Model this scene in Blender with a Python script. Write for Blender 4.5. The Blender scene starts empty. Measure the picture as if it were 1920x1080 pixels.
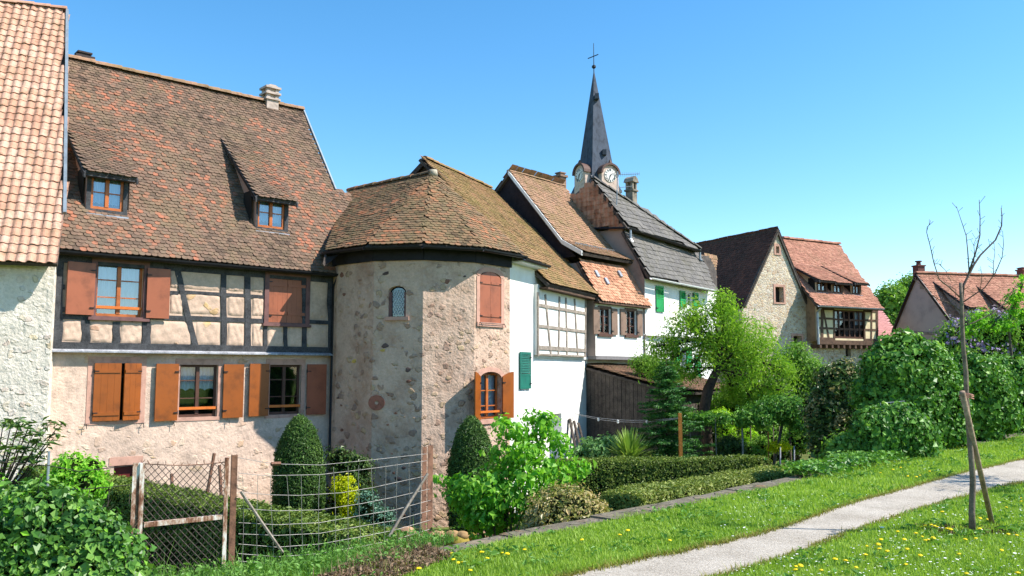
import bpy, math, random
import numpy as np
from mathutils import Vector
R = math.radians
rng = np.random.default_rng(7)
random.seed(7)
SC = bpy.context.scene

# ---------------------------------------------------------------- camera, sky, sun, exposure
EYE = 1.6
FPX = 1600.0
PITCH = math.atan(155/FPX)
cam = bpy.data.cameras.new('camera'); cam_o = bpy.data.objects.new('camera', cam)
SC.collection.objects.link(cam_o); SC.camera = cam_o
cam.sensor_width = 36; cam.lens = 36*FPX/1920; cam.clip_start = .05; cam.clip_end = 3000
cam_o.location = (0, 0, EYE); cam_o.rotation_euler = (math.pi/2+PITCH, 0, 0)
SUN_AZ, SUN_EL = 82.0, 47.0          # azimuth counted from -Y towards +X
w = bpy.data.worlds.new("World"); SC.world = w; w.use_nodes = True
nt = w.node_tree
bg = nt.nodes['Background']
sky = nt.nodes.new('ShaderNodeTexSky'); sky.sky_type = 'NISHITA'; sky.sun_disc = False
sky.sun_elevation = R(SUN_EL); sky.sun_rotation = R(180-SUN_AZ)
sky.air_density = 1.0; sky.dust_density = .25; sky.ozone_density = 2.2; sky.altitude = 200
hs = nt.nodes.new('ShaderNodeHueSaturation'); hs.inputs['Saturation'].default_value = 1.30; hs.inputs['Hue'].default_value = .493
nt.links.new(sky.outputs[0], hs.inputs['Color']); nt.links.new(hs.outputs[0], bg.inputs[0])
bg.inputs[1].default_value = .15
sl = bpy.data.lights.new('sun', 'SUN'); sl.energy = 5.0; sl.angle = R(.5); sl.color = (1, .95, .87)
so = bpy.data.objects.new('sun', sl); SC.collection.objects.link(so)
_sd = Vector((math.sin(R(SUN_AZ))*math.cos(R(SUN_EL)), -math.cos(R(SUN_AZ))*math.cos(R(SUN_EL)), math.sin(R(SUN_EL))))
so.rotation_euler = _sd.to_track_quat('Z', 'Y').to_euler(); so.location = (30, -20, 40)
SC.view_settings.view_transform = 'Standard'; SC.view_settings.look = 'None'
SC.view_settings.exposure = .76; SC.view_settings.gamma = 1

# ---------------------------------------------------------------- geometry helpers
CP, SP = math.cos(PITCH), math.sin(PITCH)
def V(*a): return np.array(a, float)
EYEV = V(0, 0, EYE)
Z = V(0, 0, 1)
def ray(u, v):
    x = (u-960)/FPX; y = (540-v)/FPX
    return V(x, CP-y*SP, SP+y*CP)
def onY(u, v, Y): d = ray(u, v); return EYEV+d*(Y/d[1])
def onZ(u, v, z): d = ray(u, v); return EYEV+d*((z-EYE)/d[2])
def hitp(u, v, o, n): d = ray(u, v); return EYEV+d*(np.dot(o-EYEV, n)/np.dot(d, n))
def unit(v): return v/np.linalg.norm(v)

class Frame:
    """vertical facade plane: s along, h = world z, p outwards"""
    def __init__(f, o, d):
        f.o = V(o[0], o[1], 0); f.d = unit(V(d[0], d[1], 0)); f.n = np.cross(f.d, Z)
    def pt(f, s, h, p=0): return f.o+f.d*s+Z*h+f.n*p
    def sh(f, u, v, p=0):
        q = hitp(u, v, f.o+f.n*p, f.n); return float(np.dot(q-f.o, f.d)), float(q[2])
    def s(f, u, v=600, p=0): return f.sh(u, v, p)[0]
    def h(f, u, v, p=0): return f.sh(u, v, p)[1]
    def rect(f, u0, v0, u1, v1, p=0):
        um, vm = (u0+u1)/2, (v0+v1)/2
        return f.s(u0, vm, p), f.s(u1, vm, p), f.h(um, v1, p), f.h(um, v0, p)
    def rot(f, s, p, deg):   # a leaf hinged at (s,p) turned by deg
        a = R(deg); d = f.d*math.cos(a)+f.n*math.sin(a)
        q = f.pt(s, 0, p); return Frame(q, d)

class MB:
    def __init__(m): m.v = []; m.n = 0; m.f = []
    def add(m, v, f, mi=0):
        v = np.asarray(v, float).reshape(-1, 3)
        m.v.append(v)
        if isinstance(f, np.ndarray): m.f.append((f+m.n, mi))
        else:
            by = {}
            for q in f: by.setdefault(len(q), []).append(q)
            for q in by.values(): m.f.append((np.array(q)+m.n, mi))
        m.n += len(v); return m
    def box(m, F, s0, s1, h0, h1, p0, p1, mi=0, sk=0):
        c = [F.pt(s0+a, h0, p0) for a in (0,)]+[F.pt(s1, h0, p0), F.pt(s1+sk, h1, p0), F.pt(s0+sk, h1, p0), F.pt(s0, h0, p1), F.pt(s1, h0, p1), F.pt(s1+sk, h1, p1), F.pt(s0+sk, h1, p1)]
        return m.add(c, [(0, 1, 2, 3), (5, 4, 7, 6), (4, 0, 3, 7), (1, 5, 6, 2), (3, 2, 6, 7), (4, 5, 1, 0)], mi)
    def prism(m, F, pts, p0, p1, mi=0, caps=True):
        n = len(pts); c = [F.pt(a, b, p0) for a, b in pts]+[F.pt(a, b, p1) for a, b in pts]
        f = [(i, (i+1) % n, n+(i+1) % n, n+i) for i in range(n)]
        if caps: f += [tuple(range(n))[::-1], tuple(range(n, 2*n))]
        return m.add(c, f, mi)
    def poly(m, pts, mi=0): return m.add(pts, [tuple(range(len(pts)))], mi)
    def slab(m, pts, off, mi=0):
        n = len(pts); c = list(pts)+[p+off for p in pts]
        return m.add(c, [(i, (i+1) % n, n+(i+1) % n, n+i) for i in range(n)]+[tuple(range(n))[::-1], tuple(range(n, 2*n))], mi)
    def tube(m, pts, r, k=6, mi=0, cap=True):
        pts = [np.asarray(p, float) for p in pts]; n = len(pts)
        rr = r if hasattr(r, '__len__') else [r]*n
        vs = []; ref = None
        for i in range(n):
            t = unit(pts[min(i+1, n-1)]-pts[max(i-1, 0)]+1e-9)
            if ref is None: ref = V(0, 0, 1) if abs(t[2]) < .9 else V(1, 0, 0)
            a = unit(np.cross(t, ref)); b = np.cross(a, t); ref = b
            for j in range(k):
                q = 2*math.pi*j/k; vs.append(pts[i]+rr[i]*(a*math.cos(q)+b*math.sin(q)))
        f = [(i*k+j, i*k+(j+1) % k, (i+1)*k+(j+1) % k, (i+1)*k+j) for i in range(n-1) for j in range(k)]
        if cap: f += [tuple(range(k))[::-1], tuple(range((n-1)*k, n*k))]
        return m.add(vs, f, mi)
    def build(m, name, mats, parent=None, base=None, smooth=False):
        if parent is not None: base = ROOT[parent.name]
        if base is None: base = V(0, 0, 0)
        base = np.asarray(base, float)
        vs = np.concatenate(m.v)-base
        me = bpy.data.meshes.new(name)
        me.vertices.add(len(vs)); me.vertices.foreach_set('co', vs.ravel())
        li = np.concatenate([f.ravel() for f, _ in m.f]); lt = np.concatenate([np.full(len(f), f.shape[1]) for f, _ in m.f])
        mi = np.concatenate([np.full(len(f), i) for f, i in m.f])
        me.loops.add(len(li)); me.loops.foreach_set('vertex_index', li.astype(np.int32))
        me.polygons.add(len(lt)); me.polygons.foreach_set('loop_start', (np.cumsum(lt)-lt).astype(np.int32))
        me.polygons.foreach_set('material_index', mi.astype(np.int32))
        me.polygons.foreach_set('use_smooth', np.full(len(lt), bool(smooth)))
        me.update(calc_edges=True); me.validate(); me.polygons.foreach_set('use_smooth', np.full(len(me.polygons), bool(smooth)))
        if not isinstance(mats, (list, tuple)): mats = [mats]
        for x in mats: me.materials.append(x)
        o = bpy.data.objects.new(name, me); SC.collection.objects.link(o)
        ROOT[o.name] = base
        if parent is not None: o.parent = parent
        else: o.location = base
        return o
ROOT = {}
def thing(name, label, cat, base, group=None):
    o = bpy.data.objects.new(name, None); SC.collection.objects.link(o)
    o.location = tuple(base); o.empty_display_size = .2
    ROOT[o.name] = np.asarray(base, float)
    return tag(o, label, cat, group)
def tag(o, label=None, cat=None, group=None, kind=None):
    if label: o['label'] = label
    if cat: o['category'] = cat
    if group: o['group'] = group
    if kind: o['kind'] = kind
    return o

# ---------------------------------------------------------------- materials
def lin(c):
    """sRGB 0-255 -> linear"""
    if max(c) <= 1.0: return (*c, 1)
    f = lambda x: x/12.92 if x <= .04045 else ((x+.055)/1.055)**2.4
    return (*[f(x/255) for x in c], 1)
class Mat:
    def __init__(s, name):
        s.m = bpy.data.materials.new(name); s.m.use_nodes = True; s.nt = s.m.node_tree
        s.b = s.nt.nodes['Principled BSDF']; s.out = s.nt.nodes['Material Output']
        s.tc = s.n('ShaderNodeTexCoord').outputs['Object']
    def n(s, t, **k):
        x = s.nt.nodes.new(t)
        for a, b in k.items():
            if a in x.inputs.keys() if isinstance(a, str) else False: x.inputs[a].default_value = b
            else: setattr(x, a, b)
        return x
    def l(s, a, b): s.nt.links.new(a, b)
    def noise(s, scale, detail=4, rough=.6, vec=None, dist=0):
        x = s.nt.nodes.new('ShaderNodeTexNoise'); x.inputs['Scale'].default_value = scale; x.inputs['Detail'].default_value = detail
        x.inputs['Roughness'].default_value = rough; x.inputs['Distortion'].default_value = dist
        s.l(vec or s.tc, x.inputs['Vector']); return x.outputs['Fac']
    def stretch(s, v):
        x = s.nt.nodes.new('ShaderNodeMapping'); x.inputs['Scale'].default_value = v; s.l(s.tc, x.inputs['Vector']); return x.outputs[0]
    def ramp(s, fac, stops, interp='LINEAR'):
        x = s.nt.nodes.new('ShaderNodeValToRGB'); e = x.color_ramp.elements; x.color_ramp.interpolation = interp
        while len(e) < len(stops): e.new(.5)
        for q, (p, c) in zip(e, stops):
            q.position = p; q.color = (c, c, c, 1) if not hasattr(c, '__len__') else lin(c)
        s.l(fac, x.inputs[0]); return x.outputs[0]
    def mix(s, fac, a, b, mode='MIX'):
        x = s.nt.nodes.new('ShaderNodeMix'); x.data_type = 'RGBA'; x.blend_type = mode
        for k, val in ((0, fac), (6, a), (7, b)):
            if hasattr(val, 'is_linked') or hasattr(val, 'links'): s.l(val, x.inputs[k])
            else: x.inputs[k].default_value = val if k == 0 else lin(val)
        return x.outputs[2]
    def math(s, op, a, b=0.0, clamp=False):
        x = s.nt.nodes.new('ShaderNodeMath'); x.operation = op; x.use_clamp = clamp
        for k, val in ((0, a), (1, b)):
            if hasattr(val, 'links'): s.l(val, x.inputs[k])
            else: x.inputs[k].default_value = val
        return x.outputs[0]
    def island(s):
        return s.nt.nodes.new('ShaderNodeNewGeometry').outputs['Random Per Island']
    def bump(s, h, strength=.5, dist=.02):
        x = s.nt.nodes.new('ShaderNodeBump'); x.inputs['Strength'].default_value = strength; x.inputs['Distance'].default_value = dist
        s.l(h, x.inputs['Height']); s.l(x.outputs[0], s.b.inputs['Normal']); return x
    def fin(s, col=None, rough=.85, spec=.3, metal=0):
        if col is not None:
            if hasattr(col, 'links'): s.l(col, s.b.inputs['Base Color'])
            else: s.b.inputs['Base Color'].default_value = lin(col)
        s.b.inputs['Roughness'].default_value = rough; s.b.inputs['Specular IOR Level'].default_value = spec
        s.b.inputs['Metallic'].default_value = metal
        return s.m

def m_tile(name, cols, moss=(90, 88, 50), mossamt=.5, dark=(60, 50, 42), scale=.5, bright=None):
    m = Mat(name); i = m.island()
    n1 = m.noise(scale, 5, .65); n2 = m.noise(scale*7, 4, .7)
    f = m.math('ADD', m.math('MULTIPLY', i, .50), m.math('MULTIPLY', m.math('SUBTRACT', n1, .28), 1.15))
    c = m.ramp(f, [(k/(len(cols)-1)*.86+.07, q) for k, q in enumerate(cols)])
    mf = m.ramp(m.math('ADD', m.math('MULTIPLY', n2, .7), m.math('MULTIPLY', m.noise(scale*1.7, 3), .5)), [(.62-.16*mossamt, 0), (.80-.12*mossamt, 1)])
    c = m.mix(m.math('MULTIPLY', mf, .75), c, moss)
    lf = m.ramp(m.noise(38, 2, .5), [(.66, 0), (.72, 1)])
    c = m.mix(m.math('MULTIPLY', lf, .35), c, (150, 145, 120))
    df = m.ramp(m.noise(scale*11, 3, .7), [(.52, 0), (.70, 1)])
    c = m.mix(m.math('MULTIPLY', df, .5), c, dark)
    m.bump(m.noise(60, 3), .25, .01)
    return m.fin(c, .9, .15)
def m_plain(name, col, var=.12, scale=6, rough=.7, bump=.15, spec=.3, stretch=None, metal=0, col2=None):
    m = Mat(name); vec = m.stretch(stretch) if stretch else None
    n = m.noise(scale, 5, .65, vec)
    d = tuple(max(0, x*(1-var*2.2)) for x in col) if col2 is None else col2
    u = tuple(min(255, x*(1+var*.6)) for x in col)
    c = m.ramp(n, [(.3, d), (.5, col), (.72, u)])
    m.bump(m.noise(scale*5, 4, .6, vec), bump, .01)
    return m.fin(c, rough, spec, metal)
def m_rubble(name, stones, mortar, scale=3.2, cover=.5, coverw=.08, bump=.9, plaster_var=None, stretchz=1.5, spread=.9, vmask=None, round_=False, soft=1, bdist=.05):
    """stones showing through lime mortar; cover = share plastered over"""
    m = Mat(name)
    mp = m.stretch((1, 1, stretchz))
    dn = m.nt.nodes.new('ShaderNodeTexNoise'); dn.inputs['Scale'].default_value = scale*.9; dn.inputs['Detail'].default_value = 4; m.l(mp, dn.inputs['Vector'])
    ad = m.nt.nodes.new('ShaderNodeVectorMath'); ad.operation = 'MULTIPLY_ADD'; m.l(dn.outputs['Color'], ad.inputs[0]); ad.inputs[1].default_value = ((.42 if not round_ else .8)/scale*2,)*3; m.l(mp, ad.inputs[2])
    vo = m.nt.nodes.new('ShaderNodeTexVoronoi'); vo.inputs['Scale'].default_value = scale; vo.inputs['Randomness'].default_value = spread; m.l(ad.outputs[0], vo.inputs['Vector'])
    ve = m.nt.nodes.new('ShaderNodeTexVoronoi'); ve.feature = 'DISTANCE_TO_EDGE'; ve.inputs['Scale'].default_value = scale; ve.inputs['Randomness'].default_value = spread; m.l(ad.outputs[0], ve.inputs['Vector'])
    sep = m.nt.nodes.new('ShaderNodeSeparateColor'); m.l(vo.outputs['Color'], sep.inputs[0])
    sc = m.ramp(sep.outputs[0], [(k/max(1, len(stones)-1), q) for k, q in enumerate(stones)])
    sc = m.mix(m.ramp(m.noise(scale*4, 5), [(.35, .35), (.6, 0)]), sc, tuple(x*.6 for x in stones[0]))
    edge = m.ramp(ve.outputs['Distance'], [(.05, 0), (.13, 1)])
    cov = m.math('ADD', m.math('MULTIPLY', m.noise(scale*.33, 3, .55), .62), m.math('MULTIPLY', sep.outputs[1], .5))
    if vmask: cov = m.math('ADD', cov, vmask(m))
    cm = m.ramp(cov, [(cover, 0), (cover+coverw, 1)])
    blob = m.ramp(vo.outputs['Distance'], [(.38, 1), (.52, 0)]) if round_ else None
    mask = m.math('MULTIPLY', edge if not round_ else blob, cm)
    if soft < 1: mask = m.math('MULTIPLY', mask, soft)
    pn = m.noise(1.1, 6, .7); pl = m.ramp(pn, [(.3, plaster_var or tuple(x*.82 for x in mortar)), (.52, mortar), (.7, tuple(min(255, x*1.06) for x in mortar))])
    pl = m.mix(m.ramp(m.noise(14, 5, .7), [(.4, .28), (.62, 0)]), pl, tuple(x*.72 for x in mortar))
    c = m.mix(mask, pl, sc)
    hh = m.math('ADD', m.math('MULTIPLY', mask, .6), m.math('ADD', m.math('MULTIPLY', m.noise(9, 6, .7), .55), m.math('MULTIPLY', m.noise(2.2, 3, .6), .9)))
    m.bump(hh, bump, bdist)
    return m.fin(c, .92, .15)
def m_leaf(name, cols, trans=.35, rough=.5, spec=.35, nscale=1.2, wt=.35):
    m = Mat(name); i = m.island(); n = m.noise(nscale, 3, .6)
    f = m.math('ADD', m.math('MULTIPLY', i, 1-wt), m.math('MULTIPLY', m.math('SUBTRACT', m.math('MULTIPLY', n, 2), .5), wt))
    c = m.ramp(f, [(k/(len(cols)-1), q) for k, q in enumerate(cols)])
    m.fin(c, rough, spec)
    tr = m.nt.nodes.new('ShaderNodeBsdfTranslucent')
    c2 = m.mix(1.0, c, (242, 246, 172), 'MULTIPLY'); m.l(c2, tr.inputs[0])
    mx = m.nt.nodes.new('ShaderNodeMixShader'); mx.inputs[0].default_value = trans
    m.l(m.b.outputs[0], mx.inputs[1]); m.l(tr.outputs[0], mx.inputs[2]); m.l(mx.outputs[0], m.out.inputs[0])
    return m.m
def m_glass(name, tr=.5, tint=(.75, .85, .9), rough=.02):
    m = Mat(name)
    g = m.nt.nodes.new('ShaderNodeBsdfGlossy'); g.inputs['Roughness'].default_value = rough; g.inputs['Color'].default_value = (.8, .88, .95, 1)
    t = m.nt.nodes.new('ShaderNodeBsdfTransparent'); t.inputs[0].default_value = (*tint, 1)
    lw = m.nt.nodes.new('ShaderNodeFresnel'); lw.inputs['IOR'].default_value = 1.5
    f = m.math('ADD', lw.outputs[0], 1-tr-.1, True)
    mx = m.nt.nodes.new('ShaderNodeMixShader'); m.l(f, mx.inputs[0]); m.l(t.outputs[0], mx.inputs[1]); m.l(g.outputs[0], mx.inputs[2]); m.l(mx.outputs[0], m.out.inputs[0])
    return m.m
def m_wood(name, col, col2, scale=3, bump=.35, rough=.8, spec=.2):
    m = Mat(name); st = m.stretch((7, 7, 7))
    n = m.noise(scale, 6, .7); n2 = m.noise(scale*8, 4, .7)
    c = m.ramp(m.math('ADD', m.math('MULTIPLY', n, .6), m.math('MULTIPLY', n2, .4)), [(.36, col2), (.55, col), (.7, tuple(min(255, x*1.25) for x in col))])
    m.bump(n2, bump, .012); return m.fin(c, rough, spec)

TILE_OLD = m_tile('old_tiles', [(62, 52, 46), (88, 73, 62), (104, 86, 73), (120, 95, 80), (116, 97, 82), (164, 104, 80), (112, 96, 82)], moss=(116, 100, 78), mossamt=.35, scale=.45)
TILE_MOSS = m_tile('mossy_tiles', [(66, 54, 44), (98, 80, 60), (120, 100, 76), (142, 104, 78), (112, 96, 76), (174, 114, 82), (118, 104, 80)], moss=(118, 104, 74), mossamt=.45, scale=.6)
TILE_B = m_tile('olive_tiles', [(98, 78, 56), (126, 100, 72), (142, 114, 80), (158, 118, 86), (148, 120, 88)], moss=(124, 110, 62), mossamt=.6, scale=.5)
TILE_C = m_tile('ochre_tiles', [(116, 90, 72), (140, 112, 90), (154, 122, 98), (162, 124, 100), (148, 122, 98)], moss=(120, 104, 66), mossamt=.4, scale=.5)
TILE_PINK = m_tile('salmon_tiles', [(168, 124, 102), (186, 140, 116), (196, 152, 128), (206, 166, 144), (178, 132, 110)], moss=(150, 120, 92), mossamt=.15, dark=(122, 92, 74), scale=.7)
TILE_RED = m_tile('red_tiles', [(134, 92, 78), (156, 108, 90), (168, 118, 98), (182, 132, 110), (160, 120, 102)], moss=(120, 92, 70), mossamt=.3, scale=.6)
TILE_ORANGE = m_tile('orange_tiles', [(142, 98, 76), (168, 118, 92), (188, 134, 106), (206, 152, 122), (160, 122, 98)], moss=(110, 96, 70), mossamt=.35, scale=.8)
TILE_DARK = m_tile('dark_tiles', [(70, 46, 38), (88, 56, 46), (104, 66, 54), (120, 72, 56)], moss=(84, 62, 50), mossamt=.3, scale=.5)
TILE_GREY = m_tile('grey_tiles', [(92, 88, 86), (102, 98, 95), (110, 106, 102), (118, 113, 108), (100, 95, 91)], moss=(96, 92, 80), mossamt=.25, dark=(70, 66, 64), scale=.6)
SLATE = m_tile('slate', [(74, 80, 88), (88, 94, 102), (102, 108, 114), (114, 120, 124)], moss=(96, 100, 98), mossamt=.2, dark=(66, 72, 78), scale=.25)
TIMBER = m_wood('weathered_black_timber', (72, 72, 74), (38, 38, 40), 4)
TIMBER_BR = m_wood('brown_timber', (98, 76, 62), (60, 46, 38), 4)
TIMBER_GR = m_wood('grey_timber', (150, 138, 126), (104, 94, 84), 4)
BOARD = m_wood('dark_boards', (84, 76, 70), (46, 42, 40), 3)
LEDGE = m_wood('grey_ledge', (160, 160, 164), (110, 110, 114), 3)
SHUT_RED = m_plain('russet_paint', (152, 86, 58), .08, 2.5, .45, .05, .4)
SHUT_OR = m_plain('orange_brown_paint', (142, 74, 18), .09, 2.5, .4, .05, .45)
SHUT_SHADED = m_plain('shaded_shutter_paint', (152, 82, 56), .08, 2.5, .5, .05, .4)  # tower shade put into the colour of the rightmost ground floor shutter
SHUT_GREEN = m_plain('green_paint', (16, 142, 68), .08, 3, .45, .05, .4)
SHUT_TEAL = m_plain('teal_paint', (30, 104, 88), .08, 3, .5, .05, .4)
SHUT_GREY = m_plain('faded_brown_paint', (128, 104, 88), .1, 3, .7, .08, .3)
FRAME_BR = m_plain('orange_window_wood', (176, 96, 42), .1, 4, .45, .05, .4)
FRAME_DK = m_plain('purple_brown_paint', (112, 78, 74), .1, 4, .6, .1, .3)
FRAME_DD = m_plain('dark_window_wood', (84, 56, 44), .1, 4, .55, .1, .3)
WHITE_PAINT = m_plain('white_paint', (225, 225, 222), .03, 3, .5, .02)
IRON = m_plain('black_iron', (26, 26, 28), .2, 10, .5, .2, .4)
GUTTER = m_plain('dark_gutter', (28, 28, 32), .2, 4, .5, .05, .3)
ZINC = m_plain('zinc', (150, 158, 164), .08, 4, .35, .05, .5, metal=.3)
LEAD = m_plain('lead_flashing', (150, 155, 165), .08, 4, .45, .1, .4)
CEMENT = m_plain('cement', (168, 158, 140), .12, 5, .9, .4, .2)
SANDSTONE = m_plain('pink_sandstone', (188, 146, 128), .08, 5, .9, .3, .2)
CURTAIN = m_plain('white_curtain', (206, 206, 214), .05, 14, .9, .3, .1, stretch=(3, 3, .4))
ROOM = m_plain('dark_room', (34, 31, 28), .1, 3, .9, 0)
GLASS = m_glass('window_glass', .86)
GLASS_SKY = m_glass('bright_glass', .72)
GLASS_DK = m_glass('dark_glass', .75, (.3, .34, .36))
_m = Mat('white_render'); _a = _m.noise(1.2, 5, .65); _b = _m.noise(3, 5, .7, _m.stretch((3.5, 3.5, .22))); _d = _m.noise(.5, 3, .5)
_c = _m.ramp(_a, [(.3, (220, 216, 208)), (.55, (232, 230, 224))])
_c = _m.mix(_m.ramp(_b, [(.56, 0), (.72, .5)]), _c, (188, 180, 166)); _c = _m.mix(_m.ramp(_d, [(.58, 0), (.7, .45)]), _c, (226, 212, 176))
_m.bump(_m.math('ADD', _m.noise(30, 4), _m.noise(4, 4)), .3, .02); W_WHITE = _m.fin(_c, .92, .15)
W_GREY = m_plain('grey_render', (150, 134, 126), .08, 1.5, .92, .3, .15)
W_CREAM = m_plain('cream_render', (214, 196, 160), .05, 2, .92, .2, .15)
PLASTER_P = m_rubble('pink_tan_infill', [(196, 158, 112), (204, 176, 150)], (206, 176, 156), 3.0, .80, .06, .55)
PANEL = m_rubble('pillowy_infill', [(214, 180, 120), (190, 150, 130)], (208, 178, 156), 4.5, .80, .05, .5)

# ---------------------------------------------------------------- tiles and roofs
def inpoly(P, poly):
    x, y = P[:, 0], P[:, 1]; ins = np.zeros(len(P), bool); n = len(poly); j = n-1
    for i in range(n):
        xi, yi = poly[i]; xj, yj = poly[j]
        c = ((yi > y) != (yj > y)) & (x < (xj-xi)*(y-yi)/((yj-yi) if yj != yi else 1e-12)+xi)
        ins ^= c; j = i
    return ins
def snoise(s, t, k=1.0, seed=0):
    r = np.random.default_rng(seed+11); o = 0
    for a in range(6):
        f = k*(1.0+a*.55); q = r.uniform(0, 6.28, 3); th = r.uniform(0, 3.14)
        o = o+np.sin(f*(s*math.cos(th)+t*math.sin(th))*2+q[0])*(1/(1+a*.5))
    return o/3.2
TEMPL = {}
def templ(kind, w, row):
    L = row*1.75
    if kind == 'beaver':
        b = [(-.485, .24), (-.40, .1), (-.2, .02), (0, 0), (.2, .02), (.40, .1), (.485, .24)]
        lo = [(x*w, y*w*1.0, .034) for x, y in b]; top = [(.485*w, L, .004), (-.485*w, L, .004)]
        v = lo+top+[(x, y, z-.018) for x, y, z in lo]
        f = [tuple(range(9))]+[(i+1, i, 9+i, 10+i) for i in range(6)]+[(0, 8, 9)]+[(7, 6, 15)]
    elif kind == 'flat':
        lo = [(-.49*w, 0, .036), (.49*w, 0, .036)]; top = [(.49*w, L, .004), (-.49*w, L, .004)]
        v = lo+top+[(x, y, z-.02) for x, y, z in lo]
        f = [(0, 1, 2, 3), (1, 0, 4, 5), (0, 3, 4), (2, 1, 5)]
    else:   # pan: wave section
        n = 7; xs = np.linspace(-.52, .5, n); zz = [.03, .05, .052, .03, .01, .008, .034]
        zz = [z*.75 for z in zz]
        v = [(x*w, 0, z+.028) for x, z in zip(xs, zz)]+[(x*w, row*1.25, z) for x, z in zip(xs, zz)]+[(x*w, 0, z+.008) for x, z in zip(xs, zz)]
        f = [(i, i+1, n+i+1, n+i) for i in range(n-1)]+[(i+1, i, 2*n+i, 2*n+i+1) for i in range(n-1)]
    return np.array(v), f
def tiles(m, O, s, t, nrm, poly, w, row, kind='beaver', mi=0, sag=.03, jit=1.0, seed=0):
    po = np.array(poly); s0, t0 = po.min(0); s1, t1 = po.max(0)
    rows = int((t1-t0)/row)+2; cols = int((s1-s0)/w)+2
    J, I = np.meshgrid(np.arange(rows), np.arange(cols), indexing='ij')
    S = s0+(I+(.5 if kind == 'pan' else 0)+(.5*(J % 2) if kind != 'pan' else 0))*w; T = t0+J*row-.02
    S, T = S.ravel(), T.ravel()
    k = inpoly(np.stack([S, T+row*.5], 1), poly); S, T = S[k], T[k]; n = len(S)
    if n == 0: return
    g = np.random.default_rng(seed+5)
    S = S+g.normal(0, .006*jit, n); T = T+g.normal(0, .008*jit, n)+snoise(S, T, .8, seed)*.012*jit
    ang = g.normal(0, .02*jit, n); hz = np.abs(g.normal(0, .006*jit, n))
    tv, tf = templ(kind, w, row); kv = len(tv)
    X = tv[None, :, 0]*np.cos(ang)[:, None]-tv[None, :, 1]*np.sin(ang)[:, None]
    Y = tv[None, :, 0]*np.sin(ang)[:, None]+tv[None, :, 1]*np.cos(ang)[:, None]
    SS = S[:, None]+X; TT = T[:, None]+Y
    HH = tv[None, :, 2]+hz[:, None]+sag*(snoise(SS, TT, .55, seed+3))+.02
    P = O+SS[..., None]*s+TT[..., None]*t+HH[..., None]*nrm
    m.v.append(P.reshape(-1, 3)); off = (np.arange(n)*kv)[:, None, None]
    by = {}
    for q in tf: by.setdefault(len(q), []).append(q)
    for q in by.values():
        a = np.array(q)[None]+off; m.f.append((a.reshape(-1, a.shape[-1])+m.n, mi))
    m.n += n*kv
def roof(parent, name, corners, sdir, mat, w=.18, row=.15, kind='beaver', thick=.1, sag=.03, seed=0, under=None, m=None, jit=1.0, jet=.0):
    """a tiled roof slope as one part; corners = coplanar world points"""
    c = [np.asarray(p, float) for p in corners]
    s = unit(sdir); nn = np.zeros(3)
    for i in range(len(c)): nn += np.cross(c[i]-c[0], c[(i+1) % len(c)]-c[0])
    nn = unit(nn)
    if nn[2] < 0: nn = -nn
    s = unit(s-nn*np.dot(s, nn)); t = np.cross(nn, s)
    if t[2] < 0: t = -t
    O = c[0]; poly = [(float(np.dot(p-O, s)), float(np.dot(p-O, t))) for p in c]
    own = m is None
    if own: m = MB()
    m.slab([p-nn*(.012+max(0, sag)) for p in c], -nn*thick, 1)
    tiles(m, O, s, t, nn, poly, w, row, kind, 0, sag, jit, seed)
    if own: return m.build(name, [mat, under or BOARD], parent)
def ridge(parent, a, b, mat, r=.11, L=.38, name='ridge_tiles', m=None):
    a = np.asarray(a, float); b = np.asarray(b, float); d = b-a; ln = np.linalg.norm(d); n = max(1, int(ln/L)); own = m is None
    if own: m = MB()
    u = d/ln; side = unit(np.cross(u, Z)); up = np.cross(side, u)
    for i in range(n):
        p0 = a+d*(i/n)-u*.02; p1 = a+d*((i+1)/n)+u*.02; jz = random.uniform(-.012, .012)
        vs = []
        for (p, rr) in ((p0, r*.9), (p1, r*1.08)):
            for k in range(7):
                q = math.pi*k/6; vs.append(p+side*math.cos(q)*rr*1.15+up*(math.sin(q)*rr*.9-.02+jz))
        m.add(vs, [(k, k+1, 8+k, 7+k) for k in range(6)]+[tuple(range(7, 14)), tuple(range(7))[::-1]])
    if own: return m.build(name, mat, parent)

# ---------------------------------------------------------------- building parts
def wall(m, F, s0, s1, h0, h1, holes, p=0, depth=.22, mi=0):
    ss = sorted({s0, s1, *[x for h in holes for x in h[:2] if s0 < x < s1]}); hh = sorted({h0, h1, *[x for h in holes for x in h[2:4] if h0 < x < h1]})
    for a, b in zip(ss, ss[1:]):
        for c, d in zip(hh, hh[1:]):
            if any(q[0] < (a+b)/2 < q[1] and q[2] < (c+d)/2 < q[3] for q in holes): continue
            m.poly([F.pt(a, c, p), F.pt(b, c, p), F.pt(b, d, p), F.pt(a, d, p)], mi)
    for a, b, c, d in [h[:4] for h in holes]:
        for q in (((a, c), (a, d)), ((b, d), (b, c)), ((a, d), (b, d)), ((b, c), (a, c))):
            (x0, y0), (x1, y1) = q
            m.poly([F.pt(x0, y0, p), F.pt(x0, y0, p-depth), F.pt(x1, y1, p-depth), F.pt(x1, y1, p)], mi)
    return m
def room(m, F, s0, s1, h0, h1, p, depth=1.2, mi=0):
    e = .15
    m.box(F, s0-e, s1+e, h0-e, h1+e, p-depth, p-depth+.02, mi)
    m.box(F, s0-e-.02, s0-e, h0-e, h1+e, p-depth, p, mi); m.box(F, s1+e, s1+e+.02, h0-e, h1+e, p-depth, p, mi)
    m.box(F, s0-e, s1+e, h1+e, h1+e+.02, p-depth, p, mi); m.box(F, s0-e, s1+e, h0-e-.02, h0-e, p-depth, p, mi)
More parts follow.
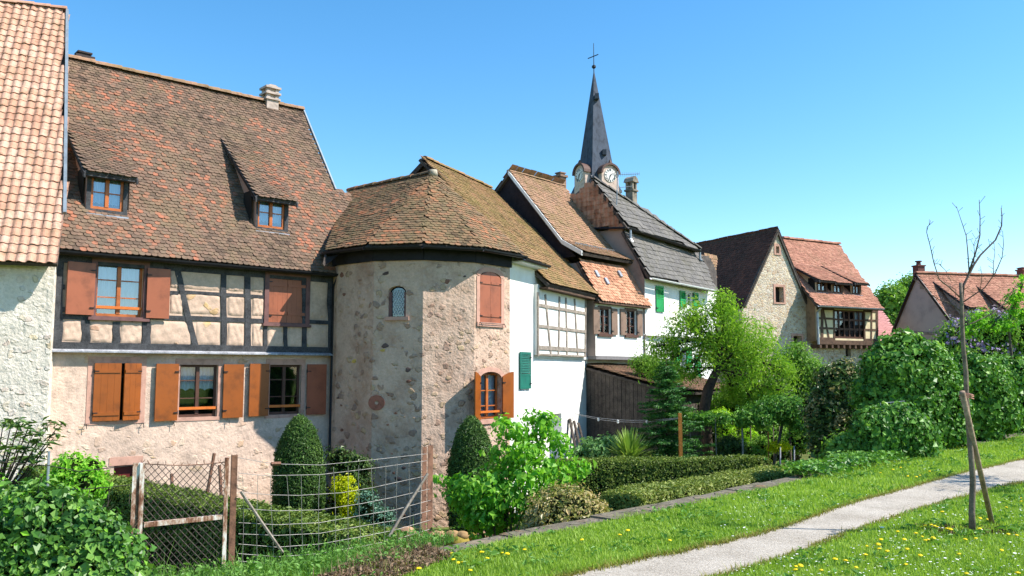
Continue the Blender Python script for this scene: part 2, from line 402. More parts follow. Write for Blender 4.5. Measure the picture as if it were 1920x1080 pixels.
def window(parent, F, r, p, fr, cols=2, rows=(.5,), t=.05, glass=None, curtain='full', recess=.1, rb=.014, mull=None, fw=.045, seal=True, deep=1.2, label=None):
    """window part with frame bars; sub-parts glass_pane, curtain. r=(s0,s1,h0,h1)"""
    s0, s1, h0, h1 = r; q = p-recess
    m = MB()
    m.box(F, s0, s0+t, h0, h1, q-.05, q); m.box(F, s1-t, s1, h0, h1, q-.05, q)
    m.box(F, s0+t, s1-t, h1-t, h1, q-.05, q); m.box(F, s0+t, s1-t, h0, h0+t*1.2, q-.05, q)
    for k in range(1, cols):
        sc = s0+(s1-s0)*k/cols; m.box(F, sc-fw, sc+fw, h0+t*1.2, h1-t, q-.05, q+.012)
    for fq in rows:
        hc = h0+(h1-h0)*fq
        for k in range(cols):
            a = s0+(s1-s0)*k/cols+(t if k == 0 else fw); b = s0+(s1-s0)*(k+1)/cols-(t if k == cols-1 else fw)
            m.box(F, a, b, hc-rb, hc+rb, q-.04, q-.008)
    wo = m.build('window', fr, parent)
    if label: wo['label'] = label
    g = MB(); g.poly([F.pt(s0+t*.6, h0+t, q-.03), F.pt(s1-t*.6, h0+t, q-.03), F.pt(s1-t*.6, h1-t*.6, q-.03), F.pt(s0+t*.6, h1-t*.6, q-.03)]); g.build('glass_pane', glass or GLASS, wo)
    if seal:
        rm = MB(); room(rm, F, s0, s1, h0, h1, q-.06, deep); rm.build('room_behind', ROOM, wo)
    if curtain:
        c = MB(); n = 24; pc = q-.14
        lo = h0 if curtain == 'full' else h0+(h1-h0)*.5
        for (a, b) in (((s0, s1),) if curtain != 'sides' else ((s0, s0+(s1-s0)*.3), (s1-(s1-s0)*.3, s1))):
            vs = []
            for i in range(n+1):
                x = a+(b-a)*i/n; wv = .02*math.sin(i*1.9); dl = (.06*abs(math.sin(i*.52)) if curtain == 'half' else 0)
                vs += [F.pt(x, lo+dl, pc+wv), F.pt(x, h1, pc+wv)]
            c.add(vs, [(2*i, 2*i+2, 2*i+3, 2*i+1) for i in range(n)])
        c.build('curtain', CURTAIN, wo)
    return wo
def arch_pts(s0, s1, h0, h1, rise, n=8):
    pts = [(s0, h0), (s1, h0), (s1, h1-rise)]
    for k in range(1, n): a = math.pi*k/n; pts.append(((s0+s1)/2+(s1-s0)/2*math.cos(a), h1-rise+rise*math.sin(a)))
    return pts+[(s0, h1-rise)]
def shutter(parent, F, r, p, mat, t=.035, battens=(.12, .86), hinge='l', ang=0, louvre=False, arch=0, centre=False, inner=False):
    """hinged leaf; battens as ledges; sub-part hinge"""
    s0, s1, h0, h1 = r
    if ang:
        if hinge == 'l': F2 = F.rot(s0, p, ang); L = s1-s0; s0, s1, p = 0, L, 0; F = F2
        else:
            F2 = F.rot(s1, p, -ang); L = s1-s0; s0, s1, p = -L, 0, 0; F = F2
    m = MB()
    if louvre:
        e = .06; m.box(F, s0, s0+e, h0, h1, p, p+t); m.box(F, s1-e, s1, h0, h1, p, p+t)
        hm = h0+(h1-h0)*(louvre if louvre < 1 else 0)
        m.box(F, s0+e, s1-e, h0, h0+.07, p, p+t); m.box(F, s0+e, s1-e, h1-.07, h1, p, p+t)
        if hm > h0+.1: m.box(F, s0+e, s1-e, h0+.07, hm, p, p+t*.7); m.box(F, s0+e, s1-e, hm, hm+.06, p, p+t)
        y = max(hm+.08, h0+.09)
        while y < h1-.09:
            m.prism(Frame2(F), [(p+.002, y+.035), (p+.008, y+.042), (p+t, y+.005), (p+t-.006, y-.002)], s0+e, s1-e); y += .05
    else:
        if arch:
            pts = [(s0, h0), (s1, h0)]
            n = 6; H = h1; 
            hl, hr = (H-arch, H) if hinge == 'l' else (H, H-arch)
            for k in range(n+1):
                x = s1+(s0-s1)*k/n; fx = (x-s0)/(s1-s0); y = hl+(hr-hl)*(math.sin(fx*math.pi/2) if hinge == 'l' else 1-(1-math.cos(fx*math.pi/2)))
                if hinge != 'l': y = H-arch*(1-math.cos(fx*math.pi/2))
                pts.append((x, y))
            m.prism(F, pts, p, p+t)
        else:
            nb = max(2, round((s1-s0)/.14)) if battens else 1; wd = (s1-s0)/nb
            for k in range(nb): m.box(F, s0+k*wd+(.0015 if k else 0), s0+(k+1)*wd-(.0015 if k < nb-1 else 0), h0, h1, p, p+t)
        for b in battens:
            hb = h0+(h1-h0)*b; m.box(F, s0+.01, s1-.01, hb-.04, hb+.04, p+t, p+t+.022)
        if centre: m.box(F, (s0+s1)/2-.02, (s0+s1)/2+.02, h0, h1-.1, p+t, p+t+.012)
    o = m.build('shutter', mat, parent)
    sx = s0 if hinge == 'l' else s1
    for b in (.14, .86):
        hm = MB(); hb = h0+(h1-arch-h0)*b; hm.tube([F.pt(sx, hb-.05, p+t*.5), F.pt(sx, hb+.05, p+t*.5)], .018, 6)
        d = .10 if hinge == 'l' else -.10
        hm.box(F, min(sx, sx+d), max(sx, sx+d), hb-.012, hb+.012, p+t+.0, p+t+.028)
        hm.build('hinge', IRON, o)
    return o
class Frame2:
    """lets prism() extrude along the facade: pts are (p,h), p0..p1 run along s"""
    def __init__(f, F): f.F = F
    def pt(f, a, b, c): return f.F.pt(c, b, a)
def gutter(parent, a, b, r=.07, mat=None, name='gutter'):
    m = MB(); a = np.asarray(a); b = np.asarray(b); u = unit(b-a); side = np.cross(u, Z); vs = []
    for p in (a, b):
        for k in range(7): q = math.pi*k/6; vs.append(p+side*math.cos(q)*r-Z*math.sin(q)*r)
    for p in (a, b):
        for k in range(7): q = math.pi*k/6; vs.append(p+side*math.cos(q)*(r-.008)-Z*(math.sin(q)*(r-.008)))
    m.add(vs, [(k, k+1, 8+k, 7+k) for k in range(6)]+[(15+k, 14+k, 21+k, 22+k) for k in range(6)]+[(0, 7, 21, 14), (6, 20, 27, 13)]+[(0, 14, 15, 1), (1, 15, 16, 2), (2, 16, 17, 3), (3, 17, 18, 4), (4, 18, 19, 5), (5, 19, 20, 6)]+[(7, 8, 22, 21), (8, 9, 23, 22), (9, 10, 24, 23), (10, 11, 25, 24), (11, 12, 26, 25), (12, 13, 27, 26)])
    return m.build(name, mat or GUTTER, parent)
def beam(m, F, a, b, wd, p0, p1, mi=0):
    """timber from (s,h) a to b, width wd, crooked"""
    a = np.array(a, float); b = np.array(b, float); n = 6; d = b-a; pr = np.array([-d[1], d[0]])/np.linalg.norm(d)
    L = []; Rr = []; ph = random.uniform(0, 6)
    for k in range(n+1):
        c = a+d*k/n+pr*math.sin(ph+k*1.3)*wd*.05; ww = wd/2*(1+.07*math.sin(ph*2+k*2.1))
        L.append(c+pr*ww); Rr.append(c-pr*ww)
    m.prism(F, [tuple(x) for x in Rr]+[tuple(x) for x in L[::-1]], p0, p1, mi)
# ================================================================ GROUND
GZ = -2.6
def zone(pts, z): return [onZ(u, v, z) for u, v in pts]
KERB = zone([(815, 1048), (985, 1012), (1150, 978), (1400, 925), (1560, 888), (1700, 857), (1920, 816)], 0.0)
kd = unit(KERB[-1]-KERB[-2]); KERB_FAR = KERB[-1]+kd*60
FENCE_R = onZ(805, 1035, -.1) ; GP = onY(440, 860, 7.0); GL = onY(256, 868, 6.7)
def m_ground(name, a, b, c, sc=3):
    m = Mat(name); n = m.noise(sc, 6, .7); n2 = m.noise(sc*14, 4, .7)
    col = m.ramp(m.math('ADD', m.math('MULTIPLY', n, .6), m.math('MULTIPLY', n2, .4)), [(.36, a), (.5, b), (.64, c)])
    m.bump(n2, .5, .02); return m.fin(col, .95, .1)
G_SOIL = m_ground('garden_soil', (52, 60, 28), (86, 96, 44), (112, 104, 70), 1.2)
G_LAWN = m_ground('lawn_turf', (84, 104, 34), (114, 138, 44), (138, 160, 58), 1.3)
G_BANK = m_ground('bank_earth', (70, 72, 40), (96, 104, 52), (128, 112, 84), 2.0)
gm = MB(); gm.poly([V(-900, -300, GZ), V(900, -300, GZ), V(900, 1400, GZ), V(-900, 1400, GZ)]); g = gm.build('ground', G_SOIL); tag(g, kind='structure')
# lawn terrace with the sloping bank on the fence side
LE = [V(-14, 4.0, 0), V(-6, 5.4, 0), V(-3.2, 6.45, 0), V(-2.1, 6.95, 0), V(-.82, 8.35, 0)]
edge = LE+[KERB[0]]+KERB[1:]+[KERB_FAR]
lm = MB(); pts = [V(p[0], p[1], 0) for p in edge]+[V(70, -25, 0), V(-30, -25, 0)]
from mathutils.geometry import tessellate_polygon
tri = tessellate_polygon([[Vector(p) for p in pts]])
lm.add(pts, [tuple(t) for t in tri])
for a, b in zip(LE, LE[1:]+[KERB[0]]):
    off = V(.5, 2.6, -2.62)
    lm.add([a, b, b+off*V(1, 1, 1), a+off], [(0, 1, 2, 3)])
lawn = lm.build('lawn', G_LAWN); tag(lawn, kind='structure')
# retaining wall with coping
STONEKERB = m_rubble('kerb_stone', [(112, 106, 84), (92, 94, 62), (140, 130, 112), (128, 100, 70)], (120, 112, 98), 6, .45, .25, 1.0, plaster_var=(92, 84, 66), stretchz=1)
rw = thing('retaining_wall', 'low weathered stone coping along the lawn edge above the sunken garden', 'wall', KERB[0])
m1 = MB(); m2 = MB()
K2 = KERB+[KERB_FAR]
for a, b in zip(K2, K2[1:]):
    d = unit(b-a); n = np.cross(Z, d); L = np.linalg.norm(b-a)
    m1.slab([a, b, b+n*.3, a+n*.3], V(0, 0, GZ), 0) if False else m1.add([a+n*.02, b+n*.02, b+n*.02+Z*GZ, a+n*.02+Z*GZ, a+n*.27, b+n*.27, b+n*.27+Z*GZ, a+n*.27+Z*GZ], [(4, 5, 6, 7), (0, 1, 5, 4)])
    k = 0
    while k < L-.05:
        l = min(random.uniform(.9, 1.5), L-k); z = .018+random.uniform(-.012, .015); j = random.uniform(-.02, .02)
        q = [a+d*(k+.006)-n*(.02+j), a+d*(k+l-.006)-n*(.02-j), a+d*(k+l-.006)+n*(.30+j), a+d*(k+.006)+n*(.30-j)]
        m2.slab([p+Z*z for p in q], -Z*.12); k += l
m1.build('wall_face', STONEKERB, rw); m2.build('coping', STONEKERB, rw)
# gravel path
G_PATH = Mat('gravel'); _n = G_PATH.noise(55, 3, .8); _n2 = G_PATH.noise(1.4, 4, .6); _n3 = G_PATH.noise(170, 2, .8)
_c = G_PATH.ramp(G_PATH.math('ADD', G_PATH.math('MULTIPLY', _n, .5), G_PATH.math('ADD', G_PATH.math('MULTIPLY', _n2, .25), G_PATH.math('MULTIPLY', _n3, .3))), [(.38, (112, 101, 88)), (.5, (172, 161, 146)), (.62, (202, 192, 178)), (.75, (228, 219, 207))])
G_PATH.bump(G_PATH.math('ADD', _n, _n3), .8, .012); G_PATH = G_PATH.fin(_c, .95, .15)
PU = zone([(960, 1110), (1080, 1077), (1240, 1042), (1370, 1017), (1480, 985), (1600, 944), (1700, 916), (1800, 889), (1920, 861), (2100, 828)], 0)
PL = zone([(1250, 1110), (1370, 1079), (1470, 1050), (1545, 1022), (1600, 999), (1700, 966), (1790, 938), (1870, 917), (1920, 906), (2100, 862)], 0)
def densify(P, n, amp, seed):
    o = []; P = np.array(P); t = np.linspace(0, len(P)-1.001, n)
    for k, q in enumerate(t):
        i = int(q); f = q-i; o.append(P[i]*(1-f)+P[i+1]*f)
    o = np.array(o); g = np.random.default_rng(seed); w_ = np.convolve(g.normal(0, 1, n+6), np.ones(3)/3, 'same')[3:-3]*amp
    o[:, 1] += w_; return o
PUd = densify(PU, 90, .035, 1); PLd = densify(PL, 90, .035, 2)
pm = MB(); vs = []
for a, b in zip(PUd, PLd): vs += [a+Z*.008, b+Z*.008]
pm.add(vs, [(2*i, 2*i+1, 2*i+3, 2*i+2) for i in range(89)])
pth = pm.build('path', G_PATH); tag(pth, kind='structure')

# ================================================================ NEIGHBOUR HOUSE at the frame's left edge
NA = Frame(onY(93, 690, 19.6), (math.cos(R(21)), math.sin(R(21))))
W_STONE = m_rubble('pale_rubble', [(222, 196, 140), (214, 196, 186), (196, 164, 146), (236, 228, 218), (216, 178, 116)], (236, 222, 204), 5.2, .56, .2, 1.0, plaster_var=(224, 208, 190), stretchz=1.2, round_=True, soft=.6, bdist=.09)
nb = thing('stone_house', 'tall house with pale rubble wall under a steep salmon pantile roof', 'house', NA.pt(0, GZ, 0))
m = MB(); wall(m, NA, -9, 0, GZ, NA.h(60, 488), [], 0)
hN = NA.h(60, 488)
m.poly([NA.pt(0, GZ, 0), NA.pt(0, GZ, -9), NA.pt(0, hN, -9), NA.pt(0, hN, 0)])
m.poly([NA.pt(-9, GZ, 0), NA.pt(-9, GZ, -9), NA.pt(-9, hN, -9), NA.pt(-9, hN, 0)])
e0 = NA.pt(-9.3, hN-.1, .42); e1 = NA.pt(NA.s(108, 495, .42), hN-.1, .42)
bq = 4.4; d_ = ray(60, 14); hr = None
for _b in (bq,):
    q = hitp(60, 16, NA.pt(0, 0, -_b), NA.n); hr = q[2]
pn = unit(np.cross(NA.d, NA.pt(0, hr, -bq)-NA.pt(0, hN-.1, .42)))
P = lambda u, v: hitp(u, v, e1, pn)
_t = P(119, 24)-NA.d*.05-Z*.12; m.poly([NA.pt(0, hN, 0), NA.pt(0, hN, -8.8), _t])
m.poly([NA.pt(-9, hN, 0), NA.pt(-9, hN, -8.8), NA.pt(-9, hr-.2, -bq)])
m.build('wall', W_STONE, nb)
rl = e0+unit(pn)*0; tl = NA.pt(-9.3, hr, -bq)
roof(nb, 'roof', [e0, P(107, 494), P(118, 404), P(121, 398), P(124, 20), tl], NA.d, TILE_PINK, .20, .25, 'pan', .1, .015, 3)
m = MB(); m.slab([P(124, 22), P(119, 402), P(119, 402)+NA.d*.07, P(124, 22)+NA.d*.07], pn*.10 if pn[2] > 0 else -pn*.10); m.build('verge_flashing', ZINC, nb)
ridge(nb, tl+Z*.03, P(124, 20)+Z*.03, TILE_PINK, .12, .4)
m = MB(); rr = P(124, 20); bk = NA.pt(0, hN-.1, -9.2)
m.slab([tl, rr, V(rr[0], rr[1], 0)*V(1, 1, 0)+Z*(hN-.1)-NA.n*4.8, V(tl[0], tl[1], 0)+Z*(hN-.1)-NA.n*4.8], -Z*.1); m.build('back_roof', TILE_DARK, nb)

# ================================================================ HALF-TIMBERED HOUSE (A)
FA = Frame(onY(92, 690, 20.0), (.744, .668))
ha = thing('half_timbered_house', 'pinkish half timbered house with orange brown shutters and two roof dormers', 'house', FA.pt(0, GZ, 0))
W_A = m_rubble('pink_tan_render', [(206, 176, 120), (190, 140, 112), (222, 206, 180), (170, 130, 112)], (216, 188, 168), 3.8, .66, .12, .8, stretchz=1.5, round_=True, soft=.55, bdist=.07)
SA = 9.6
hl = FA.h(120, 657)       # ledge height
JP = .10                   # jetty projection
HE = FA.h(105, 470, .3)
gw = []
def gfr(u0, v0, u1, v1, p=0): return FA.rect(u0, v0, u1, v1, p)
W1 = gfr(176, 681, 260, 788); W2 = gfr(336, 684, 408, 782); W3 = gfr(505, 684, 564, 777); DOOR = gfr(212, 872, 256, 960)
m = MB(); wall(m, FA, 0, SA, GZ, hl, [W1, W2, W3, DOOR], 0, .2)
m.poly([FA.pt(0, GZ, 0), FA.pt(0, GZ, -8.4), FA.pt(0, HE, -8.4), FA.pt(0, HE, 0)])
m.poly([FA.pt(SA, GZ, 0), FA.pt(SA, GZ, -8.4), FA.pt(SA, HE, -8.4), FA.pt(SA, HE, 0)])
m.poly([FA.pt(0, GZ, -8.4), FA.pt(SA, GZ, -8.4), FA.pt(SA, HE, -8.4), FA.pt(0, HE, -8.4)])
BR, HR = 4.25, None
q = hitp(565, 208, FA.pt(0, 0, -BR), FA.n); HR = q[2]
for s_ in (0, 8.45): m.poly([FA.pt(s_, HE, 0), FA.pt(s_, HE, -8.4), FA.pt(s_, HR-.25, -BR)])
m.build('ground_floor_wall', W_A, ha)
U1 = gfr(180, 494, 268, 594, JP); U2 = gfr(503, 518, 572, 606, JP)
m = MB(); wall(m, FA, 0, SA, hl+.02, HE, [U1, U2], JP, .2); m.poly([FA.pt(0, hl+.02, JP), FA.pt(SA, hl+.02, JP), FA.pt(SA, hl+.02, 0), FA.pt(0, hl+.02, 0)])
m.build('upper_floor_wall', PANEL, ha)
# bulging infill panels between timbers
FH = lambda u, v: FA.sh(u, v, JP)
pan = [(117, 600, 155, 640), (168, 603, 212, 642), (226, 604, 266, 644), (283, 602, 362, 646), (340, 505, 414, 543), (346, 551, 413, 589), (368, 603, 412, 647), (427, 514, 458, 546), (427, 555, 458, 592), (427, 606, 457, 648), (473, 518, 495, 548), (473, 558, 494, 592), (473, 606, 492, 648), (501, 608, 531, 650), (541, 609, 566, 650), (578, 524, 613, 598), (578, 609, 613, 650), (319, 505, 334, 540), (319, 550, 343, 588)]
m = MB()
for (u0, v0, u1, v1) in pan:
    s0, s1, h0, h1 = gfr(u0, v0, u1, v1, JP); nx, ny = 14, 12
    vs = []; sh = random.uniform(0, 50)
    for j in range(ny+1):
        for i in range(nx+1):
            x = i/nx*2-1; y = j/ny*2-1
            e = (1-abs(x)**8)*(1-abs(y)**8)
            rx = x*(1-.035*y*y*y*y-.02*math.sin(sh+y*3)); ry = y*(1-.04*x**4-.02*math.sin(sh+x*2))
            vs.append(FA.pt((s0+s1)/2+rx*(s1-s0)/2, (h0+h1)/2+ry*(h1-h0)/2, JP+.004+.026*min(1, e*1.25)+(.006*math.sin(sh+i*1.1+j*.7)+.005*math.sin(sh*2+i*.6-j*1.3))*e))
    m.add(vs, [(j*(nx+1)+i, j*(nx+1)+i+1, (j+1)*(nx+1)+i+1, (j+1)*(nx+1)+i) for j in range(ny) for i in range(nx)])
m.build('infill_panels', PANEL, ha, smooth=True)
# timbers
m = MB(); P0, P1 = JP, JP+.035
pc = P1
def tb(u0, v0, u1, v1, wd, dp=0.0): beam(m, FA, FA.sh(u0, v0, pc), FA.sh(u1, v1, pc), wd, P0-.01, P1+dp)
s_ = lambda u, v=600: FA.s(u, v, pc)
hB0, hB1 = FA.h(120, 657, pc)+.03, FA.h(120, 641, pc)
m.box(FA, -.02, SA, hB0, hB1, P0-.01, P1+.012)                       # sill beam
m.box(FA, -.02, SA, HE-.24, HE, P0-.01, P1+.008)                      # top plate
tb(104, 644, 108, 484, .27, .004)
for (u, w_, v0, v1) in ((161.5, .19, 642, 590), (219, .17, 643, 603), (275.5, .2, 645, 596), (420.5, .15, 649, 505), (465.5, .17, 649, 508), (498.5, .10, 650, 512), (536, .11, 651, 607), (571.5, .14, 651, 515), (625, .32, 653, 520)):
    tb(u, v0, u-1, v1, w_)
tb(366, 648, 331, 500, .15, .003)
rails = [(116, 593, 180, 596, .12), (276, 546, 335, 543, .10), (336, 547, 498, 549, .09), (276, 594, 350, 596, .12), (350, 596, 500, 600, .12), (498, 607, 575, 604, .1), (574, 603, 640, 606, .11), (500, 512, 575, 514, .06)]
for (a, b, c, d, w_) in rails:
    hh = FA.h(a, b, pc); m.box(FA, s_(a, b), s_(c, b), hh-w_/2, hh+w_/2, P0-.01, P1-.006)
for v0 in (538, 580): 
    hh = FA.h(118, v0, pc); m.box(FA, s_(112, v0), s_(122, v0), hh-.06, hh+.06, P0-.01, P1-.004)
m.build('timber_frame', TIMBER, ha)
m = MB(); m.prism(Frame2(FA), [(-.02, hl-.03), (.24, hl-.045), (.24, hl-.01), (.12, hl+.045), (-.02, hl+.045)], -.12, 8.2)
m.build('jetty_ledge', LEDGE, ha)
# surrounds
m = MB()
for (r, e) in ((W1, .16), (W3, .12), (W2, .12)):
    a, b, c, d = r; m = MB()
    m.box(FA, a-e, a, c, d+.0, -.02, .014); m.box(FA, b, b+e, c, d, -.02, .014); m.box(FA, a-e, b+e, d, d+.16, -.02, .016); m.box(FA, a-e, b+e, c-.09, c, -.02, .018); m.build('window_surround', SANDSTONE, ha)
m = MB(); a, b, c, d = DOOR; m.box(FA, a-.12, b+.12, d, d+.2, -.02, .015); m.build('door_lintel', SANDSTONE, ha)
m = MB()
for r in (U1, U2):
    a, b, c, d = r; e = .13; m = MB()
    m.box(FA, a-e, a, c-.03, d+.1, JP-.02, P1+.02); m.box(FA, b, b+e, c-.03, d+.1, JP-.02, P1+.02); m.box(FA, a, b, d, d+.1, JP-.02, P1+.02); m.box(FA, a-e-.04, b+e+.03, c-.1, c-.03, JP-.02, P1+.07); m.box(FA, a, b, c-.03, c, JP-.1, P1+.018); m.build('window_casing', FRAME_DK, ha)
RAIL = m_plain('orange_rail', (204, 110, 46), .05, 4, .4)
window(ha, FA, W2, 0, FRAME_DD, 2, (.36, .7), .06, GLASS, 'half', .1)
window(ha, FA, W3, 0, FRAME_DD, 2, (.36, .7), .06, GLASS, None, .1)
window(ha, FA, U1, JP, FRAME_BR, 2, (.36, .68), .06, GLASS_SKY, 'full', .09)
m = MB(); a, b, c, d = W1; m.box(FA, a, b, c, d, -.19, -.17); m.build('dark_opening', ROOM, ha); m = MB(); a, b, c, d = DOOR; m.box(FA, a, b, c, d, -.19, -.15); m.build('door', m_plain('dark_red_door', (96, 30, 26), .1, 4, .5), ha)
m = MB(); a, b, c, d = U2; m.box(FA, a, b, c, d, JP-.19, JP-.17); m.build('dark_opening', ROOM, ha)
m = MB()
for (r, p) in ((W2, 0), (W3, 0), (U1, JP)):
    a, b, c, d = r; hb = c+(d-c)*.17; m = MB(); m.box(FA, a, b, hb-.035, hb+.035, p-.06, p-.02); m.build('guard_rail', RAIL, ha)
# shutters
sh = lambda u0, v0, u1, v1, p: FA.rect(u0, v0, u1, v1, p)
shutter(ha, FA, (W1[0]-.02, (W1[0]+W1[1])/2+.06, W1[2], W1[3]), .03, SHUT_OR, hinge='l', ang=5, centre=False)
shutter(ha, FA, ((W1[0]+W1[1])/2+.10, W1[1]+.02, W1[2], W1[3]), .03, SHUT_OR, hinge='r', ang=14)
for (u0, v0, u1, v1, hg, mt, p) in ((290, 682, 333, 789, 'r', SHUT_OR, .05), (418, 683, 455, 783, 'l', SHUT_OR, .05), (466, 682, 503, 780, 'r', SHUT_OR, .05), (575, 683, 610, 777, 'l', SHUT_SHADED, .05)):
    shutter(ha, FA, sh(u0, v0, u1, v1, p), p, mt, battens=(), hinge=hg, ang=2.5)
for (u0, v0, u1, v1, hg) in ((124, 492, 177, 590, 'r'), (275, 504, 317, 597, 'l')):
    shutter(ha, FA, sh(u0, v0, u1, v1, P1+.05), P1+.05, SHUT_RED, battens=(), hinge=hg, ang=3)
a, b, c, d = U2; mid = (a+b)/2
shutter(ha, FA, (a, mid-.004, c, d), JP-.02, SHUT_RED, battens=(.2, .8), hinge='l'); shutter(ha, FA, (mid+.004, b, c, d), JP-.02, SHUT_RED, battens=(.2, .8), hinge='r')
# shutter catches
m = MB()
for (u, v) in ((161, 795), (268, 793), (325, 790), (428, 786), (246, 596), (280, 598)):
    m = MB(); q = FA.sh(u, v, .05); m.tube([FA.pt(q[0], q[1], -.01), FA.pt(q[0], q[1], .09), FA.pt(q[0]+.01, q[1]-.12, .1)], .009, 5); m.tube([FA.pt(q[0]-.06, q[1], .09), FA.pt(q[0]+.06, q[1], .09)], .008, 5); m.build('shutter_catch', IRON, ha)
# roof
E0 = FA.pt(-.1, HE+.02, .38)
pnA = unit(np.cross(FA.d, FA.pt(0, HR, -BR)-FA.pt(0, HE+.02, .38)))
if pnA[2] < 0: pnA = -pnA
PA = lambda u, v: hitp(u, v, E0, pnA)
cor = [FA.pt(-.1, HE+.02, .38), FA.pt(8.9, HE+.02, .38), PA(657, 366), PA(627, 358), FA.pt(np.dot(PA(565, 206)-FA.o, FA.d), HR, -BR), FA.pt(-.1, HR, -BR)]
SRA = float(np.dot(PA(565, 206)-FA.o, FA.d))
roof(ha, 'roof', cor, FA.d, TILE_OLD, .15, .12, 'beaver', .12, .035, 11)
ridge(ha, FA.pt(-.1, HR+.03, -BR), FA.pt(SRA, HR+.03, -BR), TILE_C, .15, .36)
m = MB(); m.slab([FA.pt(-.1, HR-.02, -BR), FA.pt(SRA, HR-.02, -BR), FA.pt(SRA, HE, -8.9), FA.pt(-.1, HE, -8.9)], -Z*.12); m.build('back_roof', TILE_DARK, ha)
m = MB(); a_, b_ = PA(565, 204), PA(627, 358); m.slab([a_, b_, b_+FA.d*.05, a_+FA.d*.05], pnA*.09); m.build('verge_flashing', ZINC, ha)
gutter(ha, FA.pt(-.12, HE-.0, .45), FA.pt(8.3, HE-.0, .45), .085)
m = MB(); m.box(FA, -.05, 8.4, HE-.06, HE-.03, JP, .40); m.build('soffit', TIMBER, ha)
# downpipe
m = MB(); sd = FA.s(622, 700, .16); m.tube([FA.pt(sd, HE-.1, .42), FA.pt(sd, HE-.35, .2), FA.pt(sd, FA.h(622, 850, .16), .16), FA.pt(sd-.09, FA.h(622, 862, .16), .26)], .055, 8); m.build('downpipe', GUTTER, ha, smooth=True)
# dormers
def dormer(parent, F, pt, pn, px, win, roofpx, mt, ovh=.28, wmat=None, frame_m=None, tw=.17, rw=.11, glass=None, th=.12, casing=.12, cheekm=None, curtain=None, slope_drop=None, rows=(.5,)):
    """shed dormer: px=(u0,v0,u1,v1) outer casing of its face, roofpx=(ul,vl,ur,vr) upper corners on the main roof"""
    u0, v0, u1, v1 = px; base = hitp((u0+u1)/2, v1, pt, pn); p = float(np.dot(base-F.o, F.n))
    s0, s1 = F.s(u0, (v0+v1)/2, p), F.s(u1, (v0+v1)/2, p); h0 = base[2]-.05; h1 = F.h((u0+u1)/2, v0, p)
    wu0, wv0, wu1, wv1 = win; wr = F.rect(wu0, wv0, wu1, wv1, p)
    m = MB(); wall(m, F, s0, s1, h0, h1, [wr], p, .1)
    dm = m.build('dormer', frame_m or TIMBER, parent)
    tl = hitp(roofpx[0], roofpx[1], pt, pn); tr = hitp(roofpx[2], roofpx[3], pt, pn)
    st = (np.dot(tl-F.o, F.d)); 
    ht = (tl[2]+tr[2])/2; ptop = p+(0)  # depth where the shed roof dies into the main roof
    A = hitp(roofpx[0], roofpx[1], pt, pn); pt_top = float(np.dot(A-F.o, F.n)); ht = float(A[2])
    e0, e1 = s0-ovh*.55, s1+ovh*.55
    sl = (ht-h1)/(p-pt_top)
    q = [F.pt(e0, h1+.06-sl*ovh, p+ovh), F.pt(e1, h1+.06-sl*ovh, p+ovh), F.pt(e1, ht+.06, pt_top), F.pt(e0, ht+.06, pt_top)]
    roof(dm, 'dormer_roof', q, F.d, mt, tw, rw, 'beaver', .07, .012, 5)
    c = MB()
    for (ss, o) in ((s0, .0), (s1, 0)):
        c.poly([F.pt(ss, h0, p), F.pt(ss, h1, p), F.pt(ss, ht, pt_top)])
    c.build('cheek', cheekm or SANDSTONE, dm)
    b = MB(); b.box(F, e0, e1, h1-.12, h1+.01, p+.0, p+.05); b.box(F, e0+.03, e1-.03, h1-.1-sl*ovh*.6, h1+.0-sl*ovh*.5, p+.05, p+ovh-.03)
    for ss in (e0, e1-.045): b.slab([F.pt(ss, h1-.08-sl*ovh, p+ovh), F.pt(ss+.045, h1-.08-sl*ovh, p+ovh), F.pt(ss+.045, ht-.02, pt_top), F.pt(ss, ht-.02, pt_top)], Z*.13)
    b.build('dormer_barge', TIMBER, dm)
    l = MB(); l.box(F, s0-.02, s1+.02, h0-.13, h0+.05, p+.0, p+.07); l.build('sill_flashing', LEAD, dm)
    window(dm, F, wr, p, wmat or FRAME_BR, 2, rows, .06, glass or GLASS_SKY, curtain, .04, deep=.5)
    return dm
dormer(ha, FA, E0, pnA, (162, 321, 240, 404), (171, 330, 232, 394), (127, 236, 209, 232), TILE_OLD, curtain='full')
dormer(ha, FA, E0, pnA, (480, 366, 541, 436), (484, 371, 534, 428), (414, 266, 494, 278), TILE_OLD, curtain='full')
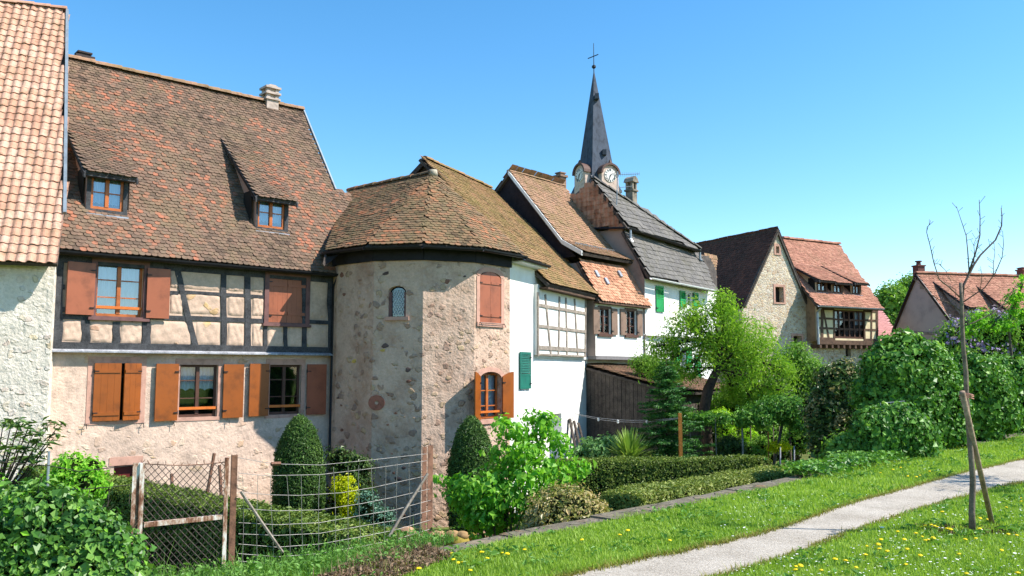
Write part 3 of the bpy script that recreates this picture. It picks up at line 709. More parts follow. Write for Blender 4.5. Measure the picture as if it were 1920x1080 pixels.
# chimneys
def chimney(parent, c, w_, d_, z0, z1, mat, cap='slab', F=None, label=None):
    F = F or FA; G = Frame(c, F.d); m = MB()
    m.box(G, -w_/2, w_/2, z0, z1, -d_/2, d_/2)
    if cap == 'vented':
        m.box(G, -w_/2-.05, w_/2+.05, z1, z1+.06, -d_/2-.05, d_/2+.05)
        for zz in (.06, .26):
            for a in (-1, 1):
                for b in (-1, 1): m.box(G, a*(w_/2-.06)-.06, a*(w_/2-.06)+.06, z1+zz, z1+zz+.13, b*(d_/2-.06)-.06, b*(d_/2-.06)+.06)
            m.box(G, -w_/2-.06, w_/2+.06, z1+zz+.13, z1+zz+.2, -d_/2-.06, d_/2+.06)
        m.box(G, -w_/2+.05, w_/2-.05, z1+.06, z1+.4, -d_/2+.05, d_/2-.05)
        m.prism(G, [(-w_/2-.02, z1+.46), (w_/2+.02, z1+.46), (w_/2-.12, z1+.53), (-w_/2+.12, z1+.53)], -d_/2, d_/2)
    elif cap == 'pot':
        m.box(G, -w_/2-.05, w_/2+.05, z1, z1+.08, -d_/2-.05, d_/2+.05)
        m.tube([G.pt(0, z1+.08, 0), G.pt(0, z1+.3, 0)], [w_*.3, w_*.25], 10); m.tube([G.pt(0, z1+.3, 0), G.pt(0, z1+.36, 0)], [w_*.42, w_*.42], 10)
    elif cap == 'hood':
        m.box(G, -w_/2-.05, w_/2+.05, z1, z1+.08, -d_/2-.05, d_/2+.05)
        for a in (-1, 1):
            for b in (-1, 1): m.box(G, a*(w_/2-.05)-.05, a*(w_/2-.05)+.05, z1+.08, z1+.4, b*(d_/2-.05)-.05, b*(d_/2-.05)+.05)
        m.prism(G, [(-w_/2-.08, z1+.4), (w_/2+.08, z1+.4), (w_/2-.02, z1+.58), (0, z1+.68), (-w_/2+.02, z1+.58)], -d_/2-.06, d_/2+.06)
    else:
        m.box(G, -w_/2-.06, w_/2+.06, z1, z1+.09, -d_/2-.06, d_/2+.06); m.box(G, -w_/2+.04, w_/2-.04, z1+.09, z1+.17, -d_/2+.04, d_/2-.04)
        m.box(G, -w_/2-.0, w_/2+.0, z1+.17, z1+.22, -d_/2-.0, d_/2+.0)
    o = m.build('chimney', mat, parent)
    if label: o['label'] = label
    return o
q = hitp(506, 200, FA.pt(0, 0, -BR), FA.n); chimney(ha, q-FA.n*.0, .42, .42, HR-.5, FA.h(506, 190, -BR), m_plain('pink_grey_chimney', (178, 160, 148), .1, 6), 'vented', label='squat chimney with a vented stone cap')
q = hitp(155, 130, FA.pt(0, 0, -BR-.6), FA.n); chimney(ha, q, .4, .4, HR-1.2, FA.h(155, 113, -BR-.6), m_plain('black_chimney', (56, 46, 44), .1, 6), 'slab')

# ================================================================ TOWER
def step(p, d, u):
    a = (u-960)/FPX/1.003; # solve p.x+d.x t = a (p.y+d.y t)
    t = (a*p[1]-p[0])/(d[0]-a*d[1]); return V(p[0]+d[0]*t, p[1]+d[1]*t, 0)
az = lambda deg: V(math.cos(R(deg)), math.sin(R(deg)), 0)     # face direction whose normal has azimuth deg
V2 = V((792-960)/FPX/1.003*23.3, 23.3, 0)
V3 = step(V2, az(21), 889); V4 = step(V3, az(51), 956)
V1 = step(V2, -az(-9), 699); V0 = step(V1, -az(-39), 630)
V00 = V0-az(-60)*.8; VB = V4+az(65.8)*.0
tw = thing('round_tower', 'faceted stone tower with patchy render under a mossy half cone roof', 'tower', V2+Z*GZ)
def lowmask(m):
    sx = m.nt.nodes.new('ShaderNodeSeparateXYZ'); m.l(m.tc, sx.inputs[0])
    x = m.nt.nodes.new('ShaderNodeMapRange'); x.inputs[1].default_value = 0; x.inputs[2].default_value = 5.5; x.inputs[3].default_value = .10; x.inputs[4].default_value = -.02
    m.l(sx.outputs[2], x.inputs[0]); return x.outputs[0]
W_T = m_rubble('tower_rubble', [(138, 104, 86), (166, 134, 112), (204, 178, 134), (178, 152, 132), (156, 118, 98), (130, 108, 98), (206, 182, 156)], (206, 176, 154), 4.6, .60, .12, 1.0, plaster_var=(172, 138, 116), stretchz=1.25, vmask=lowmask, round_=True, soft=.7, bdist=.09)
TV = [V00, V0, V1, V2, V3, V4]; TF = [Frame(a, b-a) for a, b in zip(TV, TV[1:])]; TL = [float(np.linalg.norm(b-a)) for a, b in zip(TV, TV[1:])]
F12, F23, F34 = TF[2], TF[3], TF[4]
HT = F23.h(800, 462, .3)      # eave
LAN = F12.rect(728, 536, 761, 594); SU = F34.rect(899, 510, 939, 605); SL = F34.rect(899, 697, 940, 786)
m = MB()
for k, (F, L) in enumerate(zip(TF, TL)):
    holes = [LAN] if k == 2 else ([SU, SL] if k == 4 else [])
    wall(m, F, 0, L, GZ, HT, holes, 0, .22, 5)
m.poly([V4+Z*GZ, V00+Z*GZ, V00+Z*HT, V4+Z*HT], 5)
# arch spandrels: fill the corners of the rectangular openings
for F, r, rise in ((F12, LAN, .17), (F34, SU, .16), (F34, SL, .2)):
    a, b, c, d = r; ar = arch_pts(a, b, c, d, rise, 10)[3:-1]
    m.prism(F, [(b, d-rise)]+[(b, d+.0)]+[(a+(b-a)/2, d)]+[q for q in ar[::-1] if q[0] >= (a+b)/2], -.2, -.002, 5)
    m.prism(F, [(a, d-rise)]+[q for q in ar[::-1] if q[0] <= (a+b)/2]+[(a+(b-a)/2, d)]+[(a, d)], -.2, -.002, 5)
# stones standing proud of the render
STN = [m_plain('proud_stone_%s' % n, c, .15, 7, .9, .5, .2) for n, c in (('brown', (128, 90, 74)), ('dark', (92, 76, 72)), ('tan', (182, 152, 122)), ('yellow', (204, 172, 92)), ('pale', (200, 184, 164)))]
def stones(F, L, h0, h1, n, m, prob, p=0, size=(.07, .2), rects=()):
    for _ in range(n):
        s = random.uniform(.1, L-.1); h = h0+(h1-h0)*random.random()**1.25; a = random.uniform(*size); b = a*random.uniform(.5, .8)
        if any(r[0]-a-.15 < s < r[1]+a+.15 and r[2]-b-.15 < h < r[3]+b+.2 for r in rects): continue
        mi = random.choices(range(5), prob)[0]; k = 9; ph = random.uniform(0, 6); th = random.uniform(-.3, .3)
        rim = [(math.cos(6.283*i/k)*a*(1+.18*math.sin(ph+i*2.2)), math.sin(6.283*i/k)*b*(1+.18*math.cos(ph+i*1.7))) for i in range(k)]
        rim = [(x*math.cos(th)-y*math.sin(th), x*math.sin(th)+y*math.cos(th)) for x, y in rim]
        vs = [F.pt(s+x, h+y, p-.005) for x, y in rim]+[F.pt(s+x*.8, h+y*.8, p+.016) for x, y in rim]+[F.pt(s, h, p+.022)]
        m.add(vs, [(i, (i+1) % k, k+(i+1) % k, k+i) for i in range(k)]+[(k+i, k+(i+1) % k, 2*k) for i in range(k)], mi)
for k, (F, L) in enumerate(zip(TF, TL)):
    if k == 0: continue
    rects = [LAN] if k == 2 else ([SU, SL] if k == 4 else [])
    stones(F, L, GZ+.1, HT-.5, (0, 16, 22, 16, 8)[k], m, (4, 2, 4, .6, 2) if k < 3 else (1.5, .5, 5, 1, 3), rects=rects, size=(.03, .11))
m.build('wall', [*STN, W_T], tw)
m = MB(); q = F12.sh(703, 755); k = 20
for (r0, r1, pp0, pp1) in ((.055, .22, -.01, .03),):
    vs = []
    for rr, pp in ((r0, pp0), (r0, pp1), (r1, pp1), (r1, pp0)): vs += [F12.pt(q[0]+.05+rr*1.05*math.cos(6.283*i/k), q[1]+rr*.95*math.sin(6.283*i/k), pp) for i in range(k)]
    m.add(vs, [(a*k+i, a*k+(i+1) % k, (a+1)*k+(i+1) % k, (a+1)*k+i) for a in range(3) for i in range(k)])
m.build('millstone', m_plain('millstone', (150, 96, 78), .15, 8, .9, .5), tw)
# lancet
m = MB(); a, b, c, d = LAN
m.box(F12, a-.02, a+.07, c, d-.17, -.19, -.08); m.box(F12, b-.07, b+.02, c, d-.17, -.19, -.08); m.build('window_frame', FRAME_DK, tw)
w_ = MB(); w_.prism(F12, arch_pts(a+.06, b-.06, c+.02, d-.04, .14), -.16, -.15); lw = w_.build('leaded_window', m_glass('greenish_glass', .8, (.35, .5, .5)), tw)
w_ = MB(); n = 9
for i in range(-n, n+1):
    for sg in (-1, 1):
        s0_ = (a+b)/2+i*.075; x0, x1 = s0_-sg*.5, s0_+sg*.5; seg = []
        for t_ in np.linspace(0, 1, 40):
            x = x0+(x1-x0)*t_; y = c+(d-c)*.5+(t_-.5)*1.9
            if a+.06 < x < b-.06 and c+.02 < y < d-.1: seg.append((x, y))
        if len(seg) > 1: w_.tube([F12.pt(*seg[0], -.145), F12.pt(*seg[-1], -.145)], .006, 4)
w_.build('lead_lattice', LEAD, lw)
w_ = MB(); room(w_, F12, a, b, c, d, -.2, .8); w_.build('room_behind', ROOM, lw)
m = MB(); m.box(F12, a-.08, b+.1, c-.1, c, -.02, .06); m.build('window_sill', SANDSTONE, tw)
m = MB()
for (r, rise) in ((SU, .16), (SL, .2)):
    a, b, c, d = r; e = .13; m = MB()
    m.box(F34, a-e, a, c, d-rise, -.02, .02); m.box(F34, b, b+e, c, d-rise, -.02, .02); m.box(F34, a-e, b+e, c-.12, c, -.02, .05)
    o_ = arch_pts(a-e, b+e, c, d+e, rise+e*.6, 10)[2:]; i_ = arch_pts(a, b, c, d, rise, 10)[2:]
    for j in range(len(o_)-1): m.prism(F34, [i_[j], o_[j], o_[j+1], i_[j+1]], -.02, .02)
    m.build('window_surround', SANDSTONE, tw)
a, b, c, d = SU; mid = (a+b)/2
for (x0, x1, hg) in ((a, mid-.003, 'l'), (mid+.003, b, 'r')): shutter(tw, F34, (x0, x1, c, d), -.03, SHUT_RED, battens=(.14, .78), hinge=hg, arch=.15)
m = MB()
for ss in (a-.05, b+.05): m.tube([F34.pt(ss, c-.02, 0), F34.pt(ss, c-.02, .1), F34.pt(ss+.04, c-.12, .12)], .01, 5)
m.tube([F34.pt(a-.05, c-.03, .09), F34.pt(b+.05, c-.03, .09)], .009, 5); m.build('shutter_catches', IRON, tw)
a, b, c, d = SL
window(tw, F34, (a+.02, b-.02, c+.02, d-.05), 0, FRAME_BR, 2, (.28, .62), .05, GLASS, 'full', .14)
m = MB(); m.box(F34, a, b, c+.18, c+.24, -.08, -.03); m.build('guard_rail', m_plain('orange_rail_paint', (204, 110, 46), .05, 4, .4), tw)
wd = (b-a)*.62
shutter(tw, F34, (a-wd, a-.01, c, d), .02, SHUT_OR, battens=(), hinge='r', ang=26, arch=.14)
shutter(tw, F34, (b+.01, b+wd*.8, c, d), .02, SHUT_OR, battens=(), hinge='l', ang=4, arch=.14)
# cornice band, eaves and half-cone roof
cen = V(V2[0]-.1, V2[1]+3.0, 0)
def outw(p, e): return p+unit(V(p[0]-cen[0], p[1]-cen[1], 0))*e
m = MB(); m3 = MB()
EV = [outw(p, .42) for p in TV]; EV[-1] = V4+F34.n*.36+F34.d*.25
EV[0] = outw(V00, .4)-az(-60)*.4
for (a, b, c, d) in zip(TV, TV[1:], EV, EV[1:]):
    F = Frame(a, b-a); L = float(np.linalg.norm(b-a)); m.box(F, -.01, L+.01, HT-.34, HT, -.02, .07)
    m.poly([a+Z*(HT-.02), b+Z*(HT-.02), d+Z*(HT-.02), c+Z*(HT-.02)])
m.build('cornice_band', m_plain('black_cornice', (34, 34, 38), .2, 5, .8), tw)
PK = onY(812, 326, 26.0); RK = PK+(-FA.n)*0+V(0, 0, 0)
d_ = ray(655, 357); RK = EYEV+d_*((PK[2]-EYE)/d_[2])
m = MB(); he = HT+.04
for k in range(len(EV)-1):
    a, b = EV[k]+Z*he, EV[k+1]+Z*he
    if k == 0: continue
    # bellcast: lower skirt then main facet
    def lerp(p, q, t): return p+(q-p)*t
    roof(tw, '', [a, b, PK+(b-a)*.001, PK-(b-a)*.001], b-a, TILE_MOSS, .168, .125, 'beaver', .1, .02, 20+k, m=m)
a, b = EV[1]+Z*he, PK
_n = np.cross(PK-a, RK-a); roof(tw, '', [a, PK, RK, hitp(604, 492, a, _n)], unit(RK-PK), TILE_MOSS, .168, .125, 'beaver', .1, .02, 31, m=m)
m.build('roof', [TILE_MOSS, BOARD], tw)
ridge(tw, RK, PK+Z*.02, TILE_MOSS, .13, .4)
m = MB()
for k in range(len(EV)-1):
    pass
for a, b in zip(EV[1:], EV[2:]): gutter(tw, a+Z*(HT-.01)+unit(np.cross(b-a, Z))*.05, b+Z*(HT-.01)+unit(np.cross(b-a, Z))*.05, .075)
m = MB(); m.tube([PK-Z*.08, PK+Z*.12], [.16, .13], 10); m.build('roof_cap', CEMENT, tw, smooth=True)

# ================================================================ WHITE HOUSE (B)
FB = Frame(V4+V(.0, .0, 0), (.41, .912))
hb = thing('white_house', 'white rendered house with olive tiled roof and a grey timbered panel', 'house', FB.pt(0, GZ, 0))
HB1 = FB.h(985, 488, .3); sB = FB.s(1110, 650); s2 = FB.s(1008, 600)
HBL = FB.h(1030, 544, .1)
NICHE = FB.rect(1030, 776, 1053, 870); m = MB()
wall(m, FB, .0, s2, GZ, HB1, [NICHE] if NICHE[1] < s2 else [], 0, .3)
wall(m, FB, s2, sB, GZ, HBL+.3, [NICHE] if NICHE[1] > s2 else [], 0, .3)
m.poly([FB.pt(sB, GZ, 0), FB.pt(sB, GZ, -8), FB.pt(sB, HBL, -8), FB.pt(sB, HBL, 0)])
m.poly([FB.pt(0, GZ, -3), FB.pt(0, GZ, -8), FB.pt(0, HBL, -8), FB.pt(0, HB1, -3)])
a, b, c, d = NICHE; m.poly([FB.pt(a, c, -.3), FB.pt(b, c, -.3), FB.pt(b, d, -.3), FB.pt(a, d, -.3)])
m.box(FB, s2-.02, sB+.1, FB.h(1050, 668)-.08, FB.h(1050, 668)-.002, -.02, .05)
m.build('wall', W_WHITE, hb)
# timber panel
m = MB(); pw = .12; m.box(FB, FB.s(1009, 600, .14), FB.s(1099, 620, .14), FB.h(1050, 668), HBL+.1, .0, pw); m.build('panel_wall', W_WHITE, hb)
m = MB(); pp = pw+.03
vB = lambda u, v: FB.sh(u, v, pp)
s2p = FB.s(1009, 600, pp); sBp = FB.s(1099, 620, pp)
for (a, b) in (((1010, 668), (1010, 548)), ((1034, 668), (1023, 552)), ((1048, 668), (1050, 556)), ((1064, 668), (1062, 558)), ((1084, 668), (1078, 560)), ((1098, 668), (1099, 562))):
    beam(m, FB, vB(*a), vB(*b), .11, pw-.01, pp)
for (u, v, w_) in ((1050, 579, .1), (1050, 616, .1), (1050, 654, .13), (1050, 666, .06)):
    h_ = FB.h(u, v, pp); m.box(FB, s2p, sBp, h_-w_/2, h_+w_/2, pw-.01, pp+.006)
m.build('panel_timbers', TIMBER_GR, hb)
bB = 4.2; q = hitp(800, 300, FB.pt(0, 0, -bB), FB.n); HRB = q[2]
eB = FB.pt(0, HB1+.03, .38); pnB = unit(np.cross(FB.d, FB.pt(0, HRB, -bB)-eB)); pnB = pnB if pnB[2] > 0 else -pnB
PB = lambda u, v: hitp(u, v, eB, pnB)
sg = float(np.dot(PB(797, 299)-FB.o, FB.d)); sE = sB-.1
rt = FB.pt(sE, HRB, -bB)
ex = 1.05; slB = (HRB-HB1-.03)/(bB+.38)
zF = HBL+.12; m = MB()
roof(hb, '', [FB.pt(.15, HB1+.03, .38), FB.pt(s2-.2, HB1+.03, .38), FB.pt(s2-.2, HRB, -bB), FB.pt(sg, HRB, -bB), FB.pt(sg-1.2, HB1+.03+slB*3.0, .38-3.0), FB.pt(-.7, HB1+.03+slB*1.2, .38-1.2)], FB.d, TILE_B, .17, .135, 'beaver', .1, .03, 41, m=m)
roof(hb, '', [FB.pt(s2-.22, zF, .5), FB.pt(sE+.2, zF, .5), FB.pt(sE+.2, HRB-.01, -bB), FB.pt(s2-.22, HRB-.01, -bB)], FB.d, TILE_B, .17, .135, 'beaver', .1, .03, 42, m=m)
m.build('roof', [TILE_B, BOARD], hb)
ridge(hb, FB.pt(sg, HRB+.03, -bB), FB.pt(sE, HRB+.03, -bB), TILE_B, .12, .38)
m = MB(); m.slab([FB.pt(sg, HRB, -bB), FB.pt(sE, HRB, -bB), FB.pt(sE, HB1, -8.6), FB.pt(sg, HB1, -8.6)], -Z*.1)
m.build('back_roof', TILE_DARK, hb)
m = MB(); m.poly([FB.pt(sg+.15, HRB-.12, -bB), FB.pt(sg+.15, HB1, -8.3), FB.pt(sg+.15, HB1, 0)]); 
for sgn in (1, -1): m.slab([FB.pt(sg-.02, HRB+.02, -bB), FB.pt(sg+.03, HRB+.02, -bB), FB.pt(sg+.03, HRB-2.2, -bB+sgn*2.2/slB), FB.pt(sg-.02, HRB-2.2, -bB+sgn*2.2/slB)], -Z*.2)
m.build('gable_boards', BOARD, hb)
gutter(hb, FB.pt(.05, HB1-.0, .45), FB.pt(s2-.1, HB1-.0, .45), .07)
m = MB(); m.box(FB, .1, s2-.1, HB1-.1, HB1-.05, 0, .38, 0); m.build('soffit', WHITE_PAINT, hb)
m = MB(); m.box(FB, s2-.15, sE+.1, zF-.16, zF-.1, -.1, .42); m.build('eave_boards', TIMBER_BR, hb)
m = MB(); m.box(FB, .1, s2, HB1-.1, HB1+.3, -.3, -.02); m.poly([FB.pt(s2-.02, HBL, 0), FB.pt(s2-.02, HB1, 0), FB.pt(s2-.02, HB1+1.5, -2.2), FB.pt(s2-.02, HBL, -2.2)]); m.build('wall_top', W_WHITE, hb)
shutter(hb, FB, FB.rect(974, 660, 994, 729, .03), .03, SHUT_TEAL, battens=(), hinge='r', louvre=.35)
m = MB(); q = FB.sh(983, 733, .03); m.tube([FB.pt(q[0], q[1]+.03, .05), FB.pt(q[0], q[1]-.08, .05)], .012, 5); m.build('shutter_stay', WHITE_PAINT, hb)
# planks leaning on the white wall
for k, (u0, u1) in enumerate(((1072, 1082), (1078, 1090), (1084, 1097))):
    a = FB.pt(FB.s(u0, 800, .12)+.05*k, FB.h(u0, 785+4*k, .1), .03+.02*k); b = FB.pt(FB.s(u1, 850, .5), GZ+.02, .75+.1*k)
    m = MB(); d = unit(b-a); sd_ = FB.d*.09; m.slab([a-sd_, a+sd_, b+sd_, b-sd_], unit(np.cross(d, FB.d))*.03)
    tag(m.build('wooden_plank', BOARD, base=b), ['narrow grey plank leaning against the white wall, nearest the niche', 'middle grey plank leaning against the white wall by the shed', 'grey plank leaning against the white wall, closest to the dark shed'][k], 'plank', 'planks leaning against the white wall')
# ================================================================ HOUSE WITH DARK GABLE (D)
FD = Frame(onY(1117, 690, 31.0), (.642, .767))
hd = thing('gabled_house', 'narrow white house with a black gable, orange mansard tiles and two brown shuttered windows', 'house', FD.pt(0, GZ, 0))
SD = FD.s(1211, 620); bD, hRD = 4.05, FD.h(957, 322, -4.05)
LD = Frame(FD.pt(0, 0, 0), -FD.n)      # left side plane: s = back distance
def LP(u, v): q = hitp(u, v, FD.o, FD.d); return float(-np.dot(q-FD.o, FD.n)), float(q[2])
ap = LP(957, 322); ue = LP(1087, 474); ub = LP(1086, 490); lb = LP(1113, 565)
hWT = FD.h(1160, 573); hWB = FD.h(1160, 668)
lk = LP(1058, 452)
m = MB()
A = FD.rect(1123, 578, 1144, 626); B = FD.rect(1173, 582, 1192, 628)
wall(m, FD, 0, SD, hWB, hWT, [A, B], 0, .15)
wall(m, FD, 0, SD, GZ, hWB, [], -.55, .15)
m.poly([FD.pt(0, hWB, 0), FD.pt(SD, hWB, 0), FD.pt(SD, hWB, -.55), FD.pt(0, hWB, -.55)])
m.build('wall', W_WHITE, hd)
m = MB()
for s in (0, SD):
    m.poly([FD.pt(s, hWB, 0), FD.pt(s, hWT, 0), FD.pt(s, ub[1]-.05, -ub[0]-.1), FD.pt(s, ub[1], -7.6), FD.pt(s, hWB, -7.6)])
    m.poly([FD.pt(s, hWB, -.55), FD.pt(s, hWB, -7.6), FD.pt(s, GZ, -7.6), FD.pt(s, GZ, -.55)])
m.poly([FD.pt(0, GZ, -7.6), FD.pt(SD, GZ, -7.6), FD.pt(SD, ub[1], -7.6), FD.pt(0, ub[1], -7.6)])
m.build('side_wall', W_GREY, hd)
m = MB(); kx = lk
for s in (0.02, SD-.02): m.poly([FD.pt(s, ue[1]-.12, -ue[0]-.2), FD.pt(s, kx[1]-.1, -kx[0]), FD.pt(s, ap[1]-.12, -ap[0]), FD.pt(s, ue[1]-.1, -7.4)])
m.build('gable_wall', m_wood('near_black_boards', (44, 38, 42), (26, 22, 28), 3), hd)  # near black board colour over the whole gable
m = MB()
kink = FD.pt(-.12, kx[1], -kx[0]); kinkR = FD.pt(SD+.1, kx[1], -kx[0])
roof(hd, '', [kink, kinkR, FD.pt(SD+.1, ap[1], -ap[0]), FD.pt(-.12, ap[1], -ap[0])], FD.d, TILE_C, .17, .135, 'beaver', .1, .02, 51, m=m)
roof(hd, '', [FD.pt(-.12, ue[1], -ue[0]+.25), FD.pt(SD+.1, ue[1], -ue[0]+.25), kinkR, kink], FD.d, TILE_C, .17, .135, 'beaver', .1, .02, 52, m=m)
m.build('roof', [TILE_C, BOARD], hd)
m = MB(); roof(hd, '', [FD.pt(-.05, lb[1], -lb[0]+.3), FD.pt(SD+.05, lb[1], -lb[0]+.3), FD.pt(SD+.05, ub[1], -ub[0]), FD.pt(-.05, ub[1], -ub[0])], FD.d, TILE_ORANGE, .17, .14, 'beaver', .1, .02, 53, m=m)
m.build('mansard_roof', [TILE_ORANGE, BOARD], hd)
m = MB()
roof(hd, '', [FD.pt(-.12, ap[1], -ap[0]), FD.pt(SD+.1, ap[1], -ap[0]), FD.pt(SD+.1, ub[1], -8), FD.pt(-.12, ub[1], -8)], FD.d, TILE_C, .4, .4, 'flat', .1, .0, 54, m=m); m.build('back_roof', [TILE_C, BOARD], hd)
ridge(hd, FD.pt(-.12, ap[1]+.03, -ap[0]), FD.pt(SD+.1, ap[1]+.03, -ap[0]), TILE_C, .09, .36)
m = MB(); 
for (p_, q_) in (((ap[0], ap[1]), (kx[0], kx[1])), ((kx[0], kx[1]), (ue[0]-.2, ue[1]))):
    a = FD.pt(-.16, p_[1]+.04, -p_[0]); b = FD.pt(-.16, q_[1]+.04, -q_[0]); m.slab([a, b, b+FD.d*.05, a+FD.d*.05], -Z*.17)
m.build('barge_board', WHITE_PAINT, hd)
m = MB()
for k in range(2):
    z_ = .10+.09*k; a = FD.pt(.3, kx[1]-.25, -kx[0]+.3)+Z*z_; b = FD.pt(SD-.5, kx[1]-.25, -kx[0]+.3)+Z*z_; m.tube([a, b], .014, 4)
for s in np.linspace(.3, SD-.5, 16): a = FD.pt(s, kx[1]-.27, -kx[0]+.3); m.tube([a, a+Z*.2], .01, 4)
m.build('snow_guard', ZINC, hd)
for k, r in enumerate((A, B)):
    wo = window(hd, FD, r, 0, FRAME_DD, 2, (.36, .68), .05, GLASS, 'sides', .06, deep=.4)
    wd = (r[1]-r[0])*.5
    cas = MB(); cas.box(FD, r[0]-.06, r[1]+.06, r[3], r[3]+.08, -.01, .03); cas.build('window_lintel', FRAME_DD, hd); cas = MB(); cas.box(FD, r[0]-.1, r[1]+.1, r[2]-.1, r[2], -.01, .07); cas.build('window_sill', FRAME_DD, hd)
    shutter(hd, FD, (r[0]-wd-.05, r[0]-.03, r[2]-.02, r[3]+.02), .03, SHUT_GREY, battens=(), hinge='r'); shutter(hd, FD, (r[1]+.03, r[1]+wd+.05, r[2]-.02, r[3]+.02), .03, SHUT_GREY, battens=(), hinge='l')
m = MB(); m.box(FD, -.1, SD, lb[1]-.08, lb[1]-.02, 0, .25); m.build('eave_boards', TIMBER_BR, hd)
m = MB(); m.box(FD, 0, SD, hWB-.13, hWB-.004, -.5, .03); m.build('jetty_beam', m_plain('grey_beam', (120, 116, 116), .1), hd)
for (u, v) in ((509, 600), (552, 632), (610, 600)):
    q = hitp(900+u/2.348, 260+v/2.348, FD.pt(0, lb[1], -lb[0]+.3), unit(np.cross(FD.d, FD.pt(0, ub[1], -ub[0])-FD.pt(0, lb[1], -lb[0]+.3)))); G = Frame(q, FD.d); m = MB(); up_ = unit(FD.pt(0, ub[1], -ub[0])-FD.pt(0, lb[1], -lb[0]+.3)); n_ = unit(np.cross(FD.d, up_)); n_ = n_ if n_[2] > 0 else -n_
    c = q+n_*.05; m.slab([c-FD.d*.08-up_*.14, c+FD.d*.08-up_*.14, c+FD.d*.08+up_*.14, c-FD.d*.08+up_*.14], n_*.06); m.build('skylight', LEAD, hd)
q = hitp(1051, 350, FD.pt(0, 0, -bD-.5), FD.n); chimney(hd, q, .36, .36, ap[1]-1.3, FD.h(1051, 333, -bD-.5), m_plain('brown_chimney', (132, 104, 84), .15, 8), 'slab')

# ================================================================ GREY ROOFED HOUSE (E)
FE = Frame(onY(1211, 690, 33.5), (.642, .767))
he_ = thing('grey_roofed_house', 'white house with green shutters under a grey two stage roof and hung tile gable', 'house', FE.pt(0, GZ, 0))
def EP(u, v): q = hitp(u, v, FE.o, FE.d); return float(-np.dot(q-FE.o, FE.n)), float(q[2])
ap = EP(1114, 336); bk = EP(1171, 428); lo = EP(1211, 522); SE = FE.s(1345, 620)
hl_ = lo[1]; hst = FE.h(1230, 628)
m = MB()
EW = [FE.rect(1229, 536, 1243, 585), FE.rect(1284, 549, 1298, 575), FE.rect(1278, 652, 1290, 690)]
wall(m, FE, 0, SE, hst, hl_, EW[1:2], 0, .15); wall(m, FE, 0, SE, GZ, hst, EW[2:], -.12, .15)
m.box(FE, -.02, SE, hst-.04, hst+.02, -.15, .05)
m.build('wall', W_WHITE, he_)
m = MB()
for s in (0, SE):
    m.poly([FE.pt(s, GZ, 0), FE.pt(s, hl_, 0), FE.pt(s, bk[1], -bk[0]), FE.pt(s, bk[1], -6), FE.pt(s, GZ, -6)])
m.poly([FE.pt(0, GZ, -6), FE.pt(SE, GZ, -6), FE.pt(SE, bk[1], -6), FE.pt(0, bk[1], -6)])
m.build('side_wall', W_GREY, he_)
apP = FE.pt(0, ap[1], -ap[0])
e0 = FE.pt(-.15, bk[1]+.02, -bk[0]+.22); e1 = FE.pt(SE+.1, bk[1]+.02, -bk[0]+.22)
pnE = unit(np.cross(FE.d, FE.pt(-.0, ap[1], -ap[0])-FE.pt(0, bk[1]+.02, -bk[0]+.22))); pnE = pnE if pnE[2] > 0 else -pnE
PE = lambda u, v: hitp(u, v, e0, pnE)
eR = PE(1312, 469)
roof(he_, 'roof', [e0, eR, PE(1222, 404), FE.pt(-.1, ap[1], -ap[0])], FE.d, TILE_GREY, .26, .27, 'flat', .1, .02, 61)
ridge(he_, PE(1312, 468)+Z*.05, FE.pt(-.1, ap[1]+.05, -ap[0]), TILE_GREY, .12, .42)
# right hip and back
m = MB(); bb = FE.pt(SE+.1, bk[1], -6.2); m.slab([eR, bb, FE.pt(-.1, ap[1], -ap[0])], -Z*.1); m.slab([FE.pt(-.1, ap[1], -ap[0]), bb, FE.pt(-.1, bk[1], -6.2)], -Z*.1); m.build('back_roof', TILE_GREY, he_)
l0 = FE.pt(-.08, hl_+.02, .3); l1 = FE.pt(SE+.1, hl_+.02, .3); u0_ = FE.pt(-.08, bk[1]-.12, -bk[0]-.02); u1_ = FE.pt(SE+.1, bk[1]-.12, -bk[0]-.02)
pnl = unit(np.cross(FE.d, u0_-l0)); pnl = pnl if pnl[2] > 0 else -pnl
PL_ = lambda u, v: hitp(u, v, l0, pnl)
roof(he_, 'mansard_roof', [l0, PL_(1343, 545), PL_(1313, 478), u0_], FE.d, TILE_GREY, .26, .24, 'flat', .1, .02, 62)
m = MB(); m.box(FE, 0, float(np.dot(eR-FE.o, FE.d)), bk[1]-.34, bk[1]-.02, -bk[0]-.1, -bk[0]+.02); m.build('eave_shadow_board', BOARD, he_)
# hung-tile gable, facing left
SL_ = lambda u, v: hitp(u, v, FE.pt(-.06, 0, 0), FE.d)
g3 = [SL_(1171, 428), SL_(1122, 429), FE.pt(-.06, bk[1]+.15, -6.1), FE.pt(-.06, ap[1]-.05, -ap[0])]
gm_ = MB(); nn = -FE.d
gm_.slab([p-nn*.05 for p in g3], nn*.03, 1)
sv = FE.n*-1.0; poly2 = [(float(np.dot(p-g3[0], -FE.n)), float((p-g3[0])[2])) for p in g3]
tiles(gm_, g3[0], -FE.n, Z, -FE.d, poly2, .24, .19, 'pan', 0, .0, 1, 66)
gm_.build('hung_tile_gable', [m_tile('hung_tiles', [(132, 92, 72), (156, 110, 86), (176, 132, 106), (190, 150, 126)], moss=(120, 100, 84), mossamt=.2), BOARD], he_)
m = MB(); a = SL_(1116, 429); b = FE.pt(-.14, bk[1]-.02, -bk[0]+.1); m.tube([a-FE.d*.1, b], .05, 6); m.build('gable_gutter', GUTTER, he_)
m = MB(); q = PE(1180, 434)
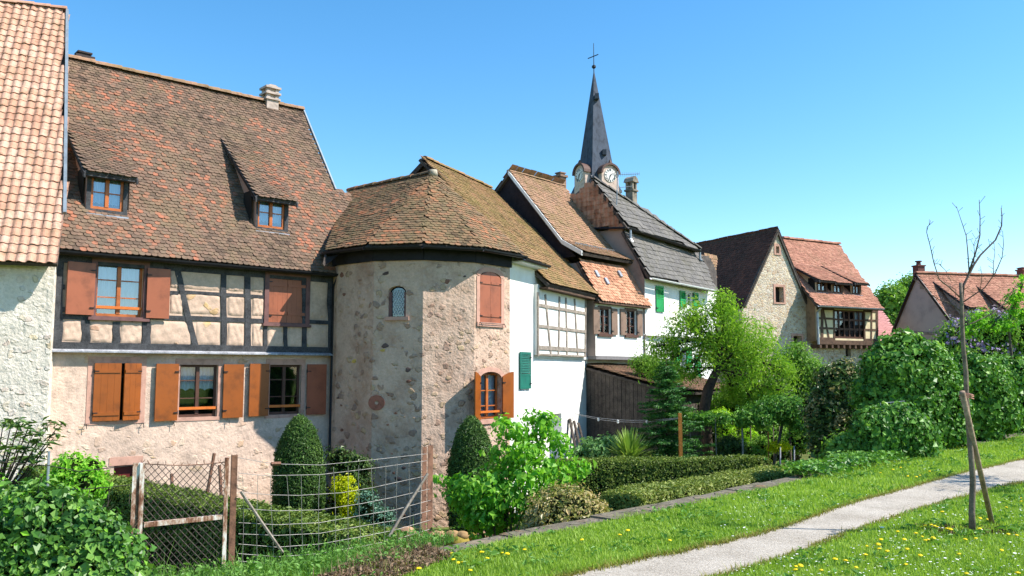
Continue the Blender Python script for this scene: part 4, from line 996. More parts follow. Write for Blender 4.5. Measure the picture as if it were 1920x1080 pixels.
m.tube([FE.pt(.05, bk[1]-.05, -bk[0]+.25), FE.pt(.05, bk[1]-.45, -bk[0]+.25), FE.pt(.05, bk[1]-.6, -bk[0]+.33)], .05, 7); q = eR; m.tube([q+Z*.05, q-Z*.0+FE.d*.02, q-Z*.42, q-Z*.5+FE.n*.1], .05, 7); m.build('downpipe', ZINC, he_)
gutter(he_, FE.pt(-.1, hl_+.0, .36), PL_(1343, 545)+FE.n*.06, .07, WHITE_PAINT)
gutter(he_, FE.pt(-.15, bk[1]-.01, -bk[0]+.28), eR+FE.n*.06-Z*.03, .06, GUTTER)
shutter(he_, FE, EW[0], .02, SHUT_GREEN, battens=(), louvre=.5)
for r in EW[1:]:
    window(he_, FE, r, 0 if r is EW[1] else -.12, WHITE_PAINT, 2, (.5,), .05, GLASS_DK, 'sides', .08, deep=.4)
    wd = .45; pp = .03 if r is EW[1] else -.09
    shutter(he_, FE, (r[0]-wd-.02, r[0]-.02, r[2]-.04, r[3]+.04), pp, SHUT_GREEN, battens=(), louvre=.4, hinge='r'); shutter(he_, FE, (r[1]+.02, r[1]+wd+.02, r[2]-.04, r[3]+.04), pp, SHUT_GREEN, battens=(), louvre=.4)
shutter(he_, FE, FE.rect(1307, 664, 1316, 722), -.09, SHUT_GREEN, battens=(), louvre=.4)
q = PE(1195, 380); chimney(he_, q-FE.n*.3, .36, .36, q[2]-.8, FE.h(1195, 358, -float(-np.dot(q-FE.o, FE.n))), m_plain('sooty_cement', (128, 118, 104), .3, 3, .9, .4), 'hood', F=FE, label='cement chimney with an arched hood')
# antenna
an = thing('tv_antenna', 'thin comb shaped television aerial on a mast above the grey roof', 'antenna', PE(1156, 390)); q = PE(1156, 388); yq = q[1]
m = MB(); top = onY(1158, 326, yq); m.tube([q-Z*.1, top+Z*.1], .02, 5); m.build('mast', ZINC, an)
m = MB(); a = onY(1143, 328, yq); b = onY(1199, 326, yq); m.tube([a, b], .013, 4)
for t in np.linspace(.3, 1, 11): c = a+(b-a)*t; m.tube([c-Z*.09, c+Z*.09], .008, 4)
a = onY(1159, 352, yq); b = onY(1187, 349, yq); m.tube([a, b], .013, 4); m.build('aerial', ZINC, an)
# tiled little house behind E
q = onY(1330, 560, 44.0); FF = Frame(q, (.642, .767))
hf = thing('small_tiled_house', 'sliver of a reddish brown tiled roof behind the grey roof', 'house', V(q[0], q[1], GZ))
m = MB(); roof(hf, '', [onY(1296, 548, 44), onY(1346, 552, 46), onY(1343, 482, 47), onY(1312, 478, 45)], FF.d, TILE_C, .17, .15, 'beaver', .1, .01, 71, m=m); m.build('roof', [TILE_C, BOARD], hf)
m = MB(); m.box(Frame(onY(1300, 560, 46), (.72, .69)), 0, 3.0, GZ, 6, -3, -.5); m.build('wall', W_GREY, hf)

# ================================================================ CHURCH
YC = 95.0
cc = onY(1118, 400, YC); cc = V(cc[0], cc[1], 0)
ch = thing('church_tower', 'slender slate church spire with two white clock faces and a cross', 'church', cc+Z*GZ)
hb_ = onY(1118, 345, YC)[2]; ht_ = onY(1113, 130, YC)[2]; wdT = 1.9
FC = Frame(cc, (math.cos(R(28)), math.sin(R(28))))
m = MB(); m.box(FC, -wdT, wdT, GZ, hb_-1.2, -wdT, wdT); m.build('tower_body', m_plain('church_render', (206, 192, 178), .06, 1, .9), ch)
m = MB(); m.box(FC, -wdT-.2, wdT+.2, hb_-1.2, hb_-.9, -wdT-.2, wdT+.2); m.build('cornice', SLATE, ch)
top = V(cc[0], cc[1], ht_); top = onY(1113.5, 130, YC)
m = MB(); cr = lambda hw, z: [FC.pt(a*hw, z, b*hw) for a, b in ((-1, -1), (1, -1), (1, 1), (-1, 1))]
R0, R1, R2 = cr(wdT+.15, hb_-.9), cr(1.62, hb_+.3), cr(1.33, hb_+2.4)
for A_, B_ in ((R0, R1), (R1, R2)): m.add(A_+B_, [(k, (k+1) % 4, 4+(k+1) % 4, 4+k) for k in range(4)])
m.add(R2+[top], [(k, (k+1) % 4, 4) for k in range(4)]); m.build('spire', m_plain('dark_spire_slate', (70, 78, 90), .18, 2.5, .8, .4, .2, stretch=(1, 1, .5)), ch)
for (u, v) in ((1119, 181), (1133, 286)):
    q = onY(u, v, YC-1.0); m = MB(); m.box(Frame(q, (1, 0)), -.22, .22, q[2]-.3, q[2]+.3, -.6, .3); m.build('spire_hatch', m_plain('dark_hatch', (60, 66, 74), .1), ch)
m = MB(); m.tube([top-Z*.3, top+Z*3.1], [.06, .035], 6); q = onY(1112, 106, YC); m.tube([q-V(.6, 0, .25), q+V(.6, 0, .25)], .06, 5)
m.tube([top+Z*.05, top+Z*.2, top+Z*.4, top+Z*.55], [.05, .24, .24, .05], 8); m.build('cross', IRON, ch)
CLK = m_plain('clock_white', (228, 222, 214), .03, 3, .6); CLS = m_plain('clock_stone', (200, 176, 160), .08, 3, .85)
for (dd, nm, uc, vc) in ((FC.d, 'r', 1144, 329), (FC.n, 'l', 1087, 329)):
    n_ = np.cross(dd, Z); c = hitp(uc, vc, cc+n_*(wdT+.35), n_); G = Frame(c, dd); z = c[2]; rC = .76
    m = MB(); pts = [(-1.15, z-1.9), (1.15, z-1.9), (1.1, z+.2)]+[(1.08*math.cos(a), z+.2+1.0*math.sin(a)) for a in np.linspace(.15, math.pi-.15, 10)]+[(-1.1, z+.2)]
    m.prism(G, pts, -1.6, 0); dm = m.build('clock_gable', CLS, ch)
    m = MB(); o_ = [(1.28*math.cos(a), z+.2+1.2*math.sin(a)) for a in np.linspace(0, math.pi, 12)]; i_ = [(1.06*math.cos(a), z+.2+.98*math.sin(a)) for a in np.linspace(0, math.pi, 12)]
    for j in range(11): m.prism(G, [i_[j], o_[j], o_[j+1], i_[j+1]], -1.6, .22)
    m.tube([G.pt(0, z+1.4, 0), G.pt(0, z+1.75, 0)], [.25, .08], 6); m.build('clock_hood', m_plain('hood_brown', (96, 70, 62), .1), dm)
    m = MB(); m.prism(G, [(rC*math.cos(a), z+rC*math.sin(a)) for a in np.linspace(0, 6.283, 28)[:-1]], 0, .06); fc = m.build('clock_face', CLK, ch)
    m = MB(); NUM = ['XII', 'I', 'II', 'III', 'IIII', 'V', 'VI', 'VII', 'VIII', 'IX', 'X', 'XI']
    for k in range(12):
        a = math.pi/2-k*math.pi/6; rad = np.array([math.cos(a), math.sin(a)]); tan = np.array([math.sin(a), -math.cos(a)]); txt = NUM[k]; L = len(txt)
        for j, chh in enumerate(txt):
            x0 = (j-(L-1)/2)*.085; W_ = .035
            strokes = {'I': [((0, -1), (0, 1))], 'V': [((-1, 1), (0, -1)), ((1, 1), (0, -1))], 'X': [((-1, 1), (1, -1)), ((1, 1), (-1, -1))]}[chh]
            for (p_, q_) in strokes:
                P_ = rad*(rC*.8+p_[1]*.12)+tan*(x0+p_[0]*W_); Q_ = rad*(rC*.8+q_[1]*.12)+tan*(x0+q_[0]*W_)
                m.tube([G.pt(P_[0], z+P_[1], .075), G.pt(Q_[0], z+Q_[1], .075)], .016, 4)
    m.build('clock_numerals', IRON, fc)
    m = MB()
    for ang, L in ((R(90-45), .42), (R(90-200), .66)): m.tube([G.pt(-.1*math.cos(ang), z-.1*math.sin(ang), .1), G.pt(L*math.cos(ang), z+L*math.sin(ang), .1)], [.05, .02], 4)
    m.build('clock_hands', IRON, fc)

# ================================================================ STONE BARN (G) and TIMBERED WING (H)
FG = Frame(onY(1457, 690, 50.0), (.887, .46))
W_BARN = m_rubble('barn_rubble', [(206, 182, 148), (190, 160, 132), (226, 210, 182), (176, 146, 124), (216, 194, 158), (206, 196, 182)], (212, 198, 180), 4.6, .18, .15, .8, stretchz=1.5)
ba = thing('stone_barn', 'tall barn with a golden rubble gable and very steep dark tiled roof', 'barn', FG.pt(0, GZ, 0))
gp = [FG.sh(1457, 433), FG.sh(1396, 570), FG.sh(1517, 580)]
sl0, sr0 = FG.s(1392, 620), FG.s(1527, 620)
GW = [FG.rect(1454.5, 462, 1460.5, 475), FG.rect(1453.5, 538, 1469, 567), FG.rect(1487.5, 630, 1503, 661)]
m = MB()
def gable(m, F, pts, holes, p, depth=.35):
    """polygonal wall (convex) cut in vertical strips around rectangular holes"""
    xs = sorted({q[0] for q in pts} | {h[0] for h in holes} | {h[1] for h in holes})
    def ylim(x):
        ys = []; n = len(pts)
        for i in range(n):
            (x0, y0), (x1, y1) = pts[i], pts[(i+1) % n]
            if abs(x1-x0) > 1e-9 and min(x0, x1)-1e-9 <= x <= max(x0, x1)+1e-9: ys.append(y0+(y1-y0)*(x-x0)/(x1-x0))
        return min(ys), max(ys)
    for a, b in zip(xs, xs[1:]):
        if b-a < 1e-4: continue
        e = 1e-6; (l0, t0), (l1, t1) = ylim(a+e), ylim(b-e)
        hs_ = sorted([h for h in holes if h[0] <= (a+b)/2 <= h[1]], key=lambda h: h[2]); cur = (l0, l1)
        for h in hs_:
            m.poly([F.pt(a, cur[0], p), F.pt(b, cur[1], p), F.pt(b, h[2], p), F.pt(a, h[2], p)]); cur = (h[3], h[3])
        m.poly([F.pt(a, cur[0], p), F.pt(b, cur[1], p), F.pt(b, t1, p), F.pt(a, t0, p)])
    for a, b, c, d in holes:
        for (x0, y0), (x1, y1) in (((a, c), (a, d)), ((b, d), (b, c)), ((a, d), (b, d)), ((b, c), (a, c))):
            m.poly([F.pt(x0, y0, p), F.pt(x0, y0, p-depth), F.pt(x1, y1, p-depth), F.pt(x1, y1, p)])
hE = gp[1][1]
gable(m, FG, [(sl0, GZ), (sr0, GZ), (sr0, FG.h(1522, 590)), gp[2], gp[0], gp[1], (sl0, FG.h(1392, 578))], GW, 0)
DB = 14
m.poly([FG.pt(sl0, GZ, 0), FG.pt(sl0, hE-.3, 0), FG.pt(sl0, hE-.3, -DB), FG.pt(sl0, GZ, -DB)]); m.poly([FG.pt(sr0, GZ, 0), FG.pt(sr0, hE-.3, 0), FG.pt(sr0, hE-.3, -DB), FG.pt(sr0, GZ, -DB)])
m.build('wall', W_BARN, ba)
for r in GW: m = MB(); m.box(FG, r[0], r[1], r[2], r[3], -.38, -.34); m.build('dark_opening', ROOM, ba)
for r in GW:
    m = MB()
    m.box(FG, r[0]-.14, r[0], r[2]-.1, r[3]+.15, -.02, .03); m.box(FG, r[1], r[1]+.14, r[2]-.1, r[3]+.15, -.02, .03); m.box(FG, r[0], r[1], r[3], r[3]+.15, -.02, .03); m.box(FG, r[0], r[1], r[2]-.1, r[2], -.02, .04); m.build('stone_surround', SANDSTONE, ba)
ax = FG.pt(gp[0][0], gp[0][1]+.1, .12); bx = FG.pt(gp[0][0], gp[0][1]+.1, -DB)
dl = (gp[1][0]-gp[0][0], gp[1][1]-gp[0][1]); kk = 1.06
le0 = FG.pt(gp[0][0]+dl[0]*kk, gp[0][1]+.1+dl[1]*kk, .12); le1 = FG.pt(gp[0][0]+dl[0]*kk, gp[0][1]+.1+dl[1]*kk, -DB)
dr = (gp[2][0]-gp[0][0], gp[2][1]-gp[0][1]); re0 = FG.pt(gp[0][0]+dr[0]*kk, gp[0][1]+.1+dr[1]*kk, .12); re1 = FG.pt(gp[0][0]+dr[0]*kk, gp[0][1]+.1+dr[1]*kk, -DB)
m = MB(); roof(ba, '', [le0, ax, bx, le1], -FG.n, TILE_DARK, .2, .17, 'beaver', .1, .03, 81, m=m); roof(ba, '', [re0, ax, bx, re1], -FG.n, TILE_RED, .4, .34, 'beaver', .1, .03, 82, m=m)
m.build('roof', [TILE_DARK, BOARD], ba)
m = MB()
for p_, q_ in ((ax, le0), (ax, re0)): m.slab([p_-FG.d*.0, q_, q_-FG.n*.15, p_-FG.n*.15], Z*.07)
m.build('verge_boards', BOARD, ba)
# H
FHH = Frame(onY(1535, 690, 50.5), (.868, .496))
wh = thing('timbered_wing', 'timbered house with a big mullioned window and three small roof dormers', 'house', FHH.pt(0, GZ, 0))
s1 = FHH.s(1645, 600); hEv = FHH.h(1590, 577); hJ = FHH.h(1590, 641)
BW = FHH.rect(1564, 582, 1621, 635); SW_ = FHH.rect(1601, 650, 1611, 668)
m = MB(); wall(m, FHH, 0, s1, hJ, hEv+.1, [BW], 0, .15)
m.poly([FHH.pt(0, hJ, 0), FHH.pt(0, hEv, 0), FHH.pt(0, hEv, -8), FHH.pt(0, hJ, -8)])
m.build('upper_wall', W_CREAM, wh)
m = MB(); wall(m, FHH, -.3, s1, GZ, hJ, [SW_], -.6, .25)
for s in (-.3, s1): m.poly([FHH.pt(s, GZ, -.6), FHH.pt(s, hJ, -.6), FHH.pt(s, hJ, -8), FHH.pt(s, GZ, -8)])
m.poly([FHH.pt(s1, hJ, 0), FHH.pt(s1, hEv, 0), FHH.pt(s1, hEv, -8), FHH.pt(s1, hJ, -8)])
m.poly([FHH.pt(0, hJ, 0), FHH.pt(s1, hJ, 0), FHH.pt(s1, hJ, -.6), FHH.pt(0, hJ, -.6)])
m.build('lower_wall', W_BARN, wh)
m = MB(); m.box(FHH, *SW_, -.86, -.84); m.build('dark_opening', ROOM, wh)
m = MB(); t = .035
for (a, b, w_) in (((1541, 640), (1541, 580), .22), ((1555, 640), (1543, 580), .12), ((1564, 640), (1563, 580), .14), ((1621, 640), (1620, 580), .14), ((1633, 640), (1634, 580), .12), ((1644, 640), (1644, 580), .18)):
    beam(m, FHH, FHH.sh(*a), FHH.sh(*b), w_, -.01, t)
for v, w_ in ((581, .16), (599, .12), (617, .12), (637, .2)):
    h_ = FHH.h(1590, v)
    for (a, b) in ((0, BW[0]), (BW[1], s1)): m.box(FHH, a, b, h_-w_/2, h_+w_/2, -.01, t-.004)
m.box(FHH, -.05, s1+.05, hJ-.18, hJ+.08, -.05, .08)
for k in range(11): s = .1+k*(s1-.3)/10; m.box(FHH, s, s+.16, hJ-.4, hJ-.18, -.7, .06)
m.build('timber_frame', TIMBER_BR, wh)
window(wh, FHH, BW, 0, FRAME_DD, 6, (.33, .66), .1, GLASS, 'sides', .02, fw=.055, rb=.06, label='wide mullioned window of twelve lights')
# roof of H
r0 = hitp(1469, 446, FHH.pt(0, 0, -4.6), FHH.n); bH = 4.6
tl = hitp(1573, 459, FHH.pt(0, 0, -bH), FHH.n); hRH = tl[2]
e0 = FHH.pt(-.5, hEv-.02, .75); pnH = unit(np.cross(FHH.d, FHH.pt(-.5, hRH, -bH)-e0)); pnH = pnH if pnH[2] > 0 else -pnH
PH = lambda u, v: hitp(u, v, e0, pnH)
sR = float(np.dot(PH(1573, 459)-FHH.o, FHH.d)); sL = float(np.dot(PH(1466, 446)-FHH.o, FHH.d))
roof(wh, 'roof', [PH(1534, 573), PH(1656, 579), FHH.pt(sR, hRH, -bH), FHH.pt(sL-.3, hRH, -bH), PH(1500, 530)], FHH.d, TILE_RED, .2, .17, 'beaver', .12, .03, 91)
ridge(wh, FHH.pt(sL, hRH+.05, -bH), FHH.pt(sR, hRH+.05, -bH), TILE_RED, .17, .42)
m = MB(); m.slab([FHH.pt(sL, hRH, -bH), FHH.pt(sR, hRH, -bH), FHH.pt(sR+1, hEv, -9.5), FHH.pt(sL, hEv, -9.5)], -Z*.1); m.poly([FHH.pt(s1, hEv, 0), FHH.pt(s1, hRH-.4, -bH), FHH.pt(s1, hEv, -8)]); m.build('back_roof', TILE_DARK, wh)
m = MB(); m.poly([FHH.pt(-.05, hJ, -.1), FHH.pt(-.05, hEv+.1, -.1), FHH.pt(-.05, hRH-1.2, -bH+.9), FHH.pt(-.05, hJ, -bH)]); m.build('side_gable', m_plain('brown_infill', (150, 122, 94), .12, 2), wh)
gutter(wh, PH(1534, 573)+FHH.n*.05, PH(1656, 579)+FHH.n*.05, .08, ZINC)
m = MB(); q = FHH.sh(1537, 640, .3); m.tube([FHH.pt(q[0], hEv, .6), FHH.pt(q[0], hEv-.4, .2), FHH.pt(q[0], hJ-.2, .2)], .07, 6); m.build('downpipe', ZINC, wh)
for (px, win, rp) in (((1531, 523, 1551, 549), (1534, 526, 1548, 546), (1497, 497, 1525, 497)), ((1561, 527, 1582, 551), (1564, 530, 1577, 549), (1527, 500, 1560, 502)), ((1597, 528, 1615, 553), (1600, 532, 1611, 551), (1560, 503, 1600, 505))):
    dormer(wh, FHH, e0, pnH, px, win, rp, TILE_RED, ovh=.45, wmat=FRAME_DD, tw=.2, rw=.16, glass=GLASS_DK, cheekm=W_CREAM, frame_m=TIMBER_BR, curtain='full')
# pinkish roofed shed beyond
q = onY(1665, 640, 58.0); pk = thing('pink_roofed_shed', 'low outbuilding with a smooth pinkish roof beyond the timbered house', 'shed', V(q[0], q[1], GZ))
m = MB(); roof(pk, '', [onY(1640, 640, 57.0), onY(1692, 640, 57.0), onY(1648, 576, 61.0), onY(1630, 576, 61)], (1, 0, 0), TILE_PINK, .25, .14, 'flat', .1, .0, 95, m=m); m.build('roof', [m_tile('pink_tiles', [(196, 138, 132), (206, 150, 144), (214, 160, 152)], moss=(190, 140, 130), mossamt=.0, dark=(176, 124, 116)), BOARD], pk)
m = MB(); a = onY(1642, 640, 57.2); m.box(Frame(a, (1, 0)), 0, 1.75, GZ, a[2]-.08, -5, 0); m.build('wall', m_plain('pink_render', (206, 160, 150), .05), pk)

# ================================================================ FARMHOUSE ON THE RIGHT (J)
FJ = Frame(onY(1806, 690, 50.0), (.97, .243))
hj = thing('grey_gabled_house', 'long farmhouse with grey rendered gable and red tiled roof behind the lilac', 'house', FJ.pt(0, GZ, 0))
def JP_(u, v): q = hitp(u, v, FJ.o, FJ.d); return float(-np.dot(q-FJ.o, FJ.n)), float(q[2])
aJ = JP_(1721, 514); lJ = JP_(1680, 614); rJ = JP_(1808, 636); sJ = FJ.s(2080, 600)
m = MB(); m.poly([FJ.pt(0, GZ, 0), FJ.pt(0, rJ[1], 0), FJ.pt(0, aJ[1]-.1, -aJ[0]), FJ.pt(0, lJ[1], -lJ[0]), FJ.pt(0, GZ, -lJ[0])])
m.poly([FJ.pt(0, GZ, 0), FJ.pt(sJ, GZ, 0), FJ.pt(sJ, rJ[1], 0), FJ.pt(0, rJ[1], 0)]); m.poly([FJ.pt(sJ, GZ, 0), FJ.pt(sJ, rJ[1], 0), FJ.pt(sJ, aJ[1]-.1, -aJ[0]), FJ.pt(sJ, lJ[1], -lJ[0]), FJ.pt(sJ, GZ, -lJ[0])])
m.build('wall', m_plain('mauve_grey_render', (186, 166, 160), .06, 1.2, .92, .2), hj)
m = MB(); a = JP_(1697, 618); b = JP_(1785, 631); G = Frame(FJ.o-FJ.d*.0, -FJ.n); m.slab([FJ.pt(-.04, a[1], -a[0]-.6), FJ.pt(-.04, b[1]+.18, -b[0]), FJ.pt(-.04, b[1], -b[0]), FJ.pt(-.04, a[1]-.18, -a[0]-.6)], FJ.d*.05)
m.slab([FJ.pt(-.03, JP_(1728, 528)[1], -JP_(1728, 528)[0]-.15), FJ.pt(-.03, JP_(1728, 528)[1], -JP_(1728, 528)[0]+.15), FJ.pt(-.03, JP_(1728, 542)[1], -JP_(1728, 528)[0]+.15), FJ.pt(-.03, JP_(1728, 542)[1], -JP_(1728, 528)[0]-.15)], FJ.d*.04)
m.build('gable_details', TIMBER_GR, hj)
e0 = FJ.pt(-.15, rJ[1]+.05, .25); pnJ = unit(np.cross(FJ.d, FJ.pt(0, aJ[1]+.05, -aJ[0])-FJ.pt(0, rJ[1]+.05, .25))); pnJ = pnJ if pnJ[2] > 0 else -pnJ
roof(hj, 'roof', [e0, FJ.pt(sJ, rJ[1]+.05, .25), FJ.pt(sJ, aJ[1]+.05, -aJ[0]), FJ.pt(-.15, aJ[1]+.05, -aJ[0])], FJ.d, TILE_RED, .2, .17, 'beaver', .1, .03, 97)
ridge(hj, FJ.pt(-.15, aJ[1]+.09, -aJ[0]), FJ.pt(sJ, aJ[1]+.09, -aJ[0]), TILE_RED, .15, .42)
m = MB(); m.slab([FJ.pt(-.15, aJ[1]+.05, -aJ[0]), FJ.pt(sJ, aJ[1]+.05, -aJ[0]), FJ.pt(sJ, lJ[1]-.2, -lJ[0]-.2), FJ.pt(-.15, lJ[1]-.2, -lJ[0]-.2)], -Z*.12); m.build('back_roof', TILE_DARK, hj)
m = MB()
for p_, q_ in (((aJ[0], aJ[1]+.08), (rJ[0]-.25, rJ[1])), ((aJ[0], aJ[1]+.08), (lJ[0]+.2, lJ[1]-.2))):
    a = FJ.pt(-.2, p_[1], -p_[0]); b = FJ.pt(-.2, q_[1], -q_[0]); m.slab([a, b, b+FJ.d*.06, a+FJ.d*.06], -Z*.2)
m.build('barge_board', GUTTER, hj)
for (px, win, rp) in (((1812, 572, 1836, 610), (1818, 577, 1830, 604), (1778, 532, 1810, 533)), ((1893, 582, 1921, 612), (1899, 588, 1911, 606), (1848, 541, 1884, 543))):
    dormer(hj, FJ, e0, pnJ, px, win, rp, TILE_RED, ovh=.4, wmat=WHITE_PAINT, tw=.2, rw=.16, glass=GLASS_SKY, cheekm=m_plain('cheek_render', (176, 152, 140), .05), frame_m=W_GREY, curtain='full')
q = hitp(1725, 515, FJ.pt(0, 0, -aJ[0]), FJ.n); chimney(hj, FJ.pt(.25, 0, -aJ[0]-.2), .5, .5, aJ[1]-.4, FJ.h(1726, 500, -aJ[0]-.2), m_plain('dark_red_chimney', (104, 62, 56), .1, 6), 'hood' if False else 'pot', F=FJ)
q = hitp(1918, 514, FJ.pt(0, 0, -aJ[0]), FJ.n); chimney(hj, q, .5, .5, aJ[1]-.4, FJ.h(1918, 508, -aJ[0]), m_plain('red_chimney', (130, 70, 60), .1, 6), 'slab', F=FJ)

# ================================================================ SHED beside the white house
sh_ = thing('garden_shed', 'lean-to shed of black vertical boards with a sagging rust coloured tile roof', 'shed', FD.pt(0, GZ, 0))
tS = 3.1; zt = FD.h(1112, 684, 0); o_ = FD.pt(0, 0, 0); outer = FD.pt(0, 0, tS)
zo = EYE+(outer[1])*((540-729)/FPX*CP+SP)/(CP-(540-729)/FPX*SP)
G = Frame(FD.pt(-.04, 0, -.5), FD.n); LG = tS+.5
m = MB(); nb_ = 22
for k in range(nb_):
    a = LG*k/nb_; b = LG*(k+1)/nb_-.012; za = zt+(zo-zt)*a/LG-.12; zb = zt+(zo-zt)*b/LG-.12; off = random.uniform(0, .02)
    m.prism(G, [(a, GZ), (b, GZ), (b, zb), (a, za)], off, off+.03)
m.build('board_wall', BOARD, sh_)
LS = 4.6
m = MB()
for k in range(26): a = LS*k/26; m.box(FD, a, a+LS/26-.01, GZ, zo-.1, tS-.03, tS+random.uniform(0, .02))
m.box(FD, LS, LS+.05, GZ, zo-.1, -.5, tS)
m.build('front_boards', BOARD, sh_)
roof(sh_, 'roof', [FD.pt(-.15, zo-.07, tS+.3), FD.pt(LS, zo-.07, tS+.3), FD.pt(LS, zt+.02, -.5), FD.pt(-.15, zt+.02, -.5)], FD.d, m_tile('rusty_tiles', [(84, 64, 52), (108, 82, 66), (128, 96, 76), (100, 84, 70)], moss=(96, 84, 60), mossamt=.5), .2, .17, 'beaver', .08, .06, 99)
# ================================================================ FOLIAGE HELPERS
def n3(P, k=1.0, seed=0):
    g = np.random.default_rng(seed+77); o = 0
    for a in range(7):
        d = g.normal(0, 1, 3); d /= np.linalg.norm(d); o = o+np.sin((P@d)*k*(1.2+a*.7)*2+g.uniform(0, 6.28))/(1+a*.35)
    return o/4
def leafmesh(m, P, N, size, asp=.55, fold=.18, mi=0, jit=.7, seed=0, droop=0.0, shape='leaf'):
    """one small folded leaf at each point, roughly facing N"""
    g = np.random.default_rng(seed+3); n = len(P)
    if n == 0: return
    N = N+g.normal(0, jit, (n, 3))*.6; N /= np.linalg.norm(N, axis=1)[:, None]+1e-9
    T = g.normal(0, 1, (n, 3)); T[:, 2] -= droop; T -= N*np.sum(T*N, 1)[:, None]; T /= np.linalg.norm(T, axis=1)[:, None]+1e-9
    B = np.cross(N, T); s = size*np.exp(g.normal(0, .36, n))[:, None]
    base = P-T*s*.5; tip = P+T*s*.5-N*s*fold*.5; l = P-T*s*.05+B*s*asp*.5+N*s*fold; r = P-T*s*.05-B*s*asp*.5+N*s*fold
    vs = np.stack([base, r, tip, l], 1).reshape(-1, 3); q = (np.arange(n)*4)[:, None]
    m.v.append(vs); m.f.append((q+np.array([[0, 1, 2]])+m.n, mi)); m.f.append((q+np.array([[0, 2, 3]])+m.n, mi)); m.n += n*4
def sph(n, g):
    d = g.normal(0, 1, (n, 3)); return d/np.linalg.norm(d, axis=1)[:, None]
def clumps(m, blobs, ncl, per, cr, size, seed=0, mi=0, shell=.55, asp=.55, lump=.22, jit=.7, droop=0, up=.35, gap=.0, flat=1.0):
    """leaf clumps filling the outer part of several ellipsoids (c, (rx,ry,rz))"""
    g = np.random.default_rng(seed+100)
    vol = np.array([np.prod(b[1])**(2/3) for b in blobs]); ch = g.choice(len(blobs), ncl, p=vol/vol.sum())
    C = np.array([b[0] for b in blobs])[ch]; Rr = np.array([b[1] for b in blobs])[ch]
    d = sph(ncl, g); f = shell+(1-shell)*g.random(ncl)**.6
    cc_ = C+d*Rr*(f*(1+lump*n3(C+d*Rr, 1.1, seed)))[:, None]
    if gap > 0: k = n3(cc_, 1.6, seed+9) > -1+gap; cc_ = cc_[k]; d = d[k]
    n = len(cc_)*per
    off = g.normal(0, 1, (n, 3))*cr*np.array([1, 1, .75*flat]); P = np.repeat(cc_, per, 0)+off
    Nn = np.repeat(d, per, 0)*.7+off/(cr+1e-9)*.5; Nn[:, 2] += up
    leafmesh(m, P, Nn, size, asp, .18, mi, jit, seed, droop)
def ball(m, c, r, mi=1, k=.8, seed=0, nu=18, nv=10, lump=.12):
    c = np.asarray(c, float); r = np.asarray(r, float)*k
    vs = []
    for j in range(nv+1):
        th = math.pi*j/nv
        for i in range(nu): ph = 2*math.pi*i/nu; vs.append([math.sin(th)*math.cos(ph), math.sin(th)*math.sin(ph), math.cos(th)])
    vs = np.array(vs); vs = c+vs*r*(1+lump*n3(c+vs*r, 1.5, seed))[:, None]
    m.add(vs, [(j*nu+i, j*nu+(i+1) % nu, (j+1)*nu+(i+1) % nu, (j+1)*nu+i) for j in range(nv) for i in range(nu)], mi)
INNER = m_plain('inner_dark_core', (26, 34, 14), .3, 6, .95, .3, .05)  # solid core against see-through; the shade between leaves is in its colour
BARK = m_wood('bark', (104, 92, 78), (58, 50, 42), 3, .6, .9)
BARK_D = m_wood('dark_bark', (66, 54, 46), (36, 30, 26), 3, .6, .9)
L_HEDGE = m_leaf('box_hedge_leaf', [(50, 70, 26), (86, 110, 40), (124, 144, 58), (164, 172, 90)], .25, .5)
L_HEDGE2 = m_leaf('thuja_leaf', [(84, 104, 42), (120, 140, 58), (152, 164, 80), (186, 184, 116)], .25, .55)
L_YEW = m_leaf('yew_leaf', [(34, 60, 26), (60, 92, 38), (86, 118, 50), (112, 138, 66)], .2, .5)
L_IVY = m_leaf('ivy_leaf', [(42, 80, 30), (72, 122, 44), (112, 160, 62), (160, 198, 98)], .3, .45, .3)
L_IVYN = m_leaf('near_ivy_leaf', [(36, 70, 30), (64, 108, 40), (102, 146, 58), (156, 188, 98)], .3, .42, .35, 2.0)
L_BRIGHT = m_leaf('spring_leaf', [(104, 170, 40), (130, 196, 52), (160, 214, 72), (190, 226, 104)], .5, .4)
L_MAPLE = m_leaf('maple_leaf', [(92, 160, 40), (118, 184, 52), (146, 202, 72), (184, 220, 112)], .5, .4)
L_WILLOW = m_leaf('willow_leaf', [(100, 146, 42), (130, 174, 54), (156, 194, 70), (188, 214, 102)], .5, .5)
L_MID = m_leaf('mid_green_leaf', [(74, 120, 40), (106, 152, 54), (138, 178, 72), (170, 200, 98)], .4, .45)
L_DARK = m_leaf('dark_leaf', [(38, 60, 28), (58, 84, 38), (84, 110, 50), (116, 138, 72)], .2, .4)
L_PHOT = m_leaf('photinia_leaf', [(66, 84, 34), (118, 128, 60), (166, 160, 92), (206, 186, 136), (150, 118, 84)], .3, .4)
L_SPRUCE = m_leaf('spruce_needle', [(26, 64, 32), (48, 98, 44), (80, 134, 56), (128, 172, 78)], .2, .5)
L_YELLOW = m_leaf('golden_leaf', [(170, 186, 10), (206, 214, 18), (228, 226, 40)], .5, .45)
L_LIME = m_leaf('lime_leaf', [(140, 190, 30), (168, 212, 50), (196, 226, 84)], .5, .45)
L_BLUE = m_leaf('bluish_leaf', [(70, 110, 90), (96, 136, 112), (124, 160, 136)], .2, .5)
L_LILAC = m_leaf('lilac_blossom', [(150, 126, 176), (178, 154, 200), (204, 184, 220)], .3, .6)
L_CREAM = m_leaf('cream_blossom', [(150, 140, 90), (186, 172, 120), (204, 192, 150)], .3, .6)
L_YUCCA = m_leaf('yucca_blade', [(96, 130, 50), (134, 166, 76), (176, 196, 112)], .3, .45)
L_DRY = m_leaf('dry_leaf', [(84, 66, 50), (116, 92, 70), (150, 124, 98), (104, 100, 58)], .2, .7)
